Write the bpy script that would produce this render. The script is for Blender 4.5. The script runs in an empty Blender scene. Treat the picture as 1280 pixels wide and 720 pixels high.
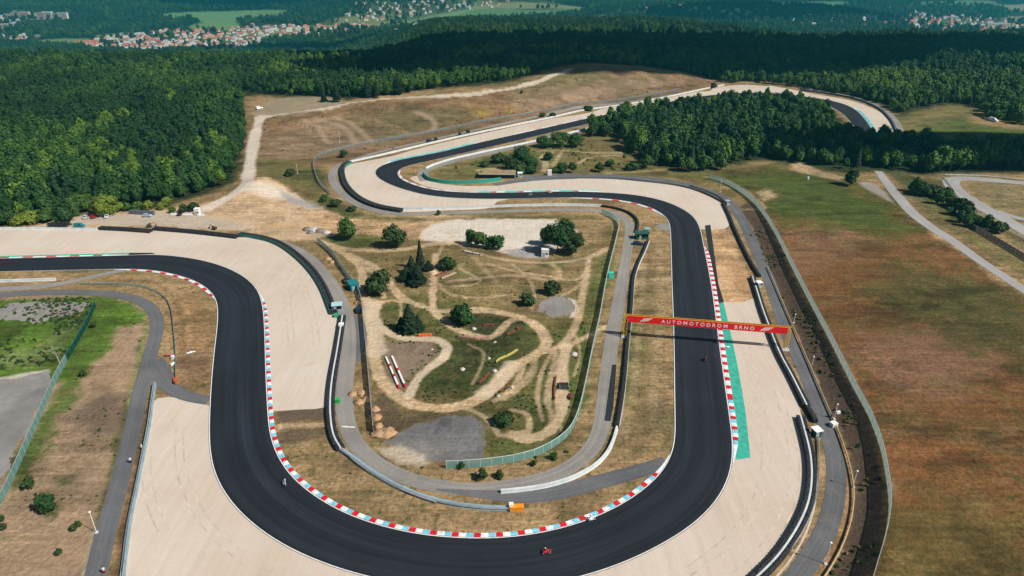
import bpy, bmesh, math, random
import numpy as np
from mathutils import Vector, Matrix
from mathutils.geometry import tessellate_polygon

random.seed(7)
RNG = np.random.default_rng(7)
S = bpy.context.scene
COL = S.collection
R = math.radians

# ------------------------------------------------------------------ camera, sky, sun, exposure
FPX, PITCH, CH = 853.0, R(25.7), 107.0            # focal length in photo pixels, tilt, drone height
cam_d = bpy.data.cameras.new("camera")
cam_d.sensor_width = 36.0
cam_d.lens = 36.0 * FPX / 1280.0
cam_d.clip_start, cam_d.clip_end = 1.0, 40000.0
cam = bpy.data.objects.new("camera", cam_d)
COL.objects.link(cam)
cam.location = (0, 0, CH)
cam.rotation_euler = (R(90) - PITCH, 0, 0)
S.camera = cam

SUN_EL = R(46)
SUN_DIR = Vector((0.88 * math.cos(SUN_EL), -0.475 * math.cos(SUN_EL), math.sin(SUN_EL)))   # towards the sun
w = bpy.data.worlds.new("World")
S.world = w
w.use_nodes = True
nt = w.node_tree
sky = nt.nodes.new("ShaderNodeTexSky")
sky.sky_type = 'NISHITA'
sky.sun_disc = False
sky.sun_elevation = SUN_EL
sky.sun_rotation = math.atan2(SUN_DIR.x, SUN_DIR.y)
bg = nt.nodes["Background"]
bg.inputs[1].default_value = 0.051
nt.links.new(sky.outputs[0], bg.inputs[0])
sun_d = bpy.data.lights.new("sun", 'SUN')
sun_d.energy = 5.0
sun_d.angle = R(0.5)
sun_d.color = (1.0, 0.935, 0.84)
sun = bpy.data.objects.new("sun", sun_d)
COL.objects.link(sun)
sun.location = (200, -100, 300)
sun.rotation_euler = SUN_DIR.to_track_quat('Z', 'Y').to_euler()
S.view_settings.view_transform = 'Standard'
S.view_settings.look = 'None'
S.view_settings.gamma = 1
S.view_settings.exposure = 0.28
S.view_settings.use_curve_mapping = False

# ------------------------------------------------------------------ small maths
def smooth(a, b, x):
    t = np.clip((np.asarray(x, float) - a) / (b - a), 0, 1)
    return t * t * (3 - 2 * t)

def _hash(ix, iy, seed):
    h = (ix.astype(np.int64) * 374761393 + iy.astype(np.int64) * 668265263 + seed * 1442695041) & 0x7fffffff
    h = ((h ^ (h >> 13)) * 1274126177) & 0x7fffffff
    return ((h ^ (h >> 16)) & 0xffff) / 65535.0

def vnoise(x, y, seed=0):
    x = np.asarray(x, float); y = np.asarray(y, float)
    ix, iy = np.floor(x), np.floor(y)
    fx, fy = x - ix, y - iy
    fx = fx * fx * (3 - 2 * fx); fy = fy * fy * (3 - 2 * fy)
    a = _hash(ix, iy, seed); b = _hash(ix + 1, iy, seed)
    c = _hash(ix, iy + 1, seed); d = _hash(ix + 1, iy + 1, seed)
    return (a + (b - a) * fx) * (1 - fy) + (c + (d - c) * fx) * fy

def fbm(x, y, seed=0, o=4):
    s, a, t = 0.0, 1.0, 0.0
    for k in range(o):
        s = s + a * vnoise(x * 2 ** k + 17.3 * k, y * 2 ** k - 9.1 * k, seed + k)
        t += a; a *= 0.5
    return s / t

CT, ST = math.cos(PITCH), math.sin(PITCH)
def raydir(px, py):
    xc = (np.asarray(px, float) - 640) / FPX
    yc = (360 - np.asarray(py, float)) / FPX
    return np.stack([xc, CT + ST * yc, -ST + CT * yc], -1)

def flat(pts, z=0.0):
    p = np.asarray(pts, float)
    d = raydir(p[:, 0], p[:, 1])
    t = (z - CH) / d[:, 2]
    return np.stack([d[:, 0] * t, d[:, 1] * t], -1)

def catmull(pts, step=2.0, closed=False):
    p = np.asarray(pts, float)
    n = len(p)
    out = []
    segs = n if closed else n - 1
    for i in range(segs):
        if closed:
            p0, p1, p2, p3 = p[(i - 1) % n], p[i], p[(i + 1) % n], p[(i + 2) % n]
        else:
            p1, p2 = p[i], p[i + 1]
            p0 = p[i - 1] if i > 0 else 2 * p1 - p2
            p3 = p[i + 2] if i + 2 < n else 2 * p2 - p1
        L = np.linalg.norm(p2 - p1)
        # centripetal parametrisation
        d1 = max(np.linalg.norm(p1 - p0), 1e-4) ** .5; d2 = max(L, 1e-4) ** .5; d3 = max(np.linalg.norm(p3 - p2), 1e-4) ** .5
        m1 = (p1 - p0) / d1 - (p2 - p0) / (d1 + d2) + (p2 - p1) / d2
        m2 = (p2 - p1) / d2 - (p3 - p1) / (d2 + d3) + (p3 - p2) / d3
        m1 = m1 * d2; m2 = m2 * d2
        k = max(1, int(round(L / step)))
        for j in range(k):
            t = j / k
            h00 = 2 * t ** 3 - 3 * t ** 2 + 1; h10 = t ** 3 - 2 * t ** 2 + t
            h01 = -2 * t ** 3 + 3 * t ** 2; h11 = t ** 3 - t ** 2
            out.append(h00 * p1 + h10 * m1 + h01 * p2 + h11 * m2)
    if not closed:
        out.append(p[-1])
    return np.array(out)

def resample(p, n=None, step=None):
    p = np.asarray(p, float)
    s = np.r_[0, np.cumsum(np.linalg.norm(np.diff(p, axis=0), axis=1))]
    if n is None:
        n = max(2, int(s[-1] / step) + 1)
    q = np.linspace(0, s[-1], n)
    return np.stack([np.interp(q, s, p[:, k]) for k in range(p.shape[1])], -1)

def soften(p, it=2):
    p = np.array(p, float)
    for _ in range(it):
        p[1:-1] = 0.25 * p[:-2] + 0.5 * p[1:-1] + 0.25 * p[2:]
    return p

def dist_poly(x, y, line, want_param=False):
    """distance to an open polyline, sign (+ right of travel), and fractional index of the nearest point"""
    best = np.full(x.shape, 1e18); par = np.zeros(x.shape); sg = np.zeros(x.shape)
    for i in range(len(line) - 1):
        ax, ay = line[i]; bx, by = line[i + 1]
        dx, dy = bx - ax, by - ay
        L2 = dx * dx + dy * dy + 1e-9
        t = np.clip(((x - ax) * dx + (y - ay) * dy) / L2, 0, 1)
        ex = x - ax - t * dx; ey = y - ay - t * dy
        d2 = ex * ex + ey * ey
        m = d2 < best
        best = np.where(m, d2, best)
        par = np.where(m, i + t, par)
        sg = np.where(m, np.sign((x - ax) * dy - (y - ay) * dx), sg)
    return np.sqrt(best), sg, par

def sdf_polygon(x, y, poly):
    best = np.full(x.shape, 1e18); ins = np.zeros(x.shape, bool)
    n = len(poly)
    for i in range(n):
        ax, ay = poly[i]; bx, by = poly[(i + 1) % n]
        dx, dy = bx - ax, by - ay
        L2 = dx * dx + dy * dy + 1e-9
        t = np.clip(((x - ax) * dx + (y - ay) * dy) / L2, 0, 1)
        best = np.minimum(best, (x - ax - t * dx) ** 2 + (y - ay - t * dy) ** 2)
        if abs(dy) > 1e-9:
            c = ((ay > y) != (by > y)) & (x < dx * (y - ay) / dy + ax)
            ins ^= c
    d = np.sqrt(best)
    return np.where(ins, -d, d)

# ------------------------------------------------------------------ the lie of the land
BANK_FOOT_PX = [(1000, 775), (1034, 722), (1052, 690), (1064, 655), (1068, 620), (1063, 585), (1050, 545), (1035, 510), (1020, 475), (1005, 440),
                (990, 405), (975, 370), (960, 335), (948, 305), (936, 280), (922, 262), (904, 248)]
BANK_FOOT = flat(BANK_FOOT_PX)
BANK_H = np.array([2.3] * 13 + [2.0, 1.5, 0.8, 0.0])
RIDGE_PX = [(318, 160, 2), (345, 146, 5), (430, 130, 9), (560, 117, 12), (650, 104, 14), (700, 89, 14), (745, 82, 14), (800, 85, 10), (850, 92, 5), (890, 100, 0)]
RIDGE = np.array([flat([(a, b)], h)[0] for a, b, h in RIDGE_PX])
RIDGE_H = np.array([r[2] for r in RIDGE_PX], float)
MOUND = flat([(322, 226)], 4)[0]
FAR_HILLS = []          # filled just below: (x, y, height, radius x, radius y)
for px, py, h, rx, ry in [(150, 6, 75, 900, 620), (330, 4, 45, 500, 450), (430, 13, 42, 420, 420), (570, 10, 45, 600, 480), (720, 2, 55, 900, 600),
                          (880, 15, 62, 640, 430), (1000, 22, 30, 420, 320), (20, -2, 60, 800, 700), (1200, -4, 40, 1500, 700)]:
    c = flat([(px, py)], -170 + h * 0.6)[0]
    FAR_HILLS.append((c[0], c[1], h, rx, ry))

INFIELD = flat([(470, 318), (560, 322), (640, 330), (730, 330), (748, 345), (738, 400), (722, 470), (705, 525), (680, 552), (640, 566), (612, 570), (606, 520), (560, 514), (500, 500), (476, 478), (466, 440), (462, 390), (455, 345)])
INFIELD_PADS = [flat([(668, 376), (690, 366), (712, 368), (722, 384), (714, 398), (690, 401), (670, 394)])]
def infield_relief(x, y):
    """low humps and banks between the dirt loops"""
    d = sdf_polygon(x, y, INFIELD)
    m = smooth(1, 8, -d)
    for p in INFIELD_PADS:
        m = m * smooth(1, 5, sdf_polygon(x, y, p))
    return m * (2.6 * np.maximum(0, fbm(x / 11, y / 11, 201, 3) - .48) + .5 * np.maximum(0, fbm(x / 3.2, y / 3.2, 202, 2) - .45))

def H(x, y):
    x = np.asarray(x, float); y = np.asarray(y, float)
    u = x / (0.9 * np.maximum(y, 50) + 46)
    za = -170 * smooth(740, 1750, y)                                  # left: the land drops away behind the wood
    t = np.maximum(y - 700, 0.0)
    zb = -(0.05 + 0.022 * smooth(.2, .48, u)) * (np.sqrt(t * t + 160.0 ** 2) - 160.0)                # middle and right: a long wooded slope
    edge = 2350 - 820 * smooth(.2, .46, u)
    zb = np.maximum(zb, -80) + (-170 - np.maximum(zb, -80)) * smooth(0, 850, y - edge)
    k = smooth(-.30, -.09, u)
    z = za * (1 - k) + zb * k
    far = smooth(800, 1300, y)
    z = z + far * (1 - smooth(2300, 2900, y)) * 17 * (fbm(x / 420, y / 330, 5, 2) - 0.45)
    for cx, cy, h, rx, ry in FAR_HILLS:
        z = z + h * np.exp(-((x - cx) / rx) ** 2 - ((y - cy) / ry) ** 2)
    z = z + smooth(3000, 4200, y) * 26 * (fbm(x / 600, y / 600, 9, 3) - 0.5)
    z = z + 170 * smooth(6500, 11000, y)
    near = y < 1300
    if np.any(near):
        xs, ys = x[near], y[near]
        d, sg, par = dist_poly(xs, ys, BANK_FOOT)
        hb = np.interp(par, np.arange(len(BANK_H)), BANK_H)
        zz = np.where(sg > 0, hb * smooth(0, 8.5, d), 0.0)
        d, sg, par = dist_poly(xs, ys, RIDGE)
        hr = np.interp(par, np.arange(len(RIDGE_H)), RIDGE_H)
        face = np.where(sg > 0, hr * (1 - smooth(2, 76, d)), 0)
        zz = zz + smooth(.6, 3.0, face) * (3.2 * (fbm(xs / 26, ys / 17, 71, 4) - .5) + .5 * np.sin(d / 3.1 + 2 * fbm(xs / 40, ys / 40, 3, 2)))
        zz = zz + np.where(sg > 0, hr * (1 - smooth(2, 76, d)), hr * (1 - smooth(20, 260, d)))
        zz = zz + 4.5 * np.exp(-(((xs - MOUND[0]) / 11) ** 2 + ((ys - MOUND[1]) / 16) ** 2))
        inn = (np.abs(xs) < 90) & (ys > 120) & (ys < 290)
        if np.any(inn):
            zz[inn] += infield_relief(xs[inn], ys[inn])
        z = z.copy()
        z[near] += zz
    return z

def ground(px, py):
    """where the line of sight of a photo pixel meets the land: arrays of x, y, z"""
    px = np.atleast_1d(np.asarray(px, float)); py = np.atleast_1d(np.asarray(py, float))
    d = raydir(px, py)
    t0 = np.maximum(60.0, (CH - 24.0) / np.maximum(-d[:, 2], 1e-3)); t1 = np.full(px.shape, np.nan)
    t = t0.copy(); done = np.zeros(px.shape, bool)
    for _ in range(420):
        tn = t + np.maximum(1.0, t * 0.012)
        below = (CH + d[:, 2] * tn) < H(d[:, 0] * tn, d[:, 1] * tn)
        hit = below & ~done
        t0[hit] = t[hit]; t1[hit] = tn[hit]
        done |= below
        if done.all() or t.min() > 14000:
            break
        t = tn
    bad = np.isnan(t1)
    t1[bad] = 12000; t0[bad] = 12000
    for _ in range(24):
        m = 0.5 * (t0 + t1)
        b = (CH + d[:, 2] * m) < H(d[:, 0] * m, d[:, 1] * m)
        t1 = np.where(b, m, t1); t0 = np.where(b, t0, m)
    m = 0.5 * (t0 + t1)
    x, y = d[:, 0] * m, d[:, 1] * m
    return np.stack([x, y, H(x, y)], -1)

_seen = {}
def G(pts):
    p = np.asarray(pts, float)
    k = p.tobytes()
    if k not in _seen:
        _seen[k] = ground(p[:, 0], p[:, 1])
    return _seen[k].copy()

def at(px, py):
    return Vector(ground(px, py)[0])

def heading(p, q):
    """rotation about z that turns local +Y along the line between two photo points on the ground"""
    a, b = at(*p), at(*q)
    return math.atan2(-(b.x - a.x), b.y - a.y)

# ------------------------------------------------------------------ materials
def new_mat(name):
    m = bpy.data.materials.new(name)
    m.use_nodes = True
    return m, m.node_tree, m.node_tree.nodes["Principled BSDF"]

def node(nt, kind, **kw):
    n = nt.nodes.new(kind)
    for k, v in kw.items():
        setattr(n, k, v)
    return n

def noise_tex(nt, vec, scale, detail=4.0, rough=0.55):
    n = nt.nodes.new("ShaderNodeTexNoise")
    n.inputs["Scale"].default_value = scale
    n.inputs["Detail"].default_value = detail
    n.inputs["Roughness"].default_value = rough
    if vec is not None:
        nt.links.new(vec, n.inputs["Vector"])
    return n.outputs["Fac"]

def rng(nt, val, a, b, c, d):
    n = nt.nodes.new("ShaderNodeMapRange")
    n.inputs[1].default_value, n.inputs[2].default_value = a, b
    n.inputs[3].default_value, n.inputs[4].default_value = c, d
    nt.links.new(val, n.inputs[0])
    return n.outputs[0]

def mathn(nt, op, a, b):
    n = nt.nodes.new("ShaderNodeMath"); n.operation = op
    for i, v in enumerate((a, b)):
        if isinstance(v, (int, float)):
            n.inputs[i].default_value = v
        else:
            nt.links.new(v, n.inputs[i])
    return n.outputs[0]

def mixc(nt, fac, a, b, mode='MIX'):
    n = nt.nodes.new("ShaderNodeMix"); n.data_type = 'RGBA'; n.blend_type = mode
    for sock, v in ((n.inputs[0], fac), (n.inputs[6], a), (n.inputs[7], b)):
        if isinstance(v, (int, float)):
            sock.default_value = v
        elif isinstance(v, tuple):
            sock.default_value = (*v, 1) if len(v) == 3 else v
        else:
            nt.links.new(v, sock)
    return n.outputs[2]

def bump(nt, bsdf, height, strength=0.4, dist=0.1):
    b = nt.nodes.new("ShaderNodeBump")
    b.inputs["Strength"].default_value = strength
    b.inputs["Distance"].default_value = dist
    nt.links.new(height, b.inputs["Height"])
    nt.links.new(b.outputs[0], bsdf.inputs["Normal"])

def pos(nt):
    return nt.nodes.new("ShaderNodeTexCoord").outputs["Object"]

def gpos(nt):
    return nt.nodes.new("ShaderNodeNewGeometry").outputs["Position"]

_cache = {}
def mat(name, color, rough=0.7, var=0.18, scale=1.5, metal=0.0, spec=0.3, bmp=0.0):
    if name in _cache:
        return _cache[name]
    m, nt, b = new_mat(name)
    v = noise_tex(nt, pos(nt), scale, 5)
    f = rng(nt, v, 0.3, 0.7, 1 - var, 1 + var)
    c = mixc(nt, 1.0, tuple(color), (1, 1, 1), 'MULTIPLY')
    mm = nt.nodes[-1]
    comb = nt.nodes.new("ShaderNodeCombineColor")
    for i in range(3):
        nt.links.new(f, comb.inputs[i])
    nt.links.new(comb.outputs[0], mm.inputs[7])
    nt.links.new(c, b.inputs["Base Color"])
    b.inputs["Roughness"].default_value = rough
    b.inputs["Metallic"].default_value = metal
    b.inputs["Specular IOR Level"].default_value = spec
    if bmp:
        bump(nt, b, v, bmp, 0.1)
    _cache[name] = m
    return m

def glass_mat():
    if "window_glass" in _cache:
        return _cache["window_glass"]
    m, nt, b = new_mat("window_glass")
    b.inputs["Base Color"].default_value = (0.012, 0.016, 0.02, 1)
    b.inputs["Roughness"].default_value = 0.08
    _cache["window_glass"] = m
    return m

# ------------------------------------------------------------------ objects
def tag(o, label=None, cat=None, group=None, kind=None):
    if label: o["label"] = label
    if cat: o["category"] = cat
    if group: o["group"] = group
    if kind: o["kind"] = kind
    return o

def empty(name, loc=(0, 0, 0), rz=0.0, label=None, cat=None, group=None):
    o = bpy.data.objects.new(name, None)
    o.empty_display_size = 0.3
    COL.objects.link(o)
    o.location = loc
    o.rotation_euler = (0, 0, rz)
    return tag(o, label, cat, group)

def link_mesh(name, me, parent=None):
    o = bpy.data.objects.new(name, me)
    COL.objects.link(o)
    if parent is not None:
        o.parent = parent
    return o

class MB:
    """collects shapes into one mesh"""
    def __init__(self):
        self.v, self.f, self.m, self.uv = [], [], [], None
    def add(self, vs, fs, mi=0):
        k = len(self.v)
        self.v += [tuple(map(float, p)) for p in vs]
        self.f += [tuple(i + k for i in f) for f in fs]
        self.m += [mi] * len(fs)
        return self
    def box(self, c, s, rz=0.0, mi=0, taper=1.0):
        x, y, z = s[0] / 2, s[1] / 2, s[2] / 2
        vs = []
        for dz, k in ((-z, 1.0), (z, taper)):
            for dx, dy in ((-x, -y), (x, -y), (x, y), (-x, y)):
                a, b = dx * k, dy * k
                vs.append((c[0] + a * math.cos(rz) - b * math.sin(rz), c[1] + a * math.sin(rz) + b * math.cos(rz), c[2] + dz))
        return self.add(vs, [(0, 3, 2, 1), (4, 5, 6, 7), (0, 1, 5, 4), (1, 2, 6, 5), (2, 3, 7, 6), (3, 0, 4, 7)], mi)
    def tube(self, p, q, r0, r1=None, n=8, mi=0):
        r1 = r0 if r1 is None else r1
        p, q = Vector(p), Vector(q)
        d = (q - p).normalized()
        a = d.orthogonal().normalized(); b = d.cross(a)
        vs = []
        for c, r in ((p, r0), (q, r1)):
            for i in range(n):
                t = 2 * math.pi * i / n
                vs.append(c + a * (r * math.cos(t)) + b * (r * math.sin(t)))
        fs = [(i, (i + 1) % n, n + (i + 1) % n, n + i) for i in range(n)]
        fs += [tuple(range(n - 1, -1, -1)), tuple(range(n, 2 * n))]
        return self.add(vs, fs, mi)
    def rings(self, rings, mi=0, cap=True):
        n = len(rings[0]); vs = [p for r in rings for p in r]; fs = []
        for k in range(len(rings) - 1):
            for i in range(n):
                j = (i + 1) % n
                fs.append((k * n + i, k * n + j, (k + 1) * n + j, (k + 1) * n + i))
        if cap:
            fs += [tuple(range(n - 1, -1, -1)), tuple((len(rings) - 1) * n + i for i in range(n))]
        return self.add(vs, fs, mi)
    def sphere(self, c, r, n=10, m=6, mi=0, sz=1.0):
        rings = []
        for k in range(1, m):
            t = math.pi * k / m
            rings.append([(c[0] + r * math.sin(t) * math.cos(2 * math.pi * i / n), c[1] + r * math.sin(t) * math.sin(2 * math.pi * i / n), c[2] - sz * r * math.cos(t)) for i in range(n)])
        return self.rings(rings, mi)
    def torus(self, c, R0, r, n=18, k=8, mi=0, axis='x'):
        rings = []
        for i in range(n):
            t = 2 * math.pi * i / n
            ring = []
            for j in range(k):
                s = 2 * math.pi * j / k
                rr = R0 + r * math.cos(s)
                if axis == 'x':
                    ring.append((c[0] + r * math.sin(s), c[1] + rr * math.cos(t), c[2] + rr * math.sin(t)))
                else:
                    ring.append((c[0] + rr * math.cos(t), c[1] + rr * math.sin(t), c[2] + r * math.sin(s)))
            rings.append(ring)
        vs = [p for r_ in rings for p in r_]; fs = []
        for i in range(n):
            for j in range(k):
                a, b = i, (i + 1) % n; c0, d0 = j, (j + 1) % k
                fs.append((a * k + c0, b * k + c0, b * k + d0, a * k + d0))
        return self.add(vs, fs, mi)
    def sweep(self, path, prof, mi=0, cap=True, closed_prof=True):
        """path: n x 3 points; prof: (side, up) pairs; side is to the right of travel"""
        path = np.asarray(path, float)
        t = np.gradient(path[:, :2], axis=0)
        t /= np.linalg.norm(t, axis=1)[:, None] + 1e-9
        nrm = np.stack([t[:, 1], -t[:, 0]], -1)
        k = len(prof); vs = []; fs = []
        for p, n_ in zip(path, nrm):
            for s, u in prof:
                vs.append((p[0] + n_[0] * s, p[1] + n_[1] * s, p[2] + u))
        kk = k if closed_prof else k - 1
        for i in range(len(path) - 1):
            for j in range(kk):
                a, b = i * k + j, i * k + (j + 1) % k
                fs.append((a, b, b + k, a + k))
        if cap and closed_prof:
            fs.append(tuple(range(k))); fs.append(tuple((len(path) - 1) * k + j for j in range(k - 1, -1, -1)))
        return self.add(vs, fs, mi)
    def mesh(self, name, mats, smooth_=False):
        me = bpy.data.meshes.new(name)
        me.from_pydata(self.v, [], self.f)
        for m in (mats if isinstance(mats, (list, tuple)) else [mats]):
            me.materials.append(m)
        if any(self.m):
            me.polygons.foreach_set("material_index", self.m)
        bm = bmesh.new(); bm.from_mesh(me)
        bmesh.ops.recalc_face_normals(bm, faces=bm.faces)
        bm.to_mesh(me); bm.free()
        if smooth_:
            me.polygons.foreach_set("use_smooth", [True] * len(me.polygons))
        me.update()
        return me
    def build(self, name, mats, parent=None, smooth_=False):
        return link_mesh(name, self.mesh(name, mats, smooth_), parent)

def copy_tree(o, parent=None):
    c = o.copy()
    COL.objects.link(c)
    c.parent = parent
    for ch in list(o.children):
        copy_tree(ch, c)
    return c
# ------------------------------------------------------------------ the ground: one sheet, coloured by what grows or lies on it
STRAW, STRAW_O = (0.285, 0.195, 0.098), (0.29, 0.17, 0.085)
SAND, SAND_O, PALE = (0.50, 0.355, 0.222), (0.49, 0.31, 0.17), (0.54, 0.485, 0.415)
OLIVE, GREEN, DGREEN = (0.135, 0.118, 0.043), (0.078, 0.115, 0.024), (0.04, 0.056, 0.018)
FIELD, SOIL, HILLB = (0.148, 0.072, 0.027), (0.088, 0.062, 0.044), (0.21, 0.124, 0.068)
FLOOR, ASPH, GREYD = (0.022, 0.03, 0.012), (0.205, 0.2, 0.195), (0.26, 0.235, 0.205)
MEADOW, BROWN = (0.13, 0.22, 0.085), (0.15, 0.10, 0.062)

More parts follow.
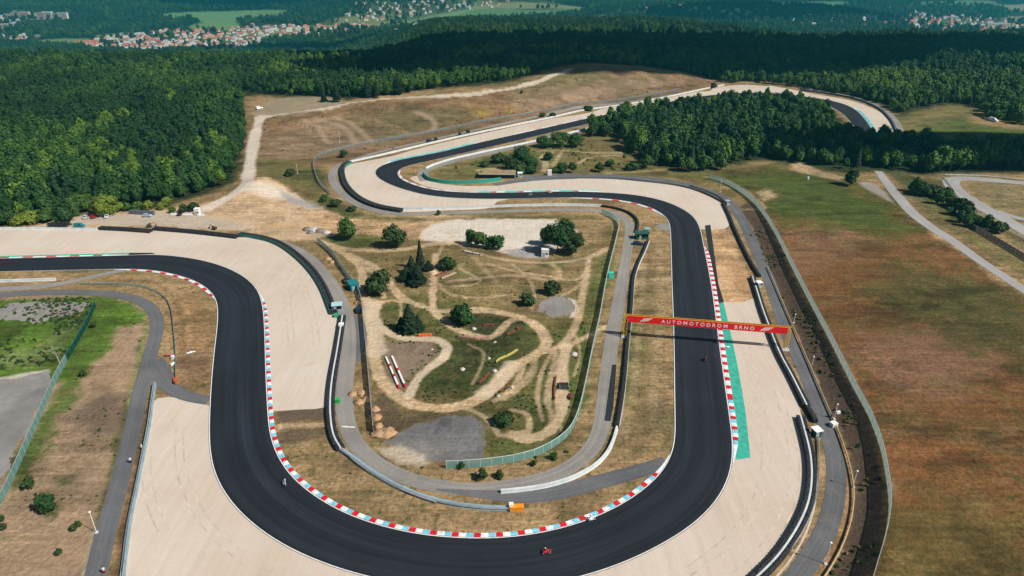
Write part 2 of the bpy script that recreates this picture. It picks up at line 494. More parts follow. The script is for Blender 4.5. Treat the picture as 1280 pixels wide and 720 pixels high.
# colour, pixel outline, edge softness (m), edge raggedness (m), strength
ZONES = [
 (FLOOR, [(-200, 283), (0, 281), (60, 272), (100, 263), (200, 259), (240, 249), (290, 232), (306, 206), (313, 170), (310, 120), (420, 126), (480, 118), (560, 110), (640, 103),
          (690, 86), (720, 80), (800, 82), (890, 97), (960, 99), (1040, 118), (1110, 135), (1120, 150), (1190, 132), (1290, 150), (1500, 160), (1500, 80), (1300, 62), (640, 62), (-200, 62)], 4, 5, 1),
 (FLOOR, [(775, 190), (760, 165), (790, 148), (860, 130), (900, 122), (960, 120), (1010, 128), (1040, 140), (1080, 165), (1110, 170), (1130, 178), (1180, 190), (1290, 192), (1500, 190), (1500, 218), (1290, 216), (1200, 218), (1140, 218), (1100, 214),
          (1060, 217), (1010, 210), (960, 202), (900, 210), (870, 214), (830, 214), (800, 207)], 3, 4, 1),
 (OLIVE, [(540, 222), (560, 205), (640, 188), (700, 168), (780, 148), (790, 190), (830, 212), (900, 210), (900, 224), (860, 224), (760, 219), (690, 218), (640, 222)], 4, 4, 1),
 ((0.17, 0.14, 0.055), [(700, 190), (770, 170), (800, 200), (770, 215), (700, 212)], 5, 6, .7),
 (GREEN, [(585, 215), (600, 200), (660, 188), (690, 200), (640, 216)], 4, 4, .7),
 (HILLB, [(316, 214), (322, 150), (420, 133), (560, 118), (640, 108), (690, 95), (745, 82), (800, 85), (850, 92), (897, 102), (860, 113), (780, 128), (640, 155), (530, 179), (430, 205), (400, 208), (390, 245), (345, 225)], 3, 4, 1),
 ((0.26, 0.19, 0.125), [(345, 200), (340, 165), (420, 150), (470, 160), (520, 168), (470, 182), (420, 190)], 9, 9, .6),
 ((0.27, 0.205, 0.14), [(640, 130), (700, 105), (760, 95), (850, 100), (800, 115), (700, 135)], 9, 9, .6),
 ((0.12, 0.10, 0.05), [(430, 152), (480, 135), (560, 128), (600, 140), (540, 165), (460, 178)], 9, 12, .75),
 (OLIVE, [(320, 214), (323, 195), (345, 200), (380, 203), (398, 210), (400, 240), (345, 225)], 4, 5, .9),
 ((0.15, 0.14, 0.06), [(640, 118), (700, 92), (745, 84), (760, 90), (690, 112)], 5, 8, .7),
 ((0.31, 0.22, 0.03), [(585, 133), (600, 134), (612, 142), (606, 148), (590, 143)], 2, 4, .45),
 ((0.31, 0.22, 0.03), [(625, 134), (640, 133), (650, 138), (640, 146)], 2, 4, .35),
 ((0.27, 0.22, 0.15), [(318, 140), (345, 124), (410, 120), (430, 130), (330, 147)], 3, 4, .9),
 (SAND, [(-60, 290), (10, 287), (40, 285), (60, 277), (110, 268), (200, 264), (240, 256), (300, 236), (318, 222), (350, 228), (375, 245), (420, 262), (500, 270), (600, 272), (600, 300), (540, 300), (480, 300), (420, 284), (395, 302), (300, 292), (180, 281), (60, 290)], 2, 2.5, 1),
 ((0.385, 0.335, 0.275), [(-60, 289), (40, 286), (70, 277), (110, 269), (230, 267), (280, 274), (320, 286), (250, 287), (180, 280)], 4, 5, .85),
 (SAND_O, [(400, 268), (450, 272), (520, 278), (530, 300), (480, 302), (430, 290), (395, 285)], 5, 4, .8),
 (PALE, [(300, 240), (320, 226), (345, 232), (375, 250), (340, 246)], 3, 3, .8),
 ((0.30, 0.29, 0.285), [(350, 236), (372, 248), (408, 258), (395, 261), (362, 254)], 1.5, 1.5, .9),
 (OLIVE, [(398, 215), (415, 246), (440, 262), (480, 270), (560, 273), (640, 271), (740, 269), (757, 273), (700, 275), (600, 275), (480, 276), (430, 269), (385, 250), (388, 225)], 2, 2, .9),
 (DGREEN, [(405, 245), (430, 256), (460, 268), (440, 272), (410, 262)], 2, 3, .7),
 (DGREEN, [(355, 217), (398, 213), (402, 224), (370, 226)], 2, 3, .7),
 # infield inside the access loop
 ((0.20, 0.148, 0.066), [(400, 297), (480, 300), (560, 300), (630, 318), (700, 322), (745, 300), (770, 278), (773, 300), (762, 340), (748, 400), (735, 470), (722, 520), (705, 550), (660, 572), (600, 580), (520, 592), (470, 570), (460, 520), (457, 430), (450, 370), (425, 330)], 2, 2, 1),
 ((0.088, 0.098, 0.030), [(490, 375), (570, 370), (640, 395), (700, 405), (735, 395), (722, 500), (700, 548), (640, 570), (605, 575), (600, 520), (520, 500), (500, 470)], 5, 6, .85),
 (DGREEN, [(515, 500), (530, 470), (560, 440), (600, 410), (650, 400), (680, 430), (640, 470), (600, 500), (560, 508)], 5, 6, .75),
 ((0.075, 0.095, 0.03), [(470, 385), (500, 375), (520, 415), (490, 412), (474, 400)], 3, 4, .8),
 (GREEN, [(738, 322), (765, 318), (748, 395), (732, 470), (715, 520), (690, 545), (705, 480), (730, 400)], 3, 4, .8),
 (GREEN, [(400, 300), (425, 292), (480, 297), (478, 306), (430, 309)], 2, 3, .8),
 ((0.235, 0.175, 0.085), [(640, 322), (740, 318), (735, 350), (700, 360), (690, 400), (650, 395), (600, 355), (560, 352), (560, 330)], 5, 6, .75),
 ((0.215, 0.16, 0.115), [(482, 428), (545, 425), (552, 440), (525, 470), (505, 490), (490, 480), (479, 450)], 2, 2, .9),
 (SOIL, [(458, 480), (470, 495), (490, 510), (540, 519), (592, 516), (598, 525), (540, 526), (500, 536), (486, 545), (470, 545), (460, 520)], 2.5, 3, .9),
 ((0.135, 0.132, 0.137), [(485, 548), (520, 530), (560, 521), (590, 519), (602, 530), (604, 574), (575, 580), (535, 578), (512, 569), (494, 560)], .7, 2.0, .97),
 ((0.055, 0.055, 0.058), [(540, 528), (556, 526), (560, 534), (545, 538)], 1.5, 2.5, .7), ((0.24, 0.225, 0.20), [(500, 552), (530, 545), (556, 556), (540, 572), (515, 566)], 3, 4, .7), ((0.07, 0.07, 0.072), [(588, 558), (602, 555), (602, 566), (590, 567)], 1, 2, .6), ((0.19, 0.185, 0.185), [(565, 545), (592, 540), (598, 560), (570, 572)], 3, 4, .6),
 ((0.085, 0.095, 0.03), [(560, 336), (600, 334), (620, 345), (590, 356), (556, 352)], 4, 5, .6), ((0.08, 0.095, 0.03), [(640, 355), (668, 352), (672, 372), (650, 378)], 3, 4, .6), ((0.07, 0.09, 0.028), [(650, 500), (690, 470), (700, 520), (670, 540)], 4, 5, .7), ((0.085, 0.10, 0.03), [(610, 545), (650, 552), (640, 572), (608, 575)], 3, 4, .6),
 ((0.44, 0.37, 0.29), [(472, 562), (500, 558), (530, 568), (534, 582), (510, 587), (484, 575)], 1.5, 2, .9),
 (PALE, [(711, 372), (720, 376), (725, 385), (722, 396), (714, 398), (717, 384)], .6, 1, .9),
 (PALE, [(525, 300), (545, 280), (570, 275), (640, 274), (690, 275), (708, 279), (719, 290), (712, 302), (690, 316), (665, 321), (630, 315), (590, 306)], 1.5, 1.8, 1),
 ((0.27, 0.26, 0.26), [(627, 312), (655, 310), (690, 309), (683, 322), (650, 321)], 1.5, 1.5, .9),
 ((0.06, 0.07, 0.025), [(540, 320), (560, 322), (575, 330), (560, 337), (540, 334)], 1.5, 2, .8),
 ((0.05, 0.075, 0.02), [(674, 326), (700, 324), (710, 330), (690, 335), (676, 333)], 1.5, 2, .7),
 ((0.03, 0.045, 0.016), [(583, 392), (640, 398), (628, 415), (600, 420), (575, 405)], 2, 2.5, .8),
 # inside of the big bend and other verges
 (STRAW, [(348, 515), (412, 508), (420, 560), (450, 592), (520, 622), (600, 638), (640, 640), (760, 600), (800, 540), (800, 280), (838, 280), (843, 552), (800, 612), (700, 660), (600, 672), (480, 657), (380, 606), (345, 560)], .8, 1, 1),
 ((0.20, 0.145, 0.08), [(360, 535), (420, 570), (460, 605), (560, 640), (640, 645), (560, 655), (470, 635), (400, 590)], 4, 4, .6),
 ((0.10, 0.075, 0.055), [(344, 514), (412, 507), (413, 524), (346, 530)], .8, 1.5, .95),
 (SAND, [(346, 532), (412, 528), (412, 533), (347, 538)], .6, .5, .9),
 ((0.09, 0.07, 0.052), [(348, 538), (412, 534), (418, 550), (352, 552)], 2, 2, .7),
 (GREEN, [(785, 400), (800, 400), (800, 460), (780, 510), (775, 500)], 2, 3, .75),
 ((0.20, 0.165, 0.07), [(800, 340), (820, 335), (818, 420), (795, 520), (782, 520), (790, 420)], 3, 3, .6),
 (OLIVE, [(834, 520), (843, 515), (843, 555), (835, 566), (830, 560)], 1.5, 2, .8),
 ((0.12, 0.09, 0.065), [(800, 500), (832, 495), (838, 540), (800, 545)], 3, 3, .55),
 ((0.34, 0.25, 0.15), [(793, 350), (840, 345), (840, 352), (793, 357)], .8, .8, .7),
 # right of the straight
 (SAND_O, [(874, 272), (905, 285), (930, 335), (945, 372), (930, 380), (905, 380), (896, 372), (884, 290)], 1, 1.5, 1),
 ((0.34, 0.20, 0.10), [(912, 318), (935, 345), (947, 372), (928, 368)], 2, 2, .7),
 # right field and its bank
 (FIELD, [(880, 222), (905, 229), (940, 252), (970, 295), (1000, 355), (1050, 450), (1100, 560), (1112, 640), (1080, 760), (1700, 760), (1700, 420), (1285, 372), (1200, 315), (1140, 275), (1110, 238), (1060, 222), (1000, 212), (950, 210), (905, 214)], 2, 2, 1),
 ((0.056, 0.086, 0.017), [(890, 216), (950, 210), (1000, 212), (1060, 225), (1100, 245), (1140, 285), (1090, 292), (1000, 282), (963, 276), (940, 250)], 15, 14, .95),
 ((0.19, 0.105, 0.058), [(975, 300), (1030, 280), (1080, 300), (1060, 330), (1010, 345)], 8, 9, .7),
 ((0.066, 0.070, 0.022), [(1130, 330), (1220, 345), (1300, 385), (1300, 470), (1180, 420), (1100, 380)], 9, 12, .75),
 ((0.185, 0.105, 0.066), [(1060, 440), (1120, 415), (1230, 440), (1230, 475), (1120, 490), (1075, 480)], 7, 10, .7),
 ((0.20, 0.085, 0.034), [(1085, 500), (1140, 520), (1180, 560), (1150, 620), (1118, 620), (1108, 570)], 6, 9, .65),
 ((0.115, 0.088, 0.028), [(1115, 640), (1200, 620), (1320, 640), (1320, 760), (1090, 760)], 6, 9, .8),
 (SAND, [(945, 240), (960, 236), (975, 246), (955, 252)], 2, 3, .7),
 (SAND, [(985, 212), (1000, 203), (1020, 212), (1055, 222), (1050, 226), (1010, 218)], 1.5, 2, .8),
 (SOIL, [(1000, 775), (1034, 722), (1052, 690), (1064, 655), (1068, 620), (1063, 585), (1050, 545), (1035, 510), (1020, 475), (1005, 440), (990, 405), (975, 370), (960, 335), (948, 305), (936, 280), (918, 262),
         (935, 252), (955, 275), (969, 297), (983, 327), (998, 357), (1018, 392), (1033, 422), (1048, 452), (1068, 492), (1083, 522), (1097, 560), (1104, 600), (1108, 630), (1104, 660), (1095, 705), (1070, 775)], .8, 1.2, 1),
 (STRAW_O, [(985, 720), (1015, 690), (1038, 640), (1044, 590), (1034, 545), (1018, 500), (1000, 450), (985, 410), (965, 370), (940, 320), (925, 285), (936, 280), (948, 305), (960, 335), (975, 370), (990, 405), (1005, 440), (1020, 475), (1035, 510), (1050, 545), (1063, 585), (1068, 620), (1064, 655), (1052, 690), (1034, 722), (1000, 775), (950, 775)], .6, .6, .9),
 (GREYD, [(1072, 227), (1090, 228), (1106, 241), (1118, 256), (1095, 243)], 1, 1, .9),
 ((0.22, 0.15, 0.08), [(1108, 222), (1130, 226), (1160, 262), (1200, 290), (1250, 325), (1320, 365), (1320, 392), (1285, 360), (1200, 302), (1140, 258)], 1, 1.5, .9),
 (OLIVE, [(1120, 215), (1150, 228), (1180, 262), (1240, 300), (1320, 350), (1320, 362), (1240, 320), (1180, 285), (1140, 250)], 1.5, 2, .8),
 (DGREEN, [(1110, 213), (1140, 220), (1178, 225), (1240, 285), (1262, 292), (1210, 282), (1150, 245)], 2, 2, .8),
 ((0.21, 0.165, 0.085), [(1212, 229), (1340, 232), (1340, 278), (1268, 271), (1240, 257), (1222, 246)], 1, 1, .95),
 ((0.13, 0.105, 0.05), [(1250, 285), (1280, 300), (1340, 330), (1340, 345), (1270, 310)], 1.5, 2, .8),
 ((0.085, 0.115, 0.028), [(1118, 152), (1150, 140), (1195, 131), (1217, 137), (1212, 150), (1240, 158), (1300, 163), (1500, 165), (1500, 190), (1180, 190), (1135, 178)], 3, 4, 1),
 ((0.20, 0.155, 0.075), [(1122, 152), (1150, 141), (1195, 131), (1217, 137), (1205, 146), (1160, 156), (1140, 168)], 5, 6, .7),
 # lower left corner
 (STRAW, [(-60, 352), (0, 345), (120, 342), (190, 340), (235, 352), (262, 372), (268, 420), (260, 500), (200, 480), (205, 420), (190, 380), (150, 362), (-60, 372)], .8, .8, 1),
 (STRAW_O, [(208, 380), (240, 370), (262, 385), (266, 430), (262, 490), (215, 478), (222, 440)], 2, 2, .8),
 ((0.15, 0.10, 0.062), [(228, 440), (262, 435), (260, 475), (232, 478)], 2, 2, .6),
 ((0.31, 0.215, 0.14), [(-60, 372), (150, 372), (185, 385), (188, 410), (175, 450), (165, 500), (150, 560), (130, 640), (110, 740), (-60, 760)], 1, 1, 1),
 ((0.088, 0.165, 0.022), [(-60, 376), (30, 374), (120, 371), (165, 378), (182, 392), (178, 405), (150, 410), (130, 440), (110, 465), (85, 480), (40, 478), (-60, 478)], 2, 2.5, 1),
 ((0.075, 0.125, 0.022), [(105, 400), (130, 410), (105, 470), (70, 540), (40, 600), (22, 612), (10, 600), (60, 510), (85, 455)], 2, 2.5, .9),
 ((0.17, 0.20, 0.08), [(-40, 440), (40, 435), (95, 398), (100, 410), (60, 455), (0, 460)], 3, 4, .6),
 ((0.08, 0.10, 0.03), [(165, 480), (182, 410), (186, 412), (176, 450), (160, 520), (140, 600), (122, 680), (110, 740), (102, 740), (120, 660), (135, 590), (150, 520)], 1, 1.2, .8),
 ((0.09, 0.07, 0.05), [(96, 505), (135, 490), (158, 500), (145, 540), (110, 548), (90, 530)], 4, 5, .75),
 ((0.15, 0.11, 0.065), [(118, 470), (135, 472), (135, 490), (112, 490)], 2, 3, .6),
 ((0.05, 0.08, 0.02), [(45, 622), (62, 620), (75, 632), (66, 646), (48, 644)], 1, 2, .8),
 ((0.06, 0.085, 0.024), [(70, 595), (88, 595), (92, 606), (74, 608)], 1, 2, .7),
 (PALE, [(-60, 478), (0, 472), (30, 466), (64, 461), (60, 468), (20, 474), (-60, 486)], 1, 1, .8),
 ((0.165, 0.10, 0.055), [(184, 500), (191, 490), (187, 530), (178, 580), (166, 640), (152, 730), (140, 730), (155, 640), (168, 580)], .5, .5, .9),
]
# worn dirt lines: colour, pixel line, width (m), softness, strength
DT = (0.49, 0.36, 0.225)
LINES = [
 (PALE, [(255, 262), (285, 246), (304, 232), (311, 214), (315, 190), (320, 165), (325, 146)], 6.0, 1.5, .85),
 ((0.46, 0.40, 0.32), [(322, 147), (400, 136), (480, 124), (560, 119), (640, 111), (665, 104), (685, 96), (715, 86)], 5.5, 1, .95),
 ((0.36, 0.27, 0.19), [(380, 150), (400, 162), (410, 180)], 3, 3, .5), ((0.36, 0.27, 0.19), [(395, 148), (430, 160), (445, 180)], 3, 3, .5),
 ((0.36, 0.27, 0.19), [(420, 146), (450, 162), (465, 178)], 3, 3, .5), ((0.36, 0.27, 0.19), [(520, 140), (542, 152), (540, 163), (525, 166)], 4, 3, .6),
 # motocross loops
 (DT, [(400, 302), (425, 310), (460, 313), (500, 312), (540, 305), (572, 303)], 3.2, .8, .9),
 (DT, [(410, 306), (435, 320), (450, 335), (453, 350), (448, 362), (458, 375), (470, 385)], 2.4, .8, .9),
 (DT, [(436, 318), (465, 332), (485, 350), (500, 370), (520, 380), (545, 388), (580, 388)], 2.6, .9, .85),
 (DT, [(544, 318), (543, 345), (541, 372), (543, 390), (555, 400), (572, 412), (592, 419), (612, 422), (625, 414), (634, 403)], 2.4, .7, .9),
 (DT, [(580, 388), (610, 388), (640, 394), (665, 403), (680, 418), (682, 432), (670, 443), (650, 453), (635, 464), (620, 482), (600, 498), (575, 508), (545, 511), (518, 506), (495, 493), (478, 476), (470, 455), (466, 430), (464, 405), (466, 388), (472, 378)], 3.0, .8, .95),
 ((0.52, 0.42, 0.30), [(466, 395), (480, 412), (497, 421), (520, 424), (545, 424), (558, 433), (555, 446), (540, 458), (525, 470), (516, 485), (512, 494)], 2.2, .7, .9),
 ((0.52, 0.42, 0.30), [(463, 378), (466, 400), (472, 440)], 5, 1.4, .8),
 (DT, [(634, 403), (650, 398), (664, 403)], 2.2, .8, .7),
 ((0.52, 0.42, 0.30), [(640, 455), (625, 475), (605, 492)], 4, 1.2, .7),
 (DT, [(736, 322), (733, 345), (728, 370), (718, 410), (700, 432), (682, 440)], 2.0, .8, .85),
 (DT, [(560, 352), (600, 348), (650, 345), (690, 352), (700, 340), (690, 330)], 1.8, 1, .6),
 (DT, [(600, 318), (640, 326), (690, 328), (735, 322), (760, 310)], 2.0, .9, .75),
 (DT, [(760, 408), (735, 420), (712, 432), (705, 445), (702, 470)], 1.6, .7, .8),
 ((0.48, 0.37, 0.24), [(708, 432), (703, 455), (702, 478)], 3.0, .7, .9), ((0.48, 0.37, 0.24), [(703, 492), (702, 515), (690, 535), (675, 546), (650, 548)], 2.8, .7, .9),
 (DT, [(695, 440), (690, 465), (685, 500), (690, 525), (680, 545)], 1.4, .8, .7),
 (DT, [(670, 445), (662, 470), (648, 485), (628, 498)], 1.6, 1, .6),
 ((0.36, 0.28, 0.18), [(575, 508), (600, 518), (615, 530), (624, 544), (640, 545), (655, 540)], 1.2, .6, .8),
 (DT, [(640, 512), (655, 515), (663, 528), (660, 540)], 1.2, .7, .8),
 (DT, [(640, 543), (665, 548), (690, 538)], 2.4, .9, .8),
 (DT, [(560, 290), (600, 330), (620, 352)], 1.6, 1.2, .4),
 ((0.36, 0.30, 0.16), [(690, 208), (697, 198), (702, 190)], 2.2, 1, .8), ((0.40, 0.31, 0.19), [(680, 214), (682, 204), (678, 196), (690, 190)], 3, 1, .8),
 ((0.36, 0.30, 0.17), [(672, 189), (700, 188), (740, 191), (778, 191)], 2.4, 1, .8), ((0.40, 0.31, 0.19), [(722, 205), (735, 198), (752, 195), (775, 194)], 2.4, 1, .8),
 ((0.36, 0.29, 0.17), [(760, 216), (790, 215), (830, 212)], 2.4, 1, .6), ((0.42, 0.32, 0.2), [(600, 213), (620, 212), (638, 214)], 6, 2, .8),
 (DT, [(475, 379), (490, 375), (501, 378)], 1.0, .5, .7), (DT, [(500, 372), (501, 395), (491, 419)], .9, .5, .7), (DT, [(690, 440), (676, 468), (672, 500), (678, 525)], 1.0, .6, .7), (DT, [(655, 455), (642, 484), (618, 501)], 1.3, .6, .7),
 (DT, [(735, 345), (720, 360), (700, 371)], 1.0, .6, .6), (DT, [(610, 330), (650, 340), (690, 346), (720, 350), (735, 336)], 1.2, .7, .65), (DT, [(575, 335), (600, 352), (570, 358), (548, 356)], 1.0, .6, .6), (DT, [(556, 300), (548, 319)], 1.2, .6, .7),
 (DT, [(705, 470), (697, 500), (699, 530), (706, 545)], .9, .5, .7), (DT, [(520, 345), (545, 352), (560, 366), (590, 372), (640, 368)], 1.1, .7, .6), (DT, [(640, 330), (660, 348), (668, 366), (664, 388)], 1.0, .6, .6), (DT, [(585, 430), (604, 440), (600, 462), (590, 480)], .7, .5, .55),
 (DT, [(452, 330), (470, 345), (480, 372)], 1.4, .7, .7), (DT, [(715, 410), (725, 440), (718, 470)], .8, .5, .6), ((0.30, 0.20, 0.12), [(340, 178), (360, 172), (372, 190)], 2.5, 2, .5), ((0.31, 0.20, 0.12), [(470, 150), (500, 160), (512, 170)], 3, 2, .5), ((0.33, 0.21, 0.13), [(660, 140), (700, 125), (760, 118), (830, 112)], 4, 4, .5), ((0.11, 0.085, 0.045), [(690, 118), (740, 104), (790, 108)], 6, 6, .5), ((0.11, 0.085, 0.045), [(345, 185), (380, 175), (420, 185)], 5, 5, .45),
 # wheel marks
 ((0.36, 0.265, 0.155), [(823, 300), (825, 360), (822, 440), (815, 520)], 2.0, 1.2, .5), ((0.36, 0.265, 0.155), [(805, 330), (798, 420), (790, 500), (780, 550)], 1.5, 1.2, .5),
 ((0.15, 0.115, 0.07), [(812, 300), (812, 350), (806, 430)], 1.4, 1.2, .45),
 ((0.36, 0.235, 0.12), [(130, 345), (180, 346), (215, 360), (232, 385), (236, 430)], 1.6, .9, .55), ((0.19, 0.12, 0.06), [(140, 350), (190, 352), (212, 368), (226, 395), (230, 440)], 1.2, .8, .5),
 ((0.22, 0.24, 0.08), [(181, 395), (182, 410), (172, 455), (160, 510)], .9, .5, .8),
 ((0.30, 0.28, 0.19), [(118, 665), (105, 720)], .8, .4, .7),
 ((0.36, 0.26, 0.15), [(880, 221), (905, 225), (935, 240), (955, 262), (945, 262), (925, 262), (918, 268), (930, 290)], 1.8, .9, .7),
 (SAND, [(1112, 232), (1140, 268), (1170, 291), (1210, 318), (1260, 350), (1300, 376)], 1.8, .7, .6),
]
# valley fields: colour, pixel outline on the falling land
FAR_ZONES = [
 ((0.12, 0.24, 0.10), [(200, 18), (240, 15), (320, 13), (360, 13), (350, 20), (300, 27), (268, 30), (240, 25), (215, 25)]),
 ((0.14, 0.24, 0.085), [(236, 33), (262, 27), (295, 28), (290, 38), (255, 38)]),
 ((0.13, 0.21, 0.09), [(42, 55), (50, 50), (90, 48), (110, 48), (95, 56)]),
 ((0.15, 0.24, 0.11), [(430, 32), (500, 27), (560, 16), (600, 10), (590, 22), (540, 28), (480, 32)]),
 ((0.10, 0.19, 0.085), [(560, 26), (605, 10), (680, 12), (735, 10), (720, 17), (650, 22), (600, 24)]),
 ((0.20, 0.21, 0.10), [(585, 11), (630, 3), (700, 6), (730, 10), (680, 11), (630, 10)]),
 ((0.14, 0.23, 0.10), [(1195, 44), (1225, 46), (1220, 50), (1195, 48)]),
 ((0.24, 0.24, 0.16), [(1250, 7), (1340, 5), (1340, 14), (1270, 13)]), ((0.21, 0.21, 0.13), [(1255, 22), (1340, 20), (1340, 28), (1270, 27)]),
 ((0.10, 0.20, 0.11), [(960, 5), (1060, 2), (1060, 5), (980, 9)]), ((0.12, 0.20, 0.12), [(1140, 4), (1240, 1), (1240, 6), (1160, 7)]),
 ((0.14, 0.2, 0.10), [(0, 14), (30, 12), (30, 14), (0, 18)]), ((0.12, 0.22, 0.10), [(320, 14), (358, 13), (350, 22), (325, 24)]),
 ((0.17, 0.19, 0.11), [(120, 44), (160, 41), (160, 44), (125, 47)]),
]
FAR_W = [catmull(G(p)[:, :2], 60, True) for _, p in FAR_ZONES]

def paint(x, y):
    D = np.maximum(y, 60)
    base = np.empty(x.shape + (3,))
    n = fbm(x / 90, y / 90, 31, 4)
    base[:] = STRAW
    # woods and fields of the valley
    fw = smooth(1000, 1400, y)
    wood = np.array([0.022, 0.04, 0.016]); open_ = np.array([0.075, 0.11, 0.045])
    k = smooth(0.56, 0.66, fbm(x / 520, y / 700, 77, 3))[..., None]
    cell = vnoise(np.floor(x / 260 + .6 * vnoise(x / 300, y / 300, 3)) * 1.37, np.floor(y / 420) * 2.11, 19)[..., None]
    open_ = open_ * (0.5 + 1.1 * cell) + np.array([.05, .03, .01]) * (cell > .75)
    wood = wood * (.65 + .7 * fbm(x / 60, y / 120, 23, 3))[..., None]
    base = base * (1 - fw[..., None]) + (wood * (1 - k) + open_ * k) * fw[..., None]
    def apply(col, mask):
        sel = mask > 0.002
        base[sel] = base[sel] * (1 - mask[sel][:, None]) + np.array(col) * mask[sel][:, None]
    wx = (fbm(x / 9, y / 9, 3, 3) - .5) * 2; wy = (fbm(x / 9, y / 9, 4, 3) - .5) * 2
    wx2 = (fbm(x / 2.2, y / 2.2, 13, 2) - .5); wy2 = (fbm(x / 2.2, y / 2.2, 14, 2) - .5)
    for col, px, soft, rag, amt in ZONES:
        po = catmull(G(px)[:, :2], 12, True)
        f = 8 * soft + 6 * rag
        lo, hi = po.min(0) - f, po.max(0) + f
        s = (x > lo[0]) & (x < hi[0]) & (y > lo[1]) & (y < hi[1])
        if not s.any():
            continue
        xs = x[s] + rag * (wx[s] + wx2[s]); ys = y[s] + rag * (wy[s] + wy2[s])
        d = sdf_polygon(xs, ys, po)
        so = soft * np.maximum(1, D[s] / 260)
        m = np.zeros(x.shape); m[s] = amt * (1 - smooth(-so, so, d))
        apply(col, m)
    for col, px, wd, soft, amt in LINES:
        li = catmull(G(px)[:, :2], 2.5)
        lo, hi = li.min(0) - wd - 6, li.max(0) + wd + 6
        s = (x > lo[0]) & (x < hi[0]) & (y > lo[1]) & (y < hi[1])
        if not s.any():
            continue
        d, _, _ = dist_poly(x[s] + .5 * wx2[s] * wd * .5, y[s] + .5 * wy2[s] * wd * .5, li)
        wv = wd * (1.12 if wd < 4 else 1.0) * (0.8 + 0.45 * vnoise(x[s] / 11, y[s] / 11, 55))
        m = np.zeros(x.shape); m[s] = amt * (1 - smooth(wv / 2 - soft * .6, wv / 2 + soft * .8, d))
        apply(col, m)
    for (col, _), po in zip(FAR_ZONES, FAR_W):
        lo, hi = po.min(0) - 60, po.max(0) + 60
        s = (x > lo[0]) & (x < hi[0]) & (y > lo[1]) & (y < hi[1])
        if s.any():
            m = np.zeros(x.shape); m[s] = 1 - smooth(-14, 14, sdf_polygon(x[s], y[s], po))
            apply(col, m)
    # patchy growth: dry and green drifts through whatever grass grows there
    sat = (base.max(-1) - base.min(-1)) / (base.max(-1) + 1e-6)
    veg = smooth(.48, .60, sat) * (1 - smooth(900, 1200, y))
    xr = x * .995 + y * .1; yr = y * .995 - x * .1
    d1 = fbm(xr / 26, yr / 9, 101, 5); d2 = fbm(xr / 7, yr / 3.4, 102, 4); d3 = fbm(x / 55, y / 34, 103, 4)
    g = smooth(.50, .64, .55 * d1 + .45 * d3) * veg
    base = base * (1 - .3 * g[..., None]) + np.array((0.050, 0.062, 0.018)) * (.3 * g[..., None])
    b = smooth(.53, .68, .6 * d2 + .4 * d1) * veg
    lum = base.mean(-1, keepdims=True)
    base = base * (1 - .36 * b[..., None]) + lum * np.array((1.75, 1.10, .55)) * (.36 * b[..., None])
    dk = smooth(.50, .70, fbm(xr / 13, yr / 6, 107, 5)) * veg
    return base * (1 - .34 * dk[..., None])

def ground_material():
    m, nt, b = new_mat("ground_soil_and_grass")
    a = nt.nodes.new("ShaderNodeAttribute"); a.attribute_name = "tint"
    p = gpos(nt)
    big = noise_tex(nt, p, 0.018, 5, .6)
    mid = noise_tex(nt, p, 0.13, 6, .62)
    fine = noise_tex(nt, p, 0.9, 6, .68)
    mp = nt.nodes.new("ShaderNodeMapping"); mp.inputs["Scale"].default_value = (0.05, 0.55, 0.5); mp.inputs["Rotation"].default_value = (0, 0, R(-6))
    nt.links.new(p, mp.inputs[0])
    streak = noise_tex(nt, mp.outputs[0], 1.0, 5, .65)
    f = mathn(nt, 'MULTIPLY', rng(nt, big, .3, .7, .84, 1.16), rng(nt, mid, .28, .72, .72, 1.27))
    f = mathn(nt, 'MULTIPLY', f, rng(nt, fine, .28, .72, .52, 1.46))
    f = mathn(nt, 'MULTIPLY', f, rng(nt, streak, .3, .7, .74, 1.26))
    mp3 = nt.nodes.new("ShaderNodeMapping"); mp3.inputs["Scale"].default_value = (0.3, 1.5, 1); mp3.inputs["Rotation"].default_value = (0, 0, R(-6))
    nt.links.new(p, mp3.inputs[0])
    f = mathn(nt, 'MULTIPLY', f, rng(nt, noise_tex(nt, mp3.outputs[0], 1.0, 5, .7), .3, .7, .76, 1.24))
    blend = nt.nodes.new("ShaderNodeAttribute"); blend.attribute_name = "weeds"
    f = mathn(nt, 'ADD', 1.0, mathn(nt, 'MULTIPLY', mathn(nt, 'SUBTRACT', f, 1.0), rng(nt, blend.outputs["Fac"], 0, .6, .42, 1)))
    sc = nt.nodes.new("ShaderNodeVectorMath"); sc.operation = 'SCALE'
    nt.links.new(a.outputs["Color"], sc.inputs[0]); nt.links.new(f, sc.inputs["Scale"])
    # weeds: darker green tufts breaking the dry grass, more where the ground is green already
    tuft = rng(nt, noise_tex(nt, p, 0.33, 7, .72), .53, .63, 0, .75)
    c = mixc(nt, mathn(nt, 'MULTIPLY', tuft, blend.outputs["Fac"]), sc.outputs[0], (0.055, 0.07, 0.022))
    dry = rng(nt, noise_tex(nt, p, 0.21, 7, .75), .56, .68, 0, .5)
    c = mixc(nt, mathn(nt, 'MULTIPLY', dry, blend.outputs["Fac"]), c, (0.24, 0.165, 0.085))
    nt.links.new(c, b.inputs["Base Color"])
    b.inputs["Roughness"].default_value = 0.95
    b.inputs["Specular IOR Level"].default_value = 0.08
    bump(nt, b, mathn(nt, 'ADD', fine, mathn(nt, 'MULTIPLY', mid, 2.0)), 0.8, 0.5)
    return m

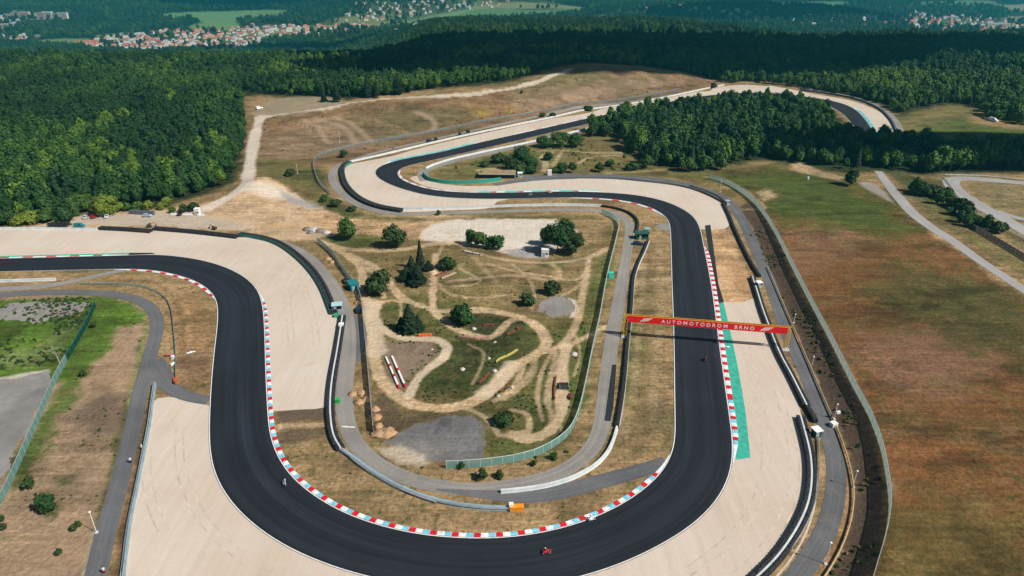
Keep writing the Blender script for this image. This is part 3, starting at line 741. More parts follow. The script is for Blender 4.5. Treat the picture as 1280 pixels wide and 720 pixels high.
def build_ground():
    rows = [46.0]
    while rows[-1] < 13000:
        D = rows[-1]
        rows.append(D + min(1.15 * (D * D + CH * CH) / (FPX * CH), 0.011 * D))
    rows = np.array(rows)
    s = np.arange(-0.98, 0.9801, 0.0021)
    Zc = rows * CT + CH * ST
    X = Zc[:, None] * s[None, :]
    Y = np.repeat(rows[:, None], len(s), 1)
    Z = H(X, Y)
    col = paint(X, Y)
    # weeds grow on grass, not on bare sand, pavement or soil
    sat = (col.max(-1) - col.min(-1)) / (col.max(-1) + 1e-6)
    weeds = smooth(.5, .62, sat) * (1 - smooth(900, 1300, Y))
    dry_slope = smooth(.3, .5, fbm(X / 40, Y / 40, 8, 3))
    weeds = weeds * (0.35 + 0.65 * dry_slope)
    n, k = X.shape
    me = bpy.data.meshes.new("ground")
    me.vertices.add(n * k)
    me.vertices.foreach_set("co", np.stack([X, Y, Z], -1).astype(np.float32).ravel())
    i = np.arange(n - 1)[:, None] * k + np.arange(k - 1)[None, :]
    quads = np.stack([i, i + 1, i + k + 1, i + k], -1).reshape(-1, 4)
    me.loops.add(quads.size)
    me.loops.foreach_set("vertex_index", quads.ravel().astype(np.int32))
    me.polygons.add(len(quads))
    me.polygons.foreach_set("loop_start", (np.arange(len(quads)) * 4).astype(np.int32))
    me.polygons.foreach_set("use_smooth", np.ones(len(quads), bool))
    me.update(calc_edges=True)
    at_ = me.attributes.new("tint", 'FLOAT_COLOR', 'POINT')
    at_.data.foreach_set("color", np.concatenate([col, np.ones((n, k, 1))], -1).astype(np.float32).ravel())
    at2 = me.attributes.new("weeds", 'FLOAT', 'POINT')
    at2.data.foreach_set("value", weeds.astype(np.float32).ravel())
    me.materials.append(ground_material())
    o = link_mesh("ground", me)
    tag(o, "dry grass and woodland ground around the race circuit, falling to the valley", "ground", None, "structure")

build_ground()
# ------------------------------------------------------------------ track, run-off, service roads, kerbs
P_EDGE = [(-60, 324), (0, 323), (80, 321), (160, 319), (195, 318), (225, 320.5), (250, 324.5), (275, 331), (298, 341), (314, 352), (324, 365), (329, 382), (331.5, 410), (333, 460), (335.5, 510), (338, 540), (341.5, 555), (349, 572), (360, 590), (375, 605), (392, 618), (410, 630),
          (430, 640), (454, 650), (480, 657.5), (505, 664), (532, 668.5), (562, 671), (595, 672.5), (640, 671), (680, 665), (705, 659), (730, 651.5), (752, 642.5), (770, 634), (788, 623.5), (805, 611), (818, 599.5), (830, 586), (838, 571), (842.5, 555), (843, 540),
          (842.5, 500), (842, 450), (841, 400), (839.5, 360), (838.5, 320), (837.5, 290), (836, 278), (831.5, 271), (823, 264.5), (810, 258.5), (790, 252.8), (770, 249.8), (740, 247.6), (700, 247.3), (640, 248.8), (595, 248.8), (557, 247), (532, 244), (513, 239.5),
          (495, 234), (481, 228), (472, 222.5), (468, 217), (470, 211), (480, 205.5), (500, 199.5), (527, 194.5), (557, 188.5), (587, 181), (640, 169), (690, 157.8), (745, 145.6), (780, 139), (820, 130.5), (862, 122.5), (890, 118.8), (920, 116.6), (950, 115.8), (980, 117.4), (1008, 120.8),
          (1035, 125), (1055, 130), (1068, 136), (1079, 146), (1088, 158), (1096, 172)]
Q_EDGE = [(-60, 341), (0, 340), (75, 338.3), (125, 337.4), (160, 336.6), (190, 338), (212, 342), (232, 347.2), (250, 355), (262, 364), (269, 373), (271.5, 387), (270.5, 410), (267.5, 435), (264, 470), (261.5, 510), (260.5, 540), (261.5, 565), (265.5, 587.5), (273, 606), (285, 625),
          (300, 642.5), (320, 660), (344, 677), (372, 692), (402, 704.5), (437, 716.5), (480, 727), (530, 735), (580, 739), (630, 739), (680, 733), (737, 719.5), (780, 705), (812, 690), (840, 675), (865, 658.5), (885, 641), (900, 622.5), (910, 604), (916, 582), (917.5, 560), (915.5, 540),
          (909.5, 497), (901.5, 442), (895, 392), (890.5, 360), (885, 330), (880, 306), (876.5, 289), (872, 277), (864.5, 268), (851, 259.5), (834, 252.3), (814, 246.8), (790, 243), (765, 241), (740, 239.8), (690, 239.4), (640, 240.6), (595, 240.8), (557, 239), (532, 235.3),
          (515, 230), (502.5, 224.5), (497, 218), (499, 212.5), (507.5, 208), (525, 204), (545, 199.5), (570, 193.8), (617, 183), (650, 175.2), (690, 165.8), (740, 154), (780, 145.5), (820, 136.3), (862, 127), (890, 122.4), (920, 119.6), (950, 118.8), (980, 121), (1010, 125.4),
          (1033, 131.5), (1050, 140.5), (1062, 152), (1070, 163), (1075, 178)]

def line_world(px, step=2.0, sm=0):
    return catmull(flat(px), step)

P_W = soften(resample(line_world(P_EDGE, 3), step=2.5), 6)
Q_W = soften(resample(line_world(Q_EDGE, 3), step=2.5), 6)

def dtw(a, b):
    n, m = len(a), len(b)
    D = np.linalg.norm(a[:, None] - b[None], axis=2)
    D = D * D
    C = np.full((n + 1, m + 1), 1e18); C[0, 0] = 0
    B = np.zeros((n, m), np.int8)
    for i in range(n):
        lo, hi = max(0, int(i * m / n) - 160), min(m, int(i * m / n) + 160)
        for j in range(lo, hi):
            o = (C[i, j], C[i, j + 1], C[i + 1, j])
            k = o.index(min(o))
            C[i + 1, j + 1] = o[k] + D[i, j]; B[i, j] = k
    i, j = n - 1, m - 1; path = []
    while True:
        path.append((i, j))
        if i == 0 and j == 0: break
        k = B[i, j]
        if k == 0: i -= 1; j -= 1
        elif k == 1: i -= 1
        else: j -= 1
        if i < 0 or j < 0: break
    return path[::-1]

PAIRS = dtw(P_W, Q_W)

def strip_mesh(name, L, Rr, zoff, m, nx=8, drape=True, vlen=None):
    L = np.asarray(L); Rr = np.asarray(Rr)
    n = len(L)
    u = np.linspace(0, 1, nx + 1)
    P = L[:, None, :] * (1 - u)[None, :, None] + Rr[:, None, :] * u[None, :, None]
    z = (H(P[..., 0], P[..., 1]) if drape else np.zeros(P.shape[:2])) + zoff
    mid = 0.5 * (L + Rr)
    v = np.r_[0, np.cumsum(np.linalg.norm(np.diff(mid, axis=0), axis=1))]
    me = bpy.data.meshes.new(name)
    vs = np.concatenate([P, z[..., None]], -1).reshape(-1, 3)
    k = nx + 1
    fs = [(i * k + j, i * k + j + 1, (i + 1) * k + j + 1, (i + 1) * k + j) for i in range(n - 1) for j in range(nx)]
    me.from_pydata(vs.tolist(), [], fs)
    W = np.linalg.norm(Rr - L, axis=1)
    uv = me.uv_layers.new(name="UVMap")
    uu = np.repeat(u[None], n, 0).ravel(); vv = np.repeat(v[:, None], k, 1).ravel()
    li = np.zeros(len(me.loops), np.int32); me.loops.foreach_get("vertex_index", li)
    uv.data.foreach_set("uv", np.stack([uu[li], vv[li] / 15.0], -1).astype(np.float32).ravel())
    me.materials.append(m)
    bm = bmesh.new(); bm.from_mesh(me); bmesh.ops.recalc_face_normals(bm, faces=bm.faces)
    if sum(f.normal.z for f in bm.faces) < 0:
        bmesh.ops.reverse_faces(bm, faces=bm.faces)
    bm.to_mesh(me); bm.free()
    return link_mesh(name, me)

def asphalt_mat(name, col, streak=0.5, patch=0.15, blotch=None):
    m, nt, b = new_mat(name)
    uv = nt.nodes.new("ShaderNodeUVMap"); uv.uv_map = "UVMap"
    mp = nt.nodes.new("ShaderNodeMapping"); mp.inputs["Scale"].default_value = (16, 0.16, 1)
    nt.links.new(uv.outputs[0], mp.inputs[0])
    s1 = noise_tex(nt, mp.outputs[0], 1.0, 4, .6)
    mp2 = nt.nodes.new("ShaderNodeMapping"); mp2.inputs["Scale"].default_value = (5, 0.10, 1)
    nt.links.new(uv.outputs[0], mp2.inputs[0])
    s2 = noise_tex(nt, mp2.outputs[0], 1.0, 3, .5)
    p = gpos(nt)
    f = mathn(nt, 'MULTIPLY', rng(nt, s1, .3, .7, 1 - streak * .6, 1 + streak * .6), rng(nt, s2, .3, .75, 1 - streak * .5, 1 + streak * .9))
    f = mathn(nt, 'MULTIPLY', f, rng(nt, noise_tex(nt, p, .06, 5), .3, .7, 1 - patch, 1 + patch))
    f = mathn(nt, 'MULTIPLY', f, rng(nt, noise_tex(nt, p, 1.7, 5, .7), .25, .75, 1 - .18, 1 + .18))
    sc = nt.nodes.new("ShaderNodeVectorMath"); sc.operation = 'SCALE'
    sc.inputs[0].default_value = col
    nt.links.new(f, sc.inputs["Scale"])
    c = sc.outputs[0]
    if blotch:
        t = rng(nt, noise_tex(nt, p, .16, 6, .65), .52, .7, 0, .7)
        c = mixc(nt, t, c, blotch)
    nt.links.new(c, b.inputs["Base Color"])
    b.inputs["Roughness"].default_value = 0.82
    b.inputs["Specular IOR Level"].default_value = 0.22
    bump(nt, b, noise_tex(nt, p, 3.0, 4, .7), 0.3, 0.05)
    return m

M_TRACK = asphalt_mat("fresh_black_asphalt", (0.0128, 0.0158, 0.0222), 0.5, .14)
M_ROAD = asphalt_mat("worn_grey_asphalt", (0.215, 0.205, 0.19), 0.16, .18, (0.27, 0.245, 0.205))
M_ROAD_D = asphalt_mat("dark_grey_asphalt", (0.105, 0.108, 0.115), 0.22, .2, (0.15, 0.145, 0.14))
M_ROAD_L = asphalt_mat("pale_grey_asphalt", (0.29, 0.285, 0.28), 0.12, .12)
M_YARD = asphalt_mat("worn_concrete_yard", (0.20, 0.195, 0.19), 0.05, .32, (0.29, 0.27, 0.24))
M_PAD = asphalt_mat("mottled_dark_pad", (0.135, 0.132, 0.135), 0.04, .8, (0.27, 0.225, 0.172))
M_PATCH = asphalt_mat("tarred_asphalt", (0.02, 0.022, 0.027), 0.3, .1)

track = strip_mesh("race_track", [P_W[i] for i, j in PAIRS], [Q_W[j] for i, j in PAIRS], 0.075, M_TRACK, 8, False)
tag(track, "black asphalt race track winding through the hairpins", "race track", None, "structure")

def gravel_mat():
    m, nt, b = new_mat("raked_gravel")
    p = gpos(nt)
    big = noise_tex(nt, p, 0.028, 5, .6)
    mid = noise_tex(nt, p, 0.22, 6, .65)
    mp = nt.nodes.new("ShaderNodeMapping"); mp.inputs["Scale"].default_value = (0.7, 0.025, 1); mp.inputs["Rotation"].default_value = (0, 0, R(5))
    nt.links.new(p, mp.inputs[0])
    rake = noise_tex(nt, mp.outputs[0], 1.0, 4, .6)
    fine = noise_tex(nt, p, 2.5, 4, .7)
    c = mixc(nt, rng(nt, big, .34, .66, 0, 1), (0.53, 0.467, 0.402), (0.475, 0.395, 0.318))
    c = mixc(nt, rng(nt, mid, .56, .74, 0, .5), c, (0.52, 0.485, 0.43))
    c = mixc(nt, rng(nt, noise_tex(nt, p, 0.09, 6, .7), .60, .75, 0, .45), c, (0.36, 0.30, 0.225))
    f = mathn(nt, 'MULTIPLY', rng(nt, rake, .3, .7, .94, 1.06), rng(nt, fine, .28, .72, .92, 1.08))
    sc = nt.nodes.new("ShaderNodeVectorMath"); sc.operation = 'SCALE'
    nt.links.new(c, sc.inputs[0]); nt.links.new(f, sc.inputs["Scale"])
    nt.links.new(sc.outputs[0], b.inputs["Base Color"])
    b.inputs["Roughness"].default_value = 0.95
    b.inputs["Specular IOR Level"].default_value = 0.1
    bump(nt, b, fine, 0.4, 0.1)
    return m
M_GRAVEL = gravel_mat()

def sheet(name, px, zoff, m, label, cat, smooth_=True, ragged=0.0, world=None):
    w_ = flat(px) if world is None else world
    if smooth_:
        w_ = catmull(w_, 3, True)
    if ragged:
        q = resample(np.vstack([w_, w_[:1]]), step=0.7)[:-1]
        q[:, 0] += ragged * (fbm(q[:, 0] / 2.0, q[:, 1] / 2.0, 91, 3) - .5) * 2
        q[:, 1] += ragged * (fbm(q[:, 0] / 2.0, q[:, 1] / 2.0, 92, 3) - .5) * 2
        w_ = q
    vs = [Vector((a, b, 0)) for a, b in w_]
    tr = tessellate_polygon([vs])
    mb = MB()
    mb.add([(v.x, v.y, zoff) for v in vs], [t for t in tr])
    me = mb.mesh(name, m)
    bm = bmesh.new(); bm.from_mesh(me)
    for f in bm.faces:
        if f.normal.z < 0: f.normal_flip()
    bm.to_mesh(me); bm.free()
    o = link_mesh(name, me)
    uv = me.uv_layers.new(name="UVMap")
    li = np.zeros(len(me.loops), np.int32); me.loops.foreach_get("vertex_index", li)
    co = np.array([(v.x, v.y) for v in vs])
    uv.data.foreach_set("uv", (co[li] / 15).astype(np.float32).ravel())
    tag(o, label, cat, None, "structure")
    return o

def pedge(x0, y0, x1, y1, edge):
    """piece of a track edge between the points nearest to two photo points"""
    a, b = flat([(x0, y0), (x1, y1)])
    i = int(np.argmin(np.linalg.norm(edge - a, axis=1))); j = int(np.argmin(np.linalg.norm(edge - b, axis=1)))
    return edge[i:j + 1] if i <= j else edge[j:i + 1][::-1]

def pe(*a):
    """the same piece, always in the order the edge runs"""
    x0, y0, x1, y1, edge = a
    p_ = flat([(x0, y0), (x1, y1)])
    i, j = sorted(int(np.argmin(np.linalg.norm(edge - q, axis=1))) for q in p_)
    return edge[i:j + 1]

# run-off beds follow the track edge on one side and their barrier on the other
def bed(label, edge_piece, px_back, z, ragged=0.0):
    back = catmull(flat(px_back), 3)
    return sheet("gravel_trap", None, z, M_GRAVEL, label, "gravel", False, ragged, np.vstack([edge_piece, back]))

bed("wide beige gravel trap outside the left hand bend", pedge(-60, 323, 336, 512, P_W),
    [(344, 514), (375, 512), (411, 508), (414, 480), (418, 455), (421, 425), (425, 402), (420, 397), (413, 380), (402, 359), (388, 340), (370, 322), (347, 306), (318, 297), (297, 297), (250, 293), (193, 288), (125, 286), (0, 286), (-60, 286)], 0.03)
bed("beige gravel trap along the outside of the lowest bend", pedge(261, 506, 737, 719, Q_W),
    [(737, 760), (600, 775), (400, 760), (154, 760), (157, 720), (164, 660), (172, 615), (181, 570), (187, 535), (192, 502), (197, 498), (225, 497), (245, 503)], 0.03)
bed("beige gravel trap between the main straight and the black tyre wall", pedge(737, 719, 892, 372, Q_W),
    [(905, 377), (928, 378), (945, 372), (953, 393), (961, 416), (973, 448), (989, 480), (999, 508), (1003, 530), (1008, 570), (1009, 605), (1004, 635), (990, 663), (968, 690), (940, 720), (905, 760), (737, 770)], 0.03)
bed("pale gravel trap around the top of the loop", pedge(576, 241, 877, 288, Q_W),
    [(890, 287), (906, 286), (912, 280), (908, 265), (901, 254), (880, 243), (850, 233), (800, 227), (765, 224), (690, 224), (650, 228), (620, 232), (570, 232), (548, 229), (534, 222), (528, 219), (513, 222), (530, 232), (552, 237)], 0.03)
bed("pale gravel trap outside the far hairpin", pedge(640, 249, 960, 115, P_W),
    [(962, 108), (930, 106), (905, 108), (860, 117), (800, 129), (740, 138), (690, 148), (640, 159), (585, 171), (530, 184), (490, 195), (455, 202), (436, 206), (428, 214), (431, 228), (440, 241), (458, 253), (480, 261), (505, 265), (560, 263), (610, 260), (622, 252)], 0.03)
bed("pale gravel trap on the far right bend before the wood", pedge(960, 115, 1096, 172, P_W),
    [(1112, 174), (1118, 166), (1109, 148), (1094, 137), (1060, 125), (1020, 118), (985, 111), (962, 107)], 0.03)

def ribbon(name, px, width, zoff, m, label, cat="road", nx=4, step=2.5, world=None):
    c = soften(resample(catmull(G(px)[:, :2], 3) if world is None else world, step=step), 3)
    t = np.gradient(c, axis=0); t /= np.linalg.norm(t, axis=1)[:, None]
    nrm = np.stack([t[:, 1], -t[:, 0]], -1)
    wv = np.interp(np.linspace(0, 1, len(c)), np.linspace(0, 1, len(np.atleast_1d(width))), np.atleast_1d(width)) if np.ndim(width) else np.full(len(c), width)
    o = strip_mesh(name, c - nrm * wv[:, None] / 2, c + nrm * wv[:, None] / 2, zoff, m, nx)
    tag(o, label, cat, None, "structure")
    return o

ribbon("service_road", [(300, 291), (318, 296), (345, 301.5), (368, 310), (388, 323), (404, 340), (417, 358), (427, 377), (434, 400), (435, 430), (433, 465), (430, 490), (431, 515), (435, 535), (443, 553), (460, 572), (488, 590), (520, 602), (555, 609.5), (595, 612.5),
    (640, 607), (677, 600), (710, 586.5), (734, 568.5), (747, 550), (753, 530), (757, 490), (762, 447), (767, 410), (772, 385), (777, 355), (782, 325), (786, 298), (787, 284), (781, 272), (765, 265.5), (740, 263), (690, 262.5), (640, 264), (557, 266.2), (507, 268), (475, 264.5),
    (450, 256.5), (432, 246), (420, 233), (415.5, 222), (419, 211), (432, 203)], [4.2, 4.2, 4.4, 5.0, 4.4, 4.0, 4.4, 4.4, 4.4, 4.0, 4.0, 3.8, 3.8, 4.5, 4.5, 5], 0.05, M_ROAD, "grey asphalt service road looping round the motocross infield")
ribbon("service_road", [(437, 396), (445, 395), (449, 410), (449, 435), (447, 452)], [2.5, 4, 4.5, 4, 2], 0.045, M_ROAD_D, "dark asphalt lay-by on the infield service road")
ribbon("service_road", [(428, 205), (470, 191), (530, 177), (585, 164.5), (640, 152), (690, 142), (740, 132.5), (800, 125.5), (840, 119.5)], 4, 0.05, M_ROAD, "narrow grey service road under the brown hillside")
ribbon("service_road", [(545, 612), (590, 617), (640, 621), (680, 618.5), (715, 612), (745, 603.5), (775, 595.5), (806, 587.5), (834, 577)], [.6, 2.4, 4.2, 4.6, 4.6, 4.4, 4], 0.055, M_ROAD_D, "grey asphalt link road from the service road to the track")
ribbon("service_road", [(960, 765), (997, 720), (1017, 692), (1034, 660), (1043, 627), (1046, 595), (1043, 565), (1035, 540), (1026, 512), (1017, 490), (1002, 455), (985, 420), (975, 390), (960, 347), (946, 315), (932, 284), (920, 263), (908, 250), (893, 242), (868, 233), (838, 226.5), (765, 220.6), (700, 219.5), (655, 222.5)],
    [4.2, 4.2, 4.4, 4.4, 4.4, 4.4, 4.8, 4.8, 5, 5, 6, 6, 6], 0.05, M_ROAD_D, "dark grey service road behind the long black tyre wall")
ribbon("service_road", [(-60, 371), (0, 369), (50, 366), (112, 366), (152, 369.5), (178, 377), (192, 389), (197, 403), (195, 418), (188, 443), (181, 470), (173, 500), (165, 540), (155, 580), (145, 620), (132, 665), (120, 720), (108, 770)], 4.2, 0.05, M_ROAD_D, "asphalt service road curving down the left edge")
ribbon("service_road", [(-60, 363), (0, 361), (60, 357.5), (95, 351), (125, 343.5), (155, 338)], [4, 4, 4, 3.6, 3], 0.045, M_ROAD, "pale asphalt link joining the track at the left edge")
ribbon("service_road", [(188, 452), (199, 466), (209, 482), (228, 494), (245, 499), (262, 500.5)], [7, 7, 5, 4.2, 4, 4], 0.06, M_ROAD_D, "short grey link road from the left service road to the track")
ribbon("service_road", [(532, 226), (528, 216), (537, 210), (560, 203), (590, 196), (620, 189.5), (650, 182), (690, 172), (740, 161)], 6, 0.05, M_ROAD, "service road inside the far hairpin")
ribbon("service_road", [(618, 231), (650, 226), (690, 223), (720, 222)], 5, 0.048, M_ROAD_D, "asphalt apron behind the upper gravel trap")
ribbon("country_road", [(1098, 214), (1103, 221), (1115, 237), (1132, 257), (1155, 278), (1186, 298), (1218, 321), (1250, 343), (1285, 366), (1340, 402)], [4, 5, 5.5, 5.5, 5, 4.6, 4.4, 4.2], 0.06, M_ROAD_L, "pale grey country road beyond the right hand field")
ribbon("access_road", [(1400, 240), (1300, 231.5), (1270, 228), (1235, 225), (1205, 223), (1190, 224.5), (1189, 230), (1203, 244), (1224, 257), (1248, 270), (1274, 285), (1300, 300), (1350, 330)], [7, 7, 7, 8, 8, 8, 8, 7, 7, 7], 0.06, M_ROAD_L, "pale asphalt car park road turning at the right edge")
ribbon("access_road", [(1246, 264), (1268, 272), (1300, 277), (1400, 290)], 5, 0.055, M_ROAD_L, "side arm of the pale car park road")
sheet("black_asphalt_strip", [(881, 282), (888, 281), (898, 355), (905, 378), (897, 379), (890, 340)], 0.045, M_PATCH, "black asphalt strip beside the right hand kerb", "asphalt", False)
sheet("tarred_patch", [(765, 456), (770.5, 456), (766.5, 510), (763, 527), (755.5, 526)], 0.065, M_PATCH, "long black tarred patch on the infield service road", "road patch", False)
sheet("black_asphalt_strip", [(160, 319), (195, 317.5), (190, 316), (162, 316)], 0.045, M_PATCH, "black asphalt strip at the start of the left bend", "asphalt", False)
sheet("grey_asphalt_patch", [(820, 282), (837, 279), (838, 288), (824, 287)], 0.04, M_ROAD, "small worn asphalt patch on the inside of the loop", "asphalt", True, .3)

for px, m_, lab in (
        ([(675, 379), (690, 370), (708, 372), (717, 382), (712, 393), (690, 396), (676, 390)], M_ROAD, "small round grey pad in the infield"),
        ([(-60, 398), (5, 384), (15, 378), (113, 378), (104, 390), (70, 396), (45, 404), (12, 400), (-60, 408)], M_ROAD, "grey asphalt patch in the bright grass at the left"),
        ([(-90, 490), (10, 474), (64, 464), (62, 482), (46, 515), (20, 560), (-5, 612), (-90, 700)], M_YARD, "grey concrete yard at the left edge")):
    sheet("paved_pad", px, .035, m_, lab, "paved pad", False, 1.6)
sheet("stop_line", [(427, 532.5), (443.5, 533.5), (443.5, 535), (427, 534)], .07, mat("white_road_paint", (0.66, 0.67, 0.66), .6, .16, 1.2), "white line across the infield service road", "line", False)
# ---- paint
M_WHITE = mat("white_road_paint", (0.66, 0.67, 0.66), .6, .16, 1.2)
M_GREENP = mat("teal_green_paint", (0.04, 0.345, 0.262), .7, .25, .7)
M_TEALPALE = mat("faded_teal_paint", (0.30, 0.52, 0.46), .7, .2, .5)
def edge_line(edge, label, off=0.25, wd=0.11):
    c = edge
    t = np.gradient(c, axis=0); t /= np.linalg.norm(t, axis=1)[:, None]
    nrm = np.stack([t[:, 1], -t[:, 0]], -1)
    o = strip_mesh("edge_line", c + nrm * (off - wd), c + nrm * (off + wd), 0.085, M_WHITE, 1, False)
    tag(o, label, "line", None, "structure")
edge_line(P_W, "white painted line on the infield edge of the track", 0.2)
edge_line(Q_W, "white painted line on the outer edge of the track", -0.2)
sheet("paint_strip", [(898, 378.5), (904.5, 378.5), (912, 410), (923, 462), (932, 515), (938, 572), (919.5, 575), (918.5, 555), (915, 530), (907, 470)], 0.045, M_GREENP, "teal green painted run-off strip beside the straight kerb", "painted strip", False)

M_KRED = mat("kerb_red_paint", (0.55, 0.014, 0.025), .5, .45, 1.6)
M_KWHITE = mat("kerb_white_paint", (0.68, 0.69, 0.70), .5, .3, 1.6)
M_KBLUE = mat("kerb_sky_blue_paint", (0.18, 0.48, 0.62), .5, .35, 1.6)
M_KTEAL = mat("kerb_teal_paint", (0.10, 0.42, 0.36), .5, .2, 1.2)
M_KPINK = mat("kerb_faded_pink_paint", (0.45, 0.30, 0.30), .6, .2, 1.2)

def kerb(edge, side, width, pattern, period, label, taper=8.0, gap=0.0, ends=(1, 1)):
    """raised sloping kerb along an edge; side +1 lies right of travel; pattern: (material index, share) pairs"""
    mats = [M_KRED, M_KWHITE, M_KBLUE, M_KTEAL, M_KPINK]
    s = np.r_[0, np.cumsum(np.linalg.norm(np.diff(edge, axis=0), axis=1))]
    cuts = [0.0]; ids = []
    x = 0.0
    while x < s[-1]:
        for mi, sh in pattern:
            L = period * sh
            ids.append(1 if ((ends[0] and x < taper * .6) or (ends[1] and x > s[-1] - taper * .6)) and len(pattern) > 1 else mi)
            x += L
            cuts.append(min(x, s[-1]))
            if x >= s[-1]: break
    cuts = np.array(cuts)
    xs = np.interp(cuts, s, edge[:, 0]); ys = np.interp(cuts, s, edge[:, 1])
    c = np.stack([xs, ys], -1)
    e2 = soften(edge, 3)
    t = np.gradient(e2, axis=0); t /= np.linalg.norm(t, axis=1)[:, None]
    nn = np.stack([t[:, 1], -t[:, 0]], -1) * side
    nrm = np.stack([np.interp(cuts, s, nn[:, 0]), np.interp(cuts, s, nn[:, 1])], -1)
    wv = width * np.clip(np.minimum(cuts / taper if ends[0] else 1e3, (s[-1] - cuts) / taper if ends[1] else 1e3) * .85 + .15, .15, 1)
    mb = MB()
    prof = [(0.0, 0.09), (0.5, 0.15), (1.0, 0.12), (1.0, -0.02)]
    vs = []
    for p, n_, w_ in zip(c, nrm, wv):
        for a, z in prof:
            q = p + n_ * (gap + a * w_)
            vs.append((q[0], q[1], z))
    k = len(prof)
    mb.add(vs, [])
    for i in range(len(c) - 1):
        for j in range(k - 1):
            mb.f.append((i * k + j, i * k + j + 1, (i + 1) * k + j + 1, (i + 1) * k + j)); mb.m.append(ids[min(i, len(ids) - 1)])
    o = mb.build("track_kerb", mats)
    tag(o, label, "kerb", None, "structure")
RWB = [(0, .32), (1, .34), (2, .34)]
RW = [(0, .42), (1, .58)]
kerb(pe(325, 367, 838, 571, P_W), -1, 1.1, RWB, 4.6, "red white and sky blue kerb round the inside of the lowest bend", 12)
kerb(pe(917, 583, 909.5, 497, Q_W), 1, 1.35, RWB, 4.4, "lower stretch of the straight kerb with pale blue blocks", 10, ends=(1, 0))
kerb(pe(909.5, 497, 880, 307, Q_W), 1, 1.35, RW, 4.2, "red and white kerb along the right of the main straight", 8, ends=(0, 1))
kerb(pe(145, 337, 269, 374, Q_W), 1, 1.1, RW, 6.5, "red and white kerb inside the left hand bend", 8)
kerb(pe(-60, 324, 150, 319, P_W), -1, 1.0, RW, 9, "red and white kerb beside the teal strip at the left edge", 6)
kerb(pe(830, 270, 712, 247, P_W), -1, 1.3, [(0, .35), (1, .65)], 10, "faded red and white kerb inside the loop", 10)
kerb(pe(585, 241, 755, 240, Q_W), 1, 1.6, [(0, .2), (3, .5), (1, .3)], 14, "teal and red kerb before the loop", 10)
kerb(pe(499, 213, 575, 240.2, Q_W), 1, 1.1, [(4, .4), (1, .6)], 8, "pale pink kerb inside the far hairpin", 8)
kerb(pe(482, 205, 600, 178, P_W), -1, 2.0, [(3, .6), (2, .4)], 10, "pale teal kerb leaving the far hairpin", 10)
kerb(pe(1066, 135, 1094, 170, P_W), -1, 2.4, [(3, .5), (2, .5)], 12, "light teal kerb on the far right bend", 8)
kerb(pe(800, 135, 640, 169, P_W), -1, 1.2, [(4, .3), (1, .7)], 22, "pale kerb on the far straight", 8)
def off_strip(edge, o0, o1, label, m):
    t = np.gradient(edge, axis=0); t /= np.linalg.norm(t, axis=1)[:, None]
    nrm = np.stack([t[:, 1], -t[:, 0]], -1)
    o = strip_mesh("paint_strip", edge + nrm * o0, edge + nrm * o1, 0.05, m, 1, False)
    tag(o, label, "painted strip", None, "structure")
off_strip(pe(-60, 324, 162, 319, P_W), -1.0, -2.4, "teal painted strip beside the track at the left edge", M_GREENP)
off_strip(pe(590, 241, 750, 240, Q_W), 1.8, 4.0, "faded teal strip beside the track before the loop", M_TEALPALE)
off_strip(pe(482, 205, 600, 178, P_W), -2.0, -3.2, "faded teal strip at the exit of the far hairpin", M_TEALPALE)

# ---- ruts left by the recovery trucks and the rake in the gravel
M_RUT = mat("pressed_gravel_rut", (0.47, 0.405, 0.335), .95, .22, .35)
def ruts(edge, offs, label, side):
    e2 = soften(edge, 12)
    t = np.gradient(e2, axis=0); t /= np.linalg.norm(t, axis=1)[:, None]
    nrm = np.stack([t[:, 1], -t[:, 0]], -1) * side
    n = len(e2); q = np.arange(n)
    for k, (o, a, b) in enumerate(offs):
        i, j = int(a * n), max(int(a * n) + 4, int(b * n))
        wob = 1.1 * (fbm(q / 14.0, q * 0 + 3.1 * k, 7, 3) - .5)[:, None]
        for d in (0.0, 1.9):
            wd = .16 + .12 * vnoise(q / 9.0, q * 0 + k, 11)[:, None]
            L_ = e2 + nrm * (o + d + wob - wd); R_ = e2 + nrm * (o + d + wob + wd)
            ob = strip_mesh("gravel_rut", L_[i:j], R_[i:j], 0.036, M_RUT, 1, False)
            tag(ob, label, "rut", None, "structure")
ruts(pe(261, 530, 737, 719, Q_W), [(6, .0, .45), (13, .05, .3), (5, .55, .95)], "faint wheel rut in the lower gravel trap", 1)
ruts(pe(790, 700, 896, 400, Q_W), [(7, .05, .9), (13, .1, .75), (17, .0, .5)], "faint wheel rut in the right gravel trap", 1)
ruts(pe(195, 318, 333, 460, P_W), [(7, .0, .9), (14, .2, .95)], "faint wheel rut in the left gravel trap", -1)
# ------------------------------------------------------------------ tyre walls, guard rails, fences
def tyre_mat():
    m, nt, b = new_mat("stacked_black_tyres")
    p = gpos(nt)
    v = nt.nodes.new("ShaderNodeTexVoronoi"); v.inputs["Scale"].default_value = 1.7
    nt.links.new(p, v.inputs["Vector"])
    f = rng(nt, v.outputs["Distance"], 0.05, .6, .5, 1.6)
    sc = nt.nodes.new("ShaderNodeVectorMath"); sc.operation = 'SCALE'
    sc.inputs[0].default_value = (0.014, 0.015, 0.018)
    nt.links.new(f, sc.inputs["Scale"])
    nt.links.new(sc.outputs[0], b.inputs["Base Color"])
    b.inputs["Roughness"].default_value = 0.75
    b.inputs["Specular IOR Level"].default_value = 0.3
    bump(nt, b, v.outputs["Distance"], 0.9, 0.25)
    return m
M_TYRE = tyre_mat()
M_BELT_G = mat("teal_green_conveyor_belt", (0.015, 0.16, 0.12), .6, .2, .6)
M_BELT_K = mat("black_conveyor_belt", (0.012, 0.013, 0.016), .6, .2, .6)
M_STEEL = mat("galvanised_steel", (0.42, 0.47, 0.50), .45, .18, .8, .3)
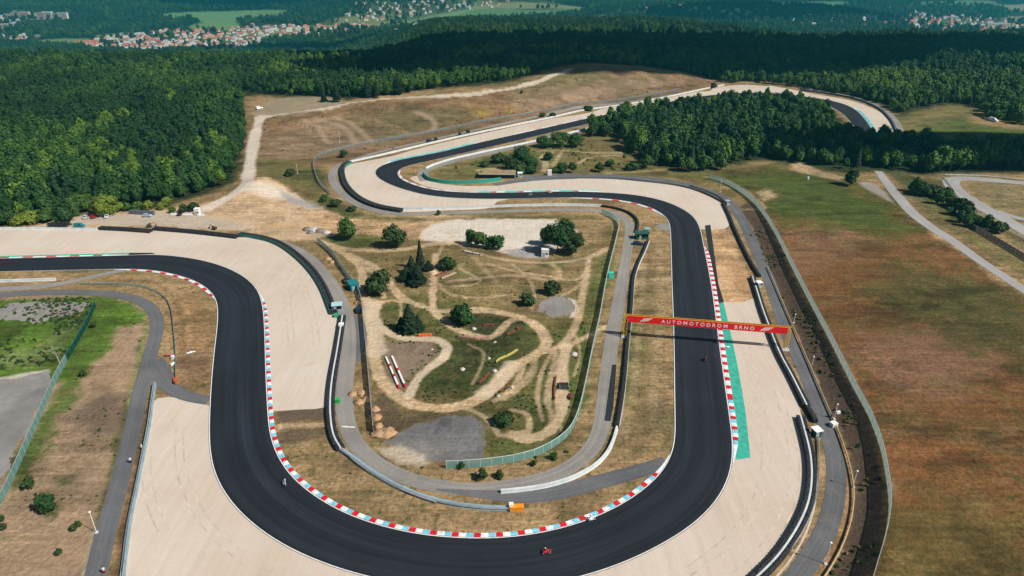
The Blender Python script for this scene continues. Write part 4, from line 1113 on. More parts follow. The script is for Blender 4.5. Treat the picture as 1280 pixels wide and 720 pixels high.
M_CONC = mat("pale_concrete_wall", (0.52, 0.56, 0.57), .8, .16, .5)
M_CONC_B = mat("blue_grey_concrete_wall", (0.22, 0.31, 0.36), .75, .2, .5)
M_POST = mat("grey_steel_post", (0.30, 0.33, 0.34), .5, .15)
M_WHITEP = mat("white_painted_steel", (0.72, 0.73, 0.72), .5, .1)

def wpath(px, step=1.0, closed=False):
    c = catmull(G(px)[:, :2], 2.5)
    c = resample(soften(resample(c, step=1.5), 2), step=step)
    return np.concatenate([c, H(c[:, 0], c[:, 1])[:, None]], -1)

def shift(path, d):
    t = np.gradient(path[:, :2], axis=0); t /= np.linalg.norm(t, axis=1)[:, None]
    q = path.copy()
    q[:, 0] += t[:, 1] * d; q[:, 1] -= t[:, 0] * d
    q[:, 2] = H(q[:, 0], q[:, 1])
    return q

def rail_parts(root, path, m, height=.85, step=4.0):
    mb = MB()
    prof = [(-.05, height - .32), (.03, height - .28), (-.03, height - .18), (.04, height - .08), (-.04, height), (-.09, height), (-.09, height - .32)]
    mb.sweep(path, prof)
    mb.build("rail", m, root)
    L = np.linalg.norm(np.diff(path, axis=0), axis=1).sum()
    pts = resample(path, n=int(min(99, max(2, L / step))))
    me = MB().box((0, 0, .42), (.14, .14, .86)).mesh("post", M_POST)
    for p in pts:
        o = link_mesh("post", me, root); o.location = Vector(p) - root.location

def local(path, o):
    q = path.copy(); q[:, 0] -= o[0]; q[:, 1] -= o[1]; q[:, 2] -= o[2]
    return q

def tyre_wall(px, label, rows=2, width=1.2, height=1.15, capline=True, belt=None, gap=0.55, belt_side=1):
    """stacked tyre rows along a line of the ground, an off-white rail between or behind them"""
    path = wpath(px, 1.0)
    root = empty("tyre_wall", path[0], 0, label, "tyre wall", "tyre walls around the gravel traps")
    total = rows * width + (rows - 1) * gap
    for r in range(rows):
        c = -total / 2 + width / 2 + r * (width + gap)
        q = local(shift(path, c), path[0])
        # every stack of tyres bulges a little: a scalloped outline along the row
        q2 = resample(q, step=.45)
        mb = MB()
        k = len(q2)
        t = np.gradient(q2[:, :2], axis=0); t /= np.linalg.norm(t, axis=1)[:, None] + 1e-9
        nrm = np.stack([t[:, 1], -t[:, 0]], -1)
        vs = []; fs = []
        for i, (p, n_) in enumerate(zip(q2, nrm)):
            wv = width / 2 * (1.0 if i % 2 else .86)
            hh = height * (1.0 + .05 * math.sin(i * 2.3) + (.0 if i % 2 else -.10))
            for s_, u in ((-wv, 0), (-wv, hh * .92), (-wv * .45, hh), (wv * .45, hh), (wv, hh * .92), (wv, 0)):
                vs.append((p[0] + n_[0] * s_, p[1] + n_[1] * s_, p[2] + u))
        for i in range(k - 1):
            for j in range(5):
                a = i * 6 + j
                fs.append((a, a + 1, a + 7, a + 6))
        fs += [tuple(range(6)), tuple((k - 1) * 6 + j for j in range(5, -1, -1))]
        mb.add(vs, fs)
        mb.build("tyre_row", M_TYRE, root)
    if rows == 2 and capline:
        mb = MB(); mb.sweep(local(path, path[0]), [(-.2, 0), (-.2, 1.02), (.2, 1.02), (.2, 0)])
        mb.build("barrier_wall", M_CONC, root)
    if belt is not None:
        q = local(shift(path, belt_side * (total / 2 + .08)), path[0])
        mb = MB(); mb.sweep(q, [(-.05, 0.02), (-.05, height * .97), (.05, height * .97), (.05, 0.02)])
        mb.build("belt", belt, root)
    return root

def wall(px, label, m, w_=.55, h=.95, cat="barrier wall", name="barrier_wall", rail=None, group=None):
    path = wpath(px, 1.2)
    root = empty(name, path[0], 0, label, cat, group)
    q = local(path, path[0])
    mb = MB(); mb.sweep(q, [(-w_ / 2 - .1, 0), (-w_ / 2, .25), (-w_ / 2 + .06, h), (w_ / 2 - .06, h), (w_ / 2, .25), (w_ / 2 + .1, 0)])
    mb.build("wall_body", m, root)
    if rail:
        q2 = local(shift(path, rail), path[0])
        mb = MB(); mb.sweep(q2, [(-.07, h - .35), (.05, h - .3), (-.02, h - .15), (.06, h), (-.09, h)])
        mb.build("rail", M_STEEL, root)
    return root

def guard_rail(px, label, m=None):
    path = wpath(px, 1.5)
    root = empty("guard_rail", path[0], 0, label, "guard rail", "steel guard rails along the roads")
    q = local(path, path[0])
    mb = MB(); mb.sweep(q, [(-.06, .38), (.10, .46), (-.02, .58), (.10, .70), (-.05, .80), (-.12, .80), (-.12, .38)])
    mb.build("rail", m or M_STEEL, root)
    pts = resample(q, n=int(min(99, max(2, len(q) * 1.5 / 4))))
    me = MB().box((0, 0, .36), (.14, .14, .78)).mesh("post", M_POST)
    for p in pts:
        o = link_mesh("post", me, root); o.location = p
    return root

def mesh_mat(name, col, alpha):
    """woven wire: only part of the panel stops the light"""
    m, nt, b = new_mat(name)
    b.inputs["Base Color"].default_value = (*col, 1)
    b.inputs["Roughness"].default_value = .5
    tr = nt.nodes.new("ShaderNodeBsdfTransparent")
    mx = nt.nodes.new("ShaderNodeMixShader")
    out = nt.nodes["Material Output"]
    v = noise_tex(nt, gpos(nt), .6, 3)
    nt.links.new(rng(nt, v, .3, .7, alpha - .12, alpha + .12), mx.inputs[0])
    tl = nt.nodes.new("ShaderNodeBsdfTranslucent"); tl.inputs[0].default_value = (*col, 1)      # wire catches the sun on both sides
    mt = nt.nodes.new("ShaderNodeMixShader"); mt.inputs[0].default_value = .5
    nt.links.new(b.outputs[0], mt.inputs[1]); nt.links.new(tl.outputs[0], mt.inputs[2])
    nt.links.new(tr.outputs[0], mx.inputs[1]); nt.links.new(mt.outputs[0], mx.inputs[2])
    nt.links.new(mx.outputs[0], out.inputs[0])
    return m
M_WIRE_T = mesh_mat("teal_wire_mesh", (0.30, 0.55, 0.50), .6)
M_WIRE_G = mesh_mat("grey_wire_mesh", (0.30, 0.36, 0.36), .42)
M_WIRE_D = mesh_mat("dark_green_wire_mesh", (0.02, 0.12, 0.09), .75)
M_WIRE_L = mesh_mat("pale_wire_mesh", (0.45, 0.52, 0.52), .35)

def fence(px, label, h=2.2, m=None, pm=None, step=3.0, rail=True):
    path = wpath(px, 1.5)
    root = empty("wire_fence", path[0], 0, label, "fence")
    q = local(path, path[0])
    mb = MB(); mb.sweep(q, [(-.012, 0.05), (-.012, h), (.012, h), (.012, .05)])
    mb.build("mesh_panel", m or M_WIRE_T, root)
    if rail:
        for u in (h,):
            mb = MB(); mb.sweep(q, [(-.05, u - .04), (-.05, u + .06), (.05, u + .06), (.05, u - .04)])
            mb.build("top_rail", pm or M_STEEL, root)
    L = np.linalg.norm(np.diff(q, axis=0), axis=1).sum()
    pts = resample(q, n=int(min(99, max(2, L / step))))
    me = MB().tube((0, 0, 0), (0, 0, h + .12), .055, n=6).mesh("post", pm or M_STEEL)
    for p in pts:
        o = link_mesh("post", me, root); o.location = p
    return root

# around the left gravel trap
wall([(-60, 286), (0, 286.5), (60, 286.5), (124, 287.5)], "low white wall behind the gravel at the upper left edge", M_CONC, .5, .9)
tyre_wall([(125, 286.5), (155, 288), (189, 290.5)], "short black tyre wall between the white wall and the parked diggers", 2, 1.0, 1.3, False)
tyre_wall([(193, 287), (240, 291), (297, 297.5)], "straight black tyre wall behind the left gravel trap", 2, 1.0, 1.3, False)
tyre_wall([(300, 294), (330, 299), (350, 306), (372, 321), (391, 340), (405, 361), (413, 380), (418, 393)], "curved black tyre wall with a green face round the left gravel trap", 2, 1.1, 1.3, False, M_BELT_G, .2, 1)
tyre_wall([(428.5, 397), (425, 420), (421, 445), (416.5, 470), (414, 490), (413, 512), (414.5, 533), (418, 550), (426, 563)], "long double black tyre wall with pale middle beside the infield road", 2, .9, 1.15, True, None, .45)
wall([(428, 564), (440, 572), (458, 586), (480, 600), (510, 615), (545, 627), (580, 633.5), (612, 636.5), (640, 637)], "curving blue grey barrier wall above the dry grass of the lowest bend", M_CONC_B, .7, .9, rail=.5)
guard_rail([(426, 562), (440, 576), (470, 597), (510, 618), (545, 630)], "steel guard rail in front of the blue grey wall")
wall([(626, 616), (650, 614), (680, 609.5), (705, 603), (728, 593), (748, 580), (760, 566), (767, 550), (771, 536)], "thick pale concrete wall curving round the infield corner", M_CONC, .6, .95)
tyre_wall([(771, 535), (775.5, 510), (779, 485), (782, 455), (784.5, 425), (788, 395), (790, 365), (791.5, 350), (797, 332), (804, 317), (810, 302)], "long black tyre wall with a pale face left of the main straight", 1, 1.1, 1.1, False, M_CONC)
tyre_wall([(795, 291.5), (797.5, 281), (794, 273), (783, 265.5), (768, 261), (752, 258.5)], "short curved black tyre wall inside the loop", 1, 1.1, 1.1, False)
wall([(752, 258), (720, 257), (690, 257), (640, 258), (600, 260), (560, 261.5), (520, 262.5), (500, 262)], "long pale barrier wall between the hairpin gravel and the service road", M_CONC, .5, 1.0, rail=.5)
# right side
tyre_wall([(904, 256), (910, 268), (917, 285), (925, 303), (937, 327), (949, 347)], "black tyre wall along the upper right gravel", 1, 1.1, 1.2, False, None, .1)
tyre_wall([(940, 348), (946, 366), (953, 389), (960, 408), (967, 427), (976, 448), (988, 470), (1000, 494), (1008, 510)], "long straight double tyre wall with white middle passing under the gantry", 2, .85, 1.15, True, None, .4)
tyre_wall([(1008, 510), (1013, 518), (1019, 529)], "stub of tyre wall leading to the marshal hut", 1, 1.3, 1.2, False)
tyre_wall([(1000, 523), (1006, 545), (1012, 570), (1014, 600), (1010, 630), (1000, 655), (984, 682), (966, 705), (940, 730), (915, 752)], "curving double tyre wall with white middle round the lower right gravel", 2, .9, 1.15, True, None, .45)
guard_rail([(1022, 545), (1023.5, 590), (1018, 630), (1006, 660), (988, 688), (968, 710), (940, 735)], "steel guard rail behind the curving double tyre wall")
guard_rail([(1000, 765), (1034, 718), (1051, 688), (1063, 654), (1067, 620), (1062, 585), (1049, 545), (1034, 510), (1019, 475), (1004, 440), (989, 405), (974, 370), (959, 335)], "ochre guard rail at the foot of the dark bank", mat("weathered_ochre_rail", (0.36, 0.27, 0.14), .7, .2))
# far loop
wall([(655, 227.5), (690, 223.5), (765, 223.5), (805, 227), (850, 233), (880, 241.5), (903, 253)], "low dark barrier wall round the top of the loop", mat("dark_barrier_wall", (0.10, 0.11, 0.13), .7), .6, .9, rail=-.5)
tyre_wall([(862, 234), (880, 240), (896, 247), (905, 254)], "dark tyre wall at the top right of the loop", 1, 1.2, 1.2, False)
tyre_wall([(437, 204), (429, 209), (428, 220), (433, 234), (444, 246), (458, 254.5), (476, 260.5), (502, 265)], "black tyre wall with a green face round the far hairpin", 2, 1.3, 1.5, False, M_BELT_G, .1, -1)
wall([(437, 203), (480, 193.5), (530, 181.5), (585, 169), (640, 157.5), (690, 147), (740, 136.5), (800, 128), (860, 116), (905, 106.5)], "pale barrier wall along the far straight below the brown hillside", M_CONC, .7, 1.0)
fence([(413, 243), (400, 231), (394, 217), (392, 205), (397, 198), (410, 192), (430, 186.5), (460, 180), (530, 168), (585, 157), (640, 147), (690, 138), (740, 129), (800, 122), (850, 113)], "grey wire fence at the foot of the brown hillside", 1.9, M_WIRE_G)
wall([(532, 211), (545, 205.5), (570, 198), (590, 193.5), (615, 188), (640, 183), (690, 172), (735, 161)], "pale wall inside the far hairpin", M_CONC, .6, 1.0)
wall([(529, 219), (537, 226), (552, 229), (570, 230), (600, 229), (626, 226)], "teal green wall on the inside of the far hairpin", mat("teal_green_wall", (0.03, 0.27, 0.20), .7), .6, 1.9)
wall([(1000, 113), (1060, 122), (1094, 134), (1112, 149), (1122, 168)], "dark barrier wall on the outside of the far right bend", mat("dark_barrier_wall", (0.10, 0.11, 0.13), .7), 1.2, 1.4)
ribbon("service_road", [(1000, 110), (1060, 120), (1098, 133), (1118, 150), (1128, 170)], 5, 0.05, M_ROAD, "pale service road outside the far right bend")
# left corner
tyre = guard_rail([(100, 356), (140, 356), (172, 358.5), (193, 364.5), (207, 373.5), (214, 389), (217, 412), (219.5, 442), (219.5, 473)], "guard rail curving round the left verge to the orange marker", mat("dark_teal_rail", (0.12, 0.22, 0.24), .5))
wall([(-60, 353), (0, 352.5), (35, 351.5), (70, 350.5)], "short pale concrete wall at the left edge", M_CONC, .6, 1.0)
wall([(194.5, 480), (191, 505), (187, 535), (180, 570), (171, 615), (162, 660), (155, 718), (148, 765)], "narrow wall with a rail between the left service road and the gravel", M_CONC_B, .35, .8, rail=.4)
guard_rail([(191, 482), (188, 505), (184, 535), (177, 570), (168, 615), (159, 660), (152, 718)], "dark guard rail beside the left service road", mat("dark_steel_rail", (0.05, 0.055, 0.06), .5))
# fences
fence([(120, 383), (111, 404), (98, 428), (85, 450)], "dark green wire fence dividing the grass at the left", 2.2, M_WIRE_D, M_BELT_G)
fence([(84, 452), (70, 478), (57, 508), (44, 538), (30, 570), (12, 610), (-10, 655), (-30, 700)], "tall pale teal wire fence beside the left concrete yard", 2.4, M_WIRE_T)
fence([(752, 267), (766, 273), (773, 281), (770, 302), (762.5, 332), (756, 362), (750, 397), (740, 442), (732, 482), (722, 522), (712, 543), (700, 554), (686, 563), (668, 571.5), (640, 578.5), (612, 582.5), (590, 584.5), (558, 586)], "teal wire fence down the right side of the motocross infield", 2.3, M_WIRE_T, mat("pale_post_paint", (0.55, 0.62, 0.6), .5), 2.6)
fence([(397, 303), (415, 318.5), (427, 336), (440, 354), (449, 368), (453, 388), (455, 408), (457.5, 435), (460, 462), (462.5, 490), (465, 520), (467, 541)], "blue grey wire fence down the left side of the motocross infield", 2.3, mesh_mat("blue_grey_wire_mesh", (0.20, 0.30, 0.32), .6))
fence([(886, 223), (905, 229), (925, 240), (940, 252), (955, 270), (970, 295), (985, 325), (1000, 355), (1018, 390), (1035, 422), (1050, 452), (1068, 488), (1086, 522), (1100, 560), (1108, 600), (1111, 635), (1106, 670), (1094, 712), (1080, 760)], "long grey green wire fence along the top of the dark bank", 2.5, mesh_mat("grey_green_wire_mesh", (0.42, 0.55, 0.52), .55))
def board_fence():
    path = wpath([(1206, 281), (1230, 294), (1255, 309), (1290, 330), (1330, 355)], 1.0)
    root = empty("paling_fence", path[0], 0, "weathered wooden paling fence below the car park road", "fence")
    q = local(path, path[0])
    M = mat("weathered_paling_wood", (0.13, 0.11, 0.09), .85, .3, .8)
    for u in (.5, 1.7):
        mb = MB(); mb.sweep(q, [(-.04, u), (-.04, u + .12), (.04, u + .12), (.04, u)]); mb.build("rail", M, root)
    mb = MB()
    for i, p in enumerate(resample(q, step=.42)):
        mb.box((p[0], p[1], p[2] + 1.05), (.2, .2, 2.1 + .12 * math.sin(i * 1.7)))
    mb.build("palings", M, root)
    me = MB().box((0, 0, 1.15), (.24, .24, 2.3)).mesh("post", M)
    for p in resample(q, n=26):
        o = link_mesh("post", me, root); o.location = p
board_fence()
guard_rail([(1178, 221), (1188, 233), (1200, 250), (1222, 269), (1247, 283), (1280, 300), (1330, 330)], "pale rail along the left edge of the car park road", M_CONC)
guard_rail([(1181, 219.5), (1230, 221), (1280, 226), (1350, 233)], "pale rail at the far edge of the car park road", M_CONC)
def stuff_points(name, pts, protos, label, cat):
    """one object: points that carry instances of a few plants"""
    me = bpy.data.meshes.new(name)
    me.vertices.add(len(pts))
    me.vertices.foreach_set("co", pts[:, :3].astype(np.float32).ravel())
    for nm, c in (("size", 3), ("turn", 5), ("tone", 6)):
        a = me.attributes.new(nm, 'FLOAT', 'POINT'); a.data.foreach_set("value", pts[:, c].astype(np.float32))
    a = me.attributes.new("pick", 'INT', 'POINT'); a.data.foreach_set("value", pts[:, 4].astype(np.int32))
    o = link_mesh(name, me)
    ng = bpy.data.node_groups.new(name, 'GeometryNodeTree')
    ng.interface.new_socket("Geometry", in_out='INPUT', socket_type='NodeSocketGeometry')
    ng.interface.new_socket("Geometry", in_out='OUTPUT', socket_type='NodeSocketGeometry')
    gi = ng.nodes.new("NodeGroupInput"); go = ng.nodes.new("NodeGroupOutput")
    join = ng.nodes.new("GeometryNodeGeometryToInstance")
    for me_ in reversed(protos):
        po = bpy.data.objects.new("plant_source", me_)
        oi = ng.nodes.new("GeometryNodeObjectInfo"); oi.inputs["Object"].default_value = po
        oi.transform_space = 'ORIGINAL'
        ng.links.new(oi.outputs["Geometry"], join.inputs[0])
    def attr(nm, ty):
        n = ng.nodes.new("GeometryNodeInputNamedAttribute"); n.data_type = ty; n.inputs[0].default_value = nm
        return [q for q in n.outputs if q.enabled][0]
    ip = ng.nodes.new("GeometryNodeInstanceOnPoints")
    ng.links.new(gi.outputs[0], ip.inputs["Points"])
    ng.links.new(join.outputs[0], ip.inputs["Instance"])
    ip.inputs["Pick Instance"].default_value = True
    ng.links.new(attr("pick", 'INT'), ip.inputs["Instance Index"])
    cx = ng.nodes.new("ShaderNodeCombineXYZ"); ng.links.new(attr("turn", 'FLOAT'), cx.inputs[2])
    er = ng.nodes.new("FunctionNodeEulerToRotation"); ng.links.new(cx.outputs[0], er.inputs[0])
    ng.links.new(er.outputs[0], ip.inputs["Rotation"])
    cs = ng.nodes.new("ShaderNodeCombineXYZ")
    sz = attr("size", 'FLOAT')
    for k in range(3): ng.links.new(sz, cs.inputs[k])
    ng.links.new(cs.outputs[0], ip.inputs["Scale"])
    ng.links.new(ip.outputs[0], go.inputs[0])
    md = o.modifiers.new("plants", 'NODES'); md.node_group = ng
    tag(o, label, cat, None, "stuff")
    return o

# ------------------------------------------------------------------ houses of the valley
WALLM = [mat("white_house_wall", (.74, .72, .69), .8, .06, .2), mat("cream_house_wall", (.62, .55, .45), .8, .06, .2)]
ROOFM = [mat("red_tile_roof", (.40, .13, .08), .8, .12, .2), mat("brown_tile_roof", (.22, .12, .09), .8, .12, .2), mat("grey_sheet_roof", (.42, .43, .44), .6, .1, .2), mat("salmon_tile_roof", (.46, .21, .15), .8, .12, .2)]
def house_mesh(name, a, b, h, rh, wm, rm, hip=0.0):
    mb = MB(); x, y = a / 2, b / 2
    mb.box((0, 0, h / 2 - 1), (a, b, h + 2))
    e = .6; k = hip * a / 2
    mb.add([(-x - e, -y - e, h + .02), (x + e, -y - e, h + .02), (x + e, y + e, h + .02), (-x - e, y + e, h + .02), (-x + k - e * (hip == 0), 0, h + rh), (x - k + e * (hip == 0), 0, h + rh)], [(0, 1, 5, 4), (2, 3, 4, 5), (1, 2, 5), (3, 0, 4), (3, 2, 1, 0)], 1)
    for i in range(max(1, int(a / 5))):
        mb.box((-x + 2.5 + i * 4.6, -y - .03, h * .55), (1.6, .12, 1.7), 0, 2)
    mb.box((x * .4, 1.2, h + rh), (.9, .9, 1.8), 0, 0)
    return mb.mesh(name, [wm, rm, glass_mat()])
HOUSES = []
HK = [("white house with a red tiled roof", 0, 0), ("cream house with a salmon tiled roof", 1, 3), ("white house with a brown tiled roof", 0, 1), ("white house with a pale grey roof", 0, 2)]
for i, (lab, wi, ri) in enumerate(HK):
    HOUSES.append((lab, [house_mesh("house", a, b, h, rh, WALLM[wi], ROOFM[ri], hp) for a, b, h, rh, hp in ((13, 10, 6, 5, 0), (18, 10, 6.5, 5, .4), (11, 10, 5, 4.5, .5))]))
HOUSE_XY = []
MORE = []
RH = np.random.default_rng(77)
def put_houses(px, n, where, weights, scale=1.0, sep=11.0, extra=0):
    po = np.asarray(px, float); lo, hi = po.min(0), po.max(0)
    c = RH.uniform(lo, hi, ((n + extra) * 30, 2)); c = c[sdf_polygon(c[:, 0], c[:, 1], po) < 0]
    g = ground(c[:, 0], c[:, 1]); got = []
    for p in g:
        if p[1] > 9000: continue
        if all((p[0] - q[0]) ** 2 + (p[1] - q[1]) ** 2 > (sep + 4) ** 2 for q in got):
            got.append(p)
        if len(got) >= n + extra: break
    HOUSE_XY.extend([(q[0], q[1]) for q in got])
    for p in got[n:]:
        k = int(RH.choice(4, p=weights))
        MORE.append((p[0], p[1], p[2], scale * RH.uniform(.85, 1.3), k * 3 + int(RH.integers(0, 3)), RH.choice([.2, 1.77, .5, -.3]) + RH.uniform(-.1, .1), 0))
    for p in got[:n]:
        k = int(RH.choice(4, p=weights)); lab, mes = HOUSES[k]
        o = link_mesh("house", mes[int(RH.integers(0, 3))]); o.location = p
        o.rotation_euler = (0, 0, RH.choice([.2, 1.77, .5, -.3]) + RH.uniform(-.1, .1))
        s = scale * RH.uniform(.85, 1.3); o.scale = (s, s, s)
        tag(o, lab + " " + where, "house", lab + " " + where)
W_RED, W_WHITE = [.34, .22, .10, .34], [.12, .16, .18, .54]
put_houses([(160, 62), (165, 44), (215, 38), (300, 36), (322, 30), (330, 50), (312, 62), (240, 61)], 74, "in the valley village at the upper left", W_RED, 1.05, 8, 110)
put_houses([(90, 57), (130, 48), (165, 46), (160, 62), (105, 60)], 20, "at the left end of the valley village", W_RED, 1.05, 8, 24)
put_houses([(330, 36), (345, 32), (385, 34), (440, 30), (475, 32), (470, 42), (400, 46), (335, 50)], 34, "in the right part of the valley village", W_RED, 1.1, 8, 50)
put_houses([(455, 41), (460, 34), (522, 33), (525, 37)], 10, "in the row beside the green fields", W_RED, 1.4)
put_houses([(425, 28), (430, 4), (500, 2), (640, 1), (620, 9), (540, 18), (470, 26)], 34, "on the wooded hill above the village", W_WHITE, 1.0, 30, 50)
put_houses([(800, 12), (830, 6), (960, 14), (960, 26), (880, 20), (830, 12)], 24, "on the dark hill right of centre", W_WHITE, 1.1, 40, 16)
put_houses([(970, 30), (980, 12), (1090, 22), (1100, 36), (1010, 34)], 16, "on the slope left of the far town", W_WHITE, 1.2, 40, 12)
put_houses([(1090, 36), (1140, 14), (1200, 18), (1285, 24), (1285, 44), (1210, 46)], 56, "in the town at the upper right", [.25, .2, .1, .45], 1.2, 8, 70)
put_houses([(0, 54), (4, 44), (40, 42), (40, 52)], 7, "at the left edge beyond the wood", W_WHITE, 1.3, 30)
put_houses([(0, 36), (0, 18), (28, 20), (20, 34)], 6, "beside the great white halls at the left edge", W_WHITE, 1.5, 30)
stuff_points("village_houses", np.array(MORE, float), [m for _, mes in HOUSES for m in mes], "many more white and red roofed houses filling the valley villages", "houses")
def block(px, a, b, h, wm, rm, label, rz=0.0, group=None, name="apartment_block", cat="building"):
    p = at(*px); t = empty(name, p, rz, label, cat, group)
    MB().box((0, 0, h / 2 - 2), (a, b, h + 4)).build("walls", wm, t)
    MB().box((0, 0, h + .3), (a + .6, b + .6, .7)).build("roof", rm, t)
    me = MB().box((0, 0, 0), (a * .94, .15, 1.5)).mesh("window_band", glass_mat())
    for k in range(max(1, int(h / 3.2))):
        o = link_mesh("window_band", me, t); o.location = (0, -b / 2 - .03, 1.8 + 3.1 * k)
PINK = mat("pale_pink_panel_wall", (.66, .50, .46), .8, .08, .1)
ordn = ["leftmost", "second", "third", "fourth", "fifth", "sixth", "seventh", "last"]
for k in range(8):
    block((14 + k * 9.4, 24.5 - .1 * k), 44, 14, 24 + 5 * (k % 3), WALLM[0] if k % 2 else PINK, ROOFM[2], "pale panel apartment block, %s in the row on the far left ridge" % ordn[k], RH.uniform(-.1, .1))
for k, (x, y, a, b, h, lab) in enumerate([(4, 35, 70, 50, 16, "great white hall at the far left edge"), (18, 33, 60, 40, 10, "lower white hall beside the great hall at the far left"), (53, 33.5, 40, 20, 9, "white hall alone in the green below the panel blocks"), (140, 37.5, 60, 20, 8, "cream hall with a long roof above the village"), (170, 38, 34, 18, 9, "pink roofed hall above the village"), (505, 40, 60, 18, 9, "long white hall at the right end of the village row"), (1120, 10, 110, 30, 10, "long white warehouse behind the right hand town"), (1195, 23.5, 130, 40, 12, "long pale warehouse in the right hand town"), (1245, 33, 100, 40, 14, "white factory hall at the right of the town"), (1270, 38.5, 90, 30, 10, "low white hall at the right edge of the town"), (1013, 6, 70, 40, 16, "white hall far off above the dark hill"), (1135, 17, 50, 20, 10, "pale hall between the two warehouses"), (1160, 27, 60, 24, 12, "white works building in front of the warehouses"), (160, 43, 70, 16, 5, "long pale greenhouse roof left of the village"), (50, 47, 30, 16, 9, "white building alone at the left beyond the wood")]):
    block((x, y), a, b, h, WALLM[0] if k % 3 else WALLM[1], ROOFM[2], lab, RH.uniform(-.2, .2), None, "warehouse", "building")

# ------------------------------------------------------------------ trees
def leaf_mat(name, stops, sss=0.0):
    m, nt, b = new_mat(name)
    oi = nt.nodes.new("ShaderNodeObjectInfo")
    cr = nt.nodes.new("ShaderNodeValToRGB")
    e = cr.color_ramp.elements
    e[0].position, e[0].color = stops[0][0], (*stops[0][1], 1)
    e[1].position, e[1].color = stops[-1][0], (*stops[-1][1], 1)
    for p_, c_ in stops[1:-1]:
        k = e.new(p_); k.color = (*c_, 1)
    tone = nt.nodes.new("ShaderNodeAttribute"); tone.attribute_type = 'INSTANCER'; tone.attribute_name = "tone"   # the kind of tree, set per plant
    r = mathn(nt, 'ADD', mathn(nt, 'MULTIPLY', oi.outputs["Random"], .3), tone.outputs["Fac"])
    nt.links.new(r, cr.inputs[0])
    v = noise_tex(nt, pos(nt), 1.1, 4, .7)
    sc = nt.nodes.new("ShaderNodeVectorMath"); sc.operation = 'SCALE'
    nt.links.new(cr.outputs[0], sc.inputs[0]); nt.links.new(rng(nt, v, .3, .7, .6, 1.4), sc.inputs["Scale"])
    nt.links.new(sc.outputs[0], b.inputs["Base Color"])
    b.inputs["Roughness"].default_value = .65
    b.inputs["Specular IOR Level"].default_value = .15
    return m
M_LEAF = leaf_mat("broadleaf_foliage", [(0.0, (0.009, 0.028, 0.011)), (.3, (0.018, 0.052, 0.015)), (.55, (0.030, 0.078, 0.017)), (.8, (0.050, 0.108, 0.019)), (1.0, (0.085, 0.15, 0.020))])
M_NEEDLE = leaf_mat("conifer_needles", [(0, (0.012, 0.024, 0.012)), (1, (0.022, 0.042, 0.018))])
M_LEAF_D = leaf_mat("dark_shrub_foliage", [(0, (0.024, 0.046, 0.014)), (1, (0.038, 0.07, 0.02))])
M_LEAF_G = leaf_mat("fresh_green_foliage", [(0, (0.040, 0.085, 0.018)), (1, (0.060, 0.11, 0.022))])
M_LEAF_Y = leaf_mat("yellow_green_foliage", [(0, (0.10, 0.15, 0.02)), (1, (0.13, 0.17, 0.022))])
M_BARK = mat("brown_bark", (0.07, 0.055, 0.042), .9, .3, 3)
M_BIRCH = mat("pale_birch_bark", (0.42, 0.40, 0.36), .8, .3, 3)

def crown_arrays(rg, rx, ry, rz, cz, lobes, leaves, leaf, conifer=False, core=True):
    """leaf clumps spread through several lobes; verts, faces"""
    V, F = [], []
    def quads(P, N, size):
        k = len(P)
        a = np.cross(N, rg.normal(size=(k, 3))); a /= np.linalg.norm(a, axis=1)[:, None] + 1e-9
        b = np.cross(N, a)
        s = size * rg.uniform(.6, 1.25, k)[:, None]
        e = rg.uniform(.6, 1.0, k)[:, None]
        base = sum(len(v) for v in V)
        c = np.stack([P - a * s - b * s * e, P + a * s - b * s * e * .7 + N * s * .25, P + a * s * .8 + b * s * e, P - a * s * .9 + b * s * e * .8 - N * s * .2], 1).reshape(-1, 3)
        V.append(c)
        F.append((np.arange(k)[:, None] * 4 + np.arange(4)[None] + base))
    L = []
    for i in range(lobes):
        t = 2 * math.pi * (i + rg.uniform(-.3, .3)) / max(1, lobes - 1); rr = rg.uniform(.35, .62) if i else 0
        z = rg.uniform(-.45, .45) if i else .42
        L.append((np.array([rx * rr * math.cos(t), ry * rr * math.sin(t), cz + rz * z]), rg.uniform(.48, .68)))
    per = leaves // lobes
    for c, k in L:
        d = rg.normal(size=(per, 3)); d /= np.linalg.norm(d, axis=1)[:, None]
        d[:, 2] = np.where(d[:, 2] < -.55, -d[:, 2], d[:, 2])
        r = rg.uniform(.78, 1.08, per)[:, None] * (1 + .18 * np.sin(d[:, :1] * 5 + d[:, 1:2] * 4 + c[0]))
        P = c + d * r * np.array([rx, ry, rz]) * k
        N = d + rg.normal(size=(per, 3)) * .33; N /= np.linalg.norm(N, axis=1)[:, None]
        quads(P, N, leaf)
    if core:
        bm = bmesh.new(); bmesh.ops.create_icosphere(bm, subdivisions=1, radius=1)
        iv = np.array([v.co[:] for v in bm.verts]); bm.verts.index_update(); fi = np.array([[v.index for v in f.verts] for f in bm.faces]); bm.free()
        T = []
        for c, k in L:
            base = sum(len(v) for v in V)
            j = 1 + rg.uniform(-.16, .12, len(iv))[:, None]
            V.append(c + iv * j * np.array([rx, ry, rz]) * k * .82)
            T.append(fi + base)
        F = [f for f in F] + T
    return np.concatenate(V), F

def arrays_mesh(name, V, F, m):
    me = bpy.data.meshes.new(name)
    fl = [tuple(r) for f in F for r in f.tolist()]
    me.from_pydata(V.tolist(), [], fl)
    me.materials.append(m)
    me.update()
    return me

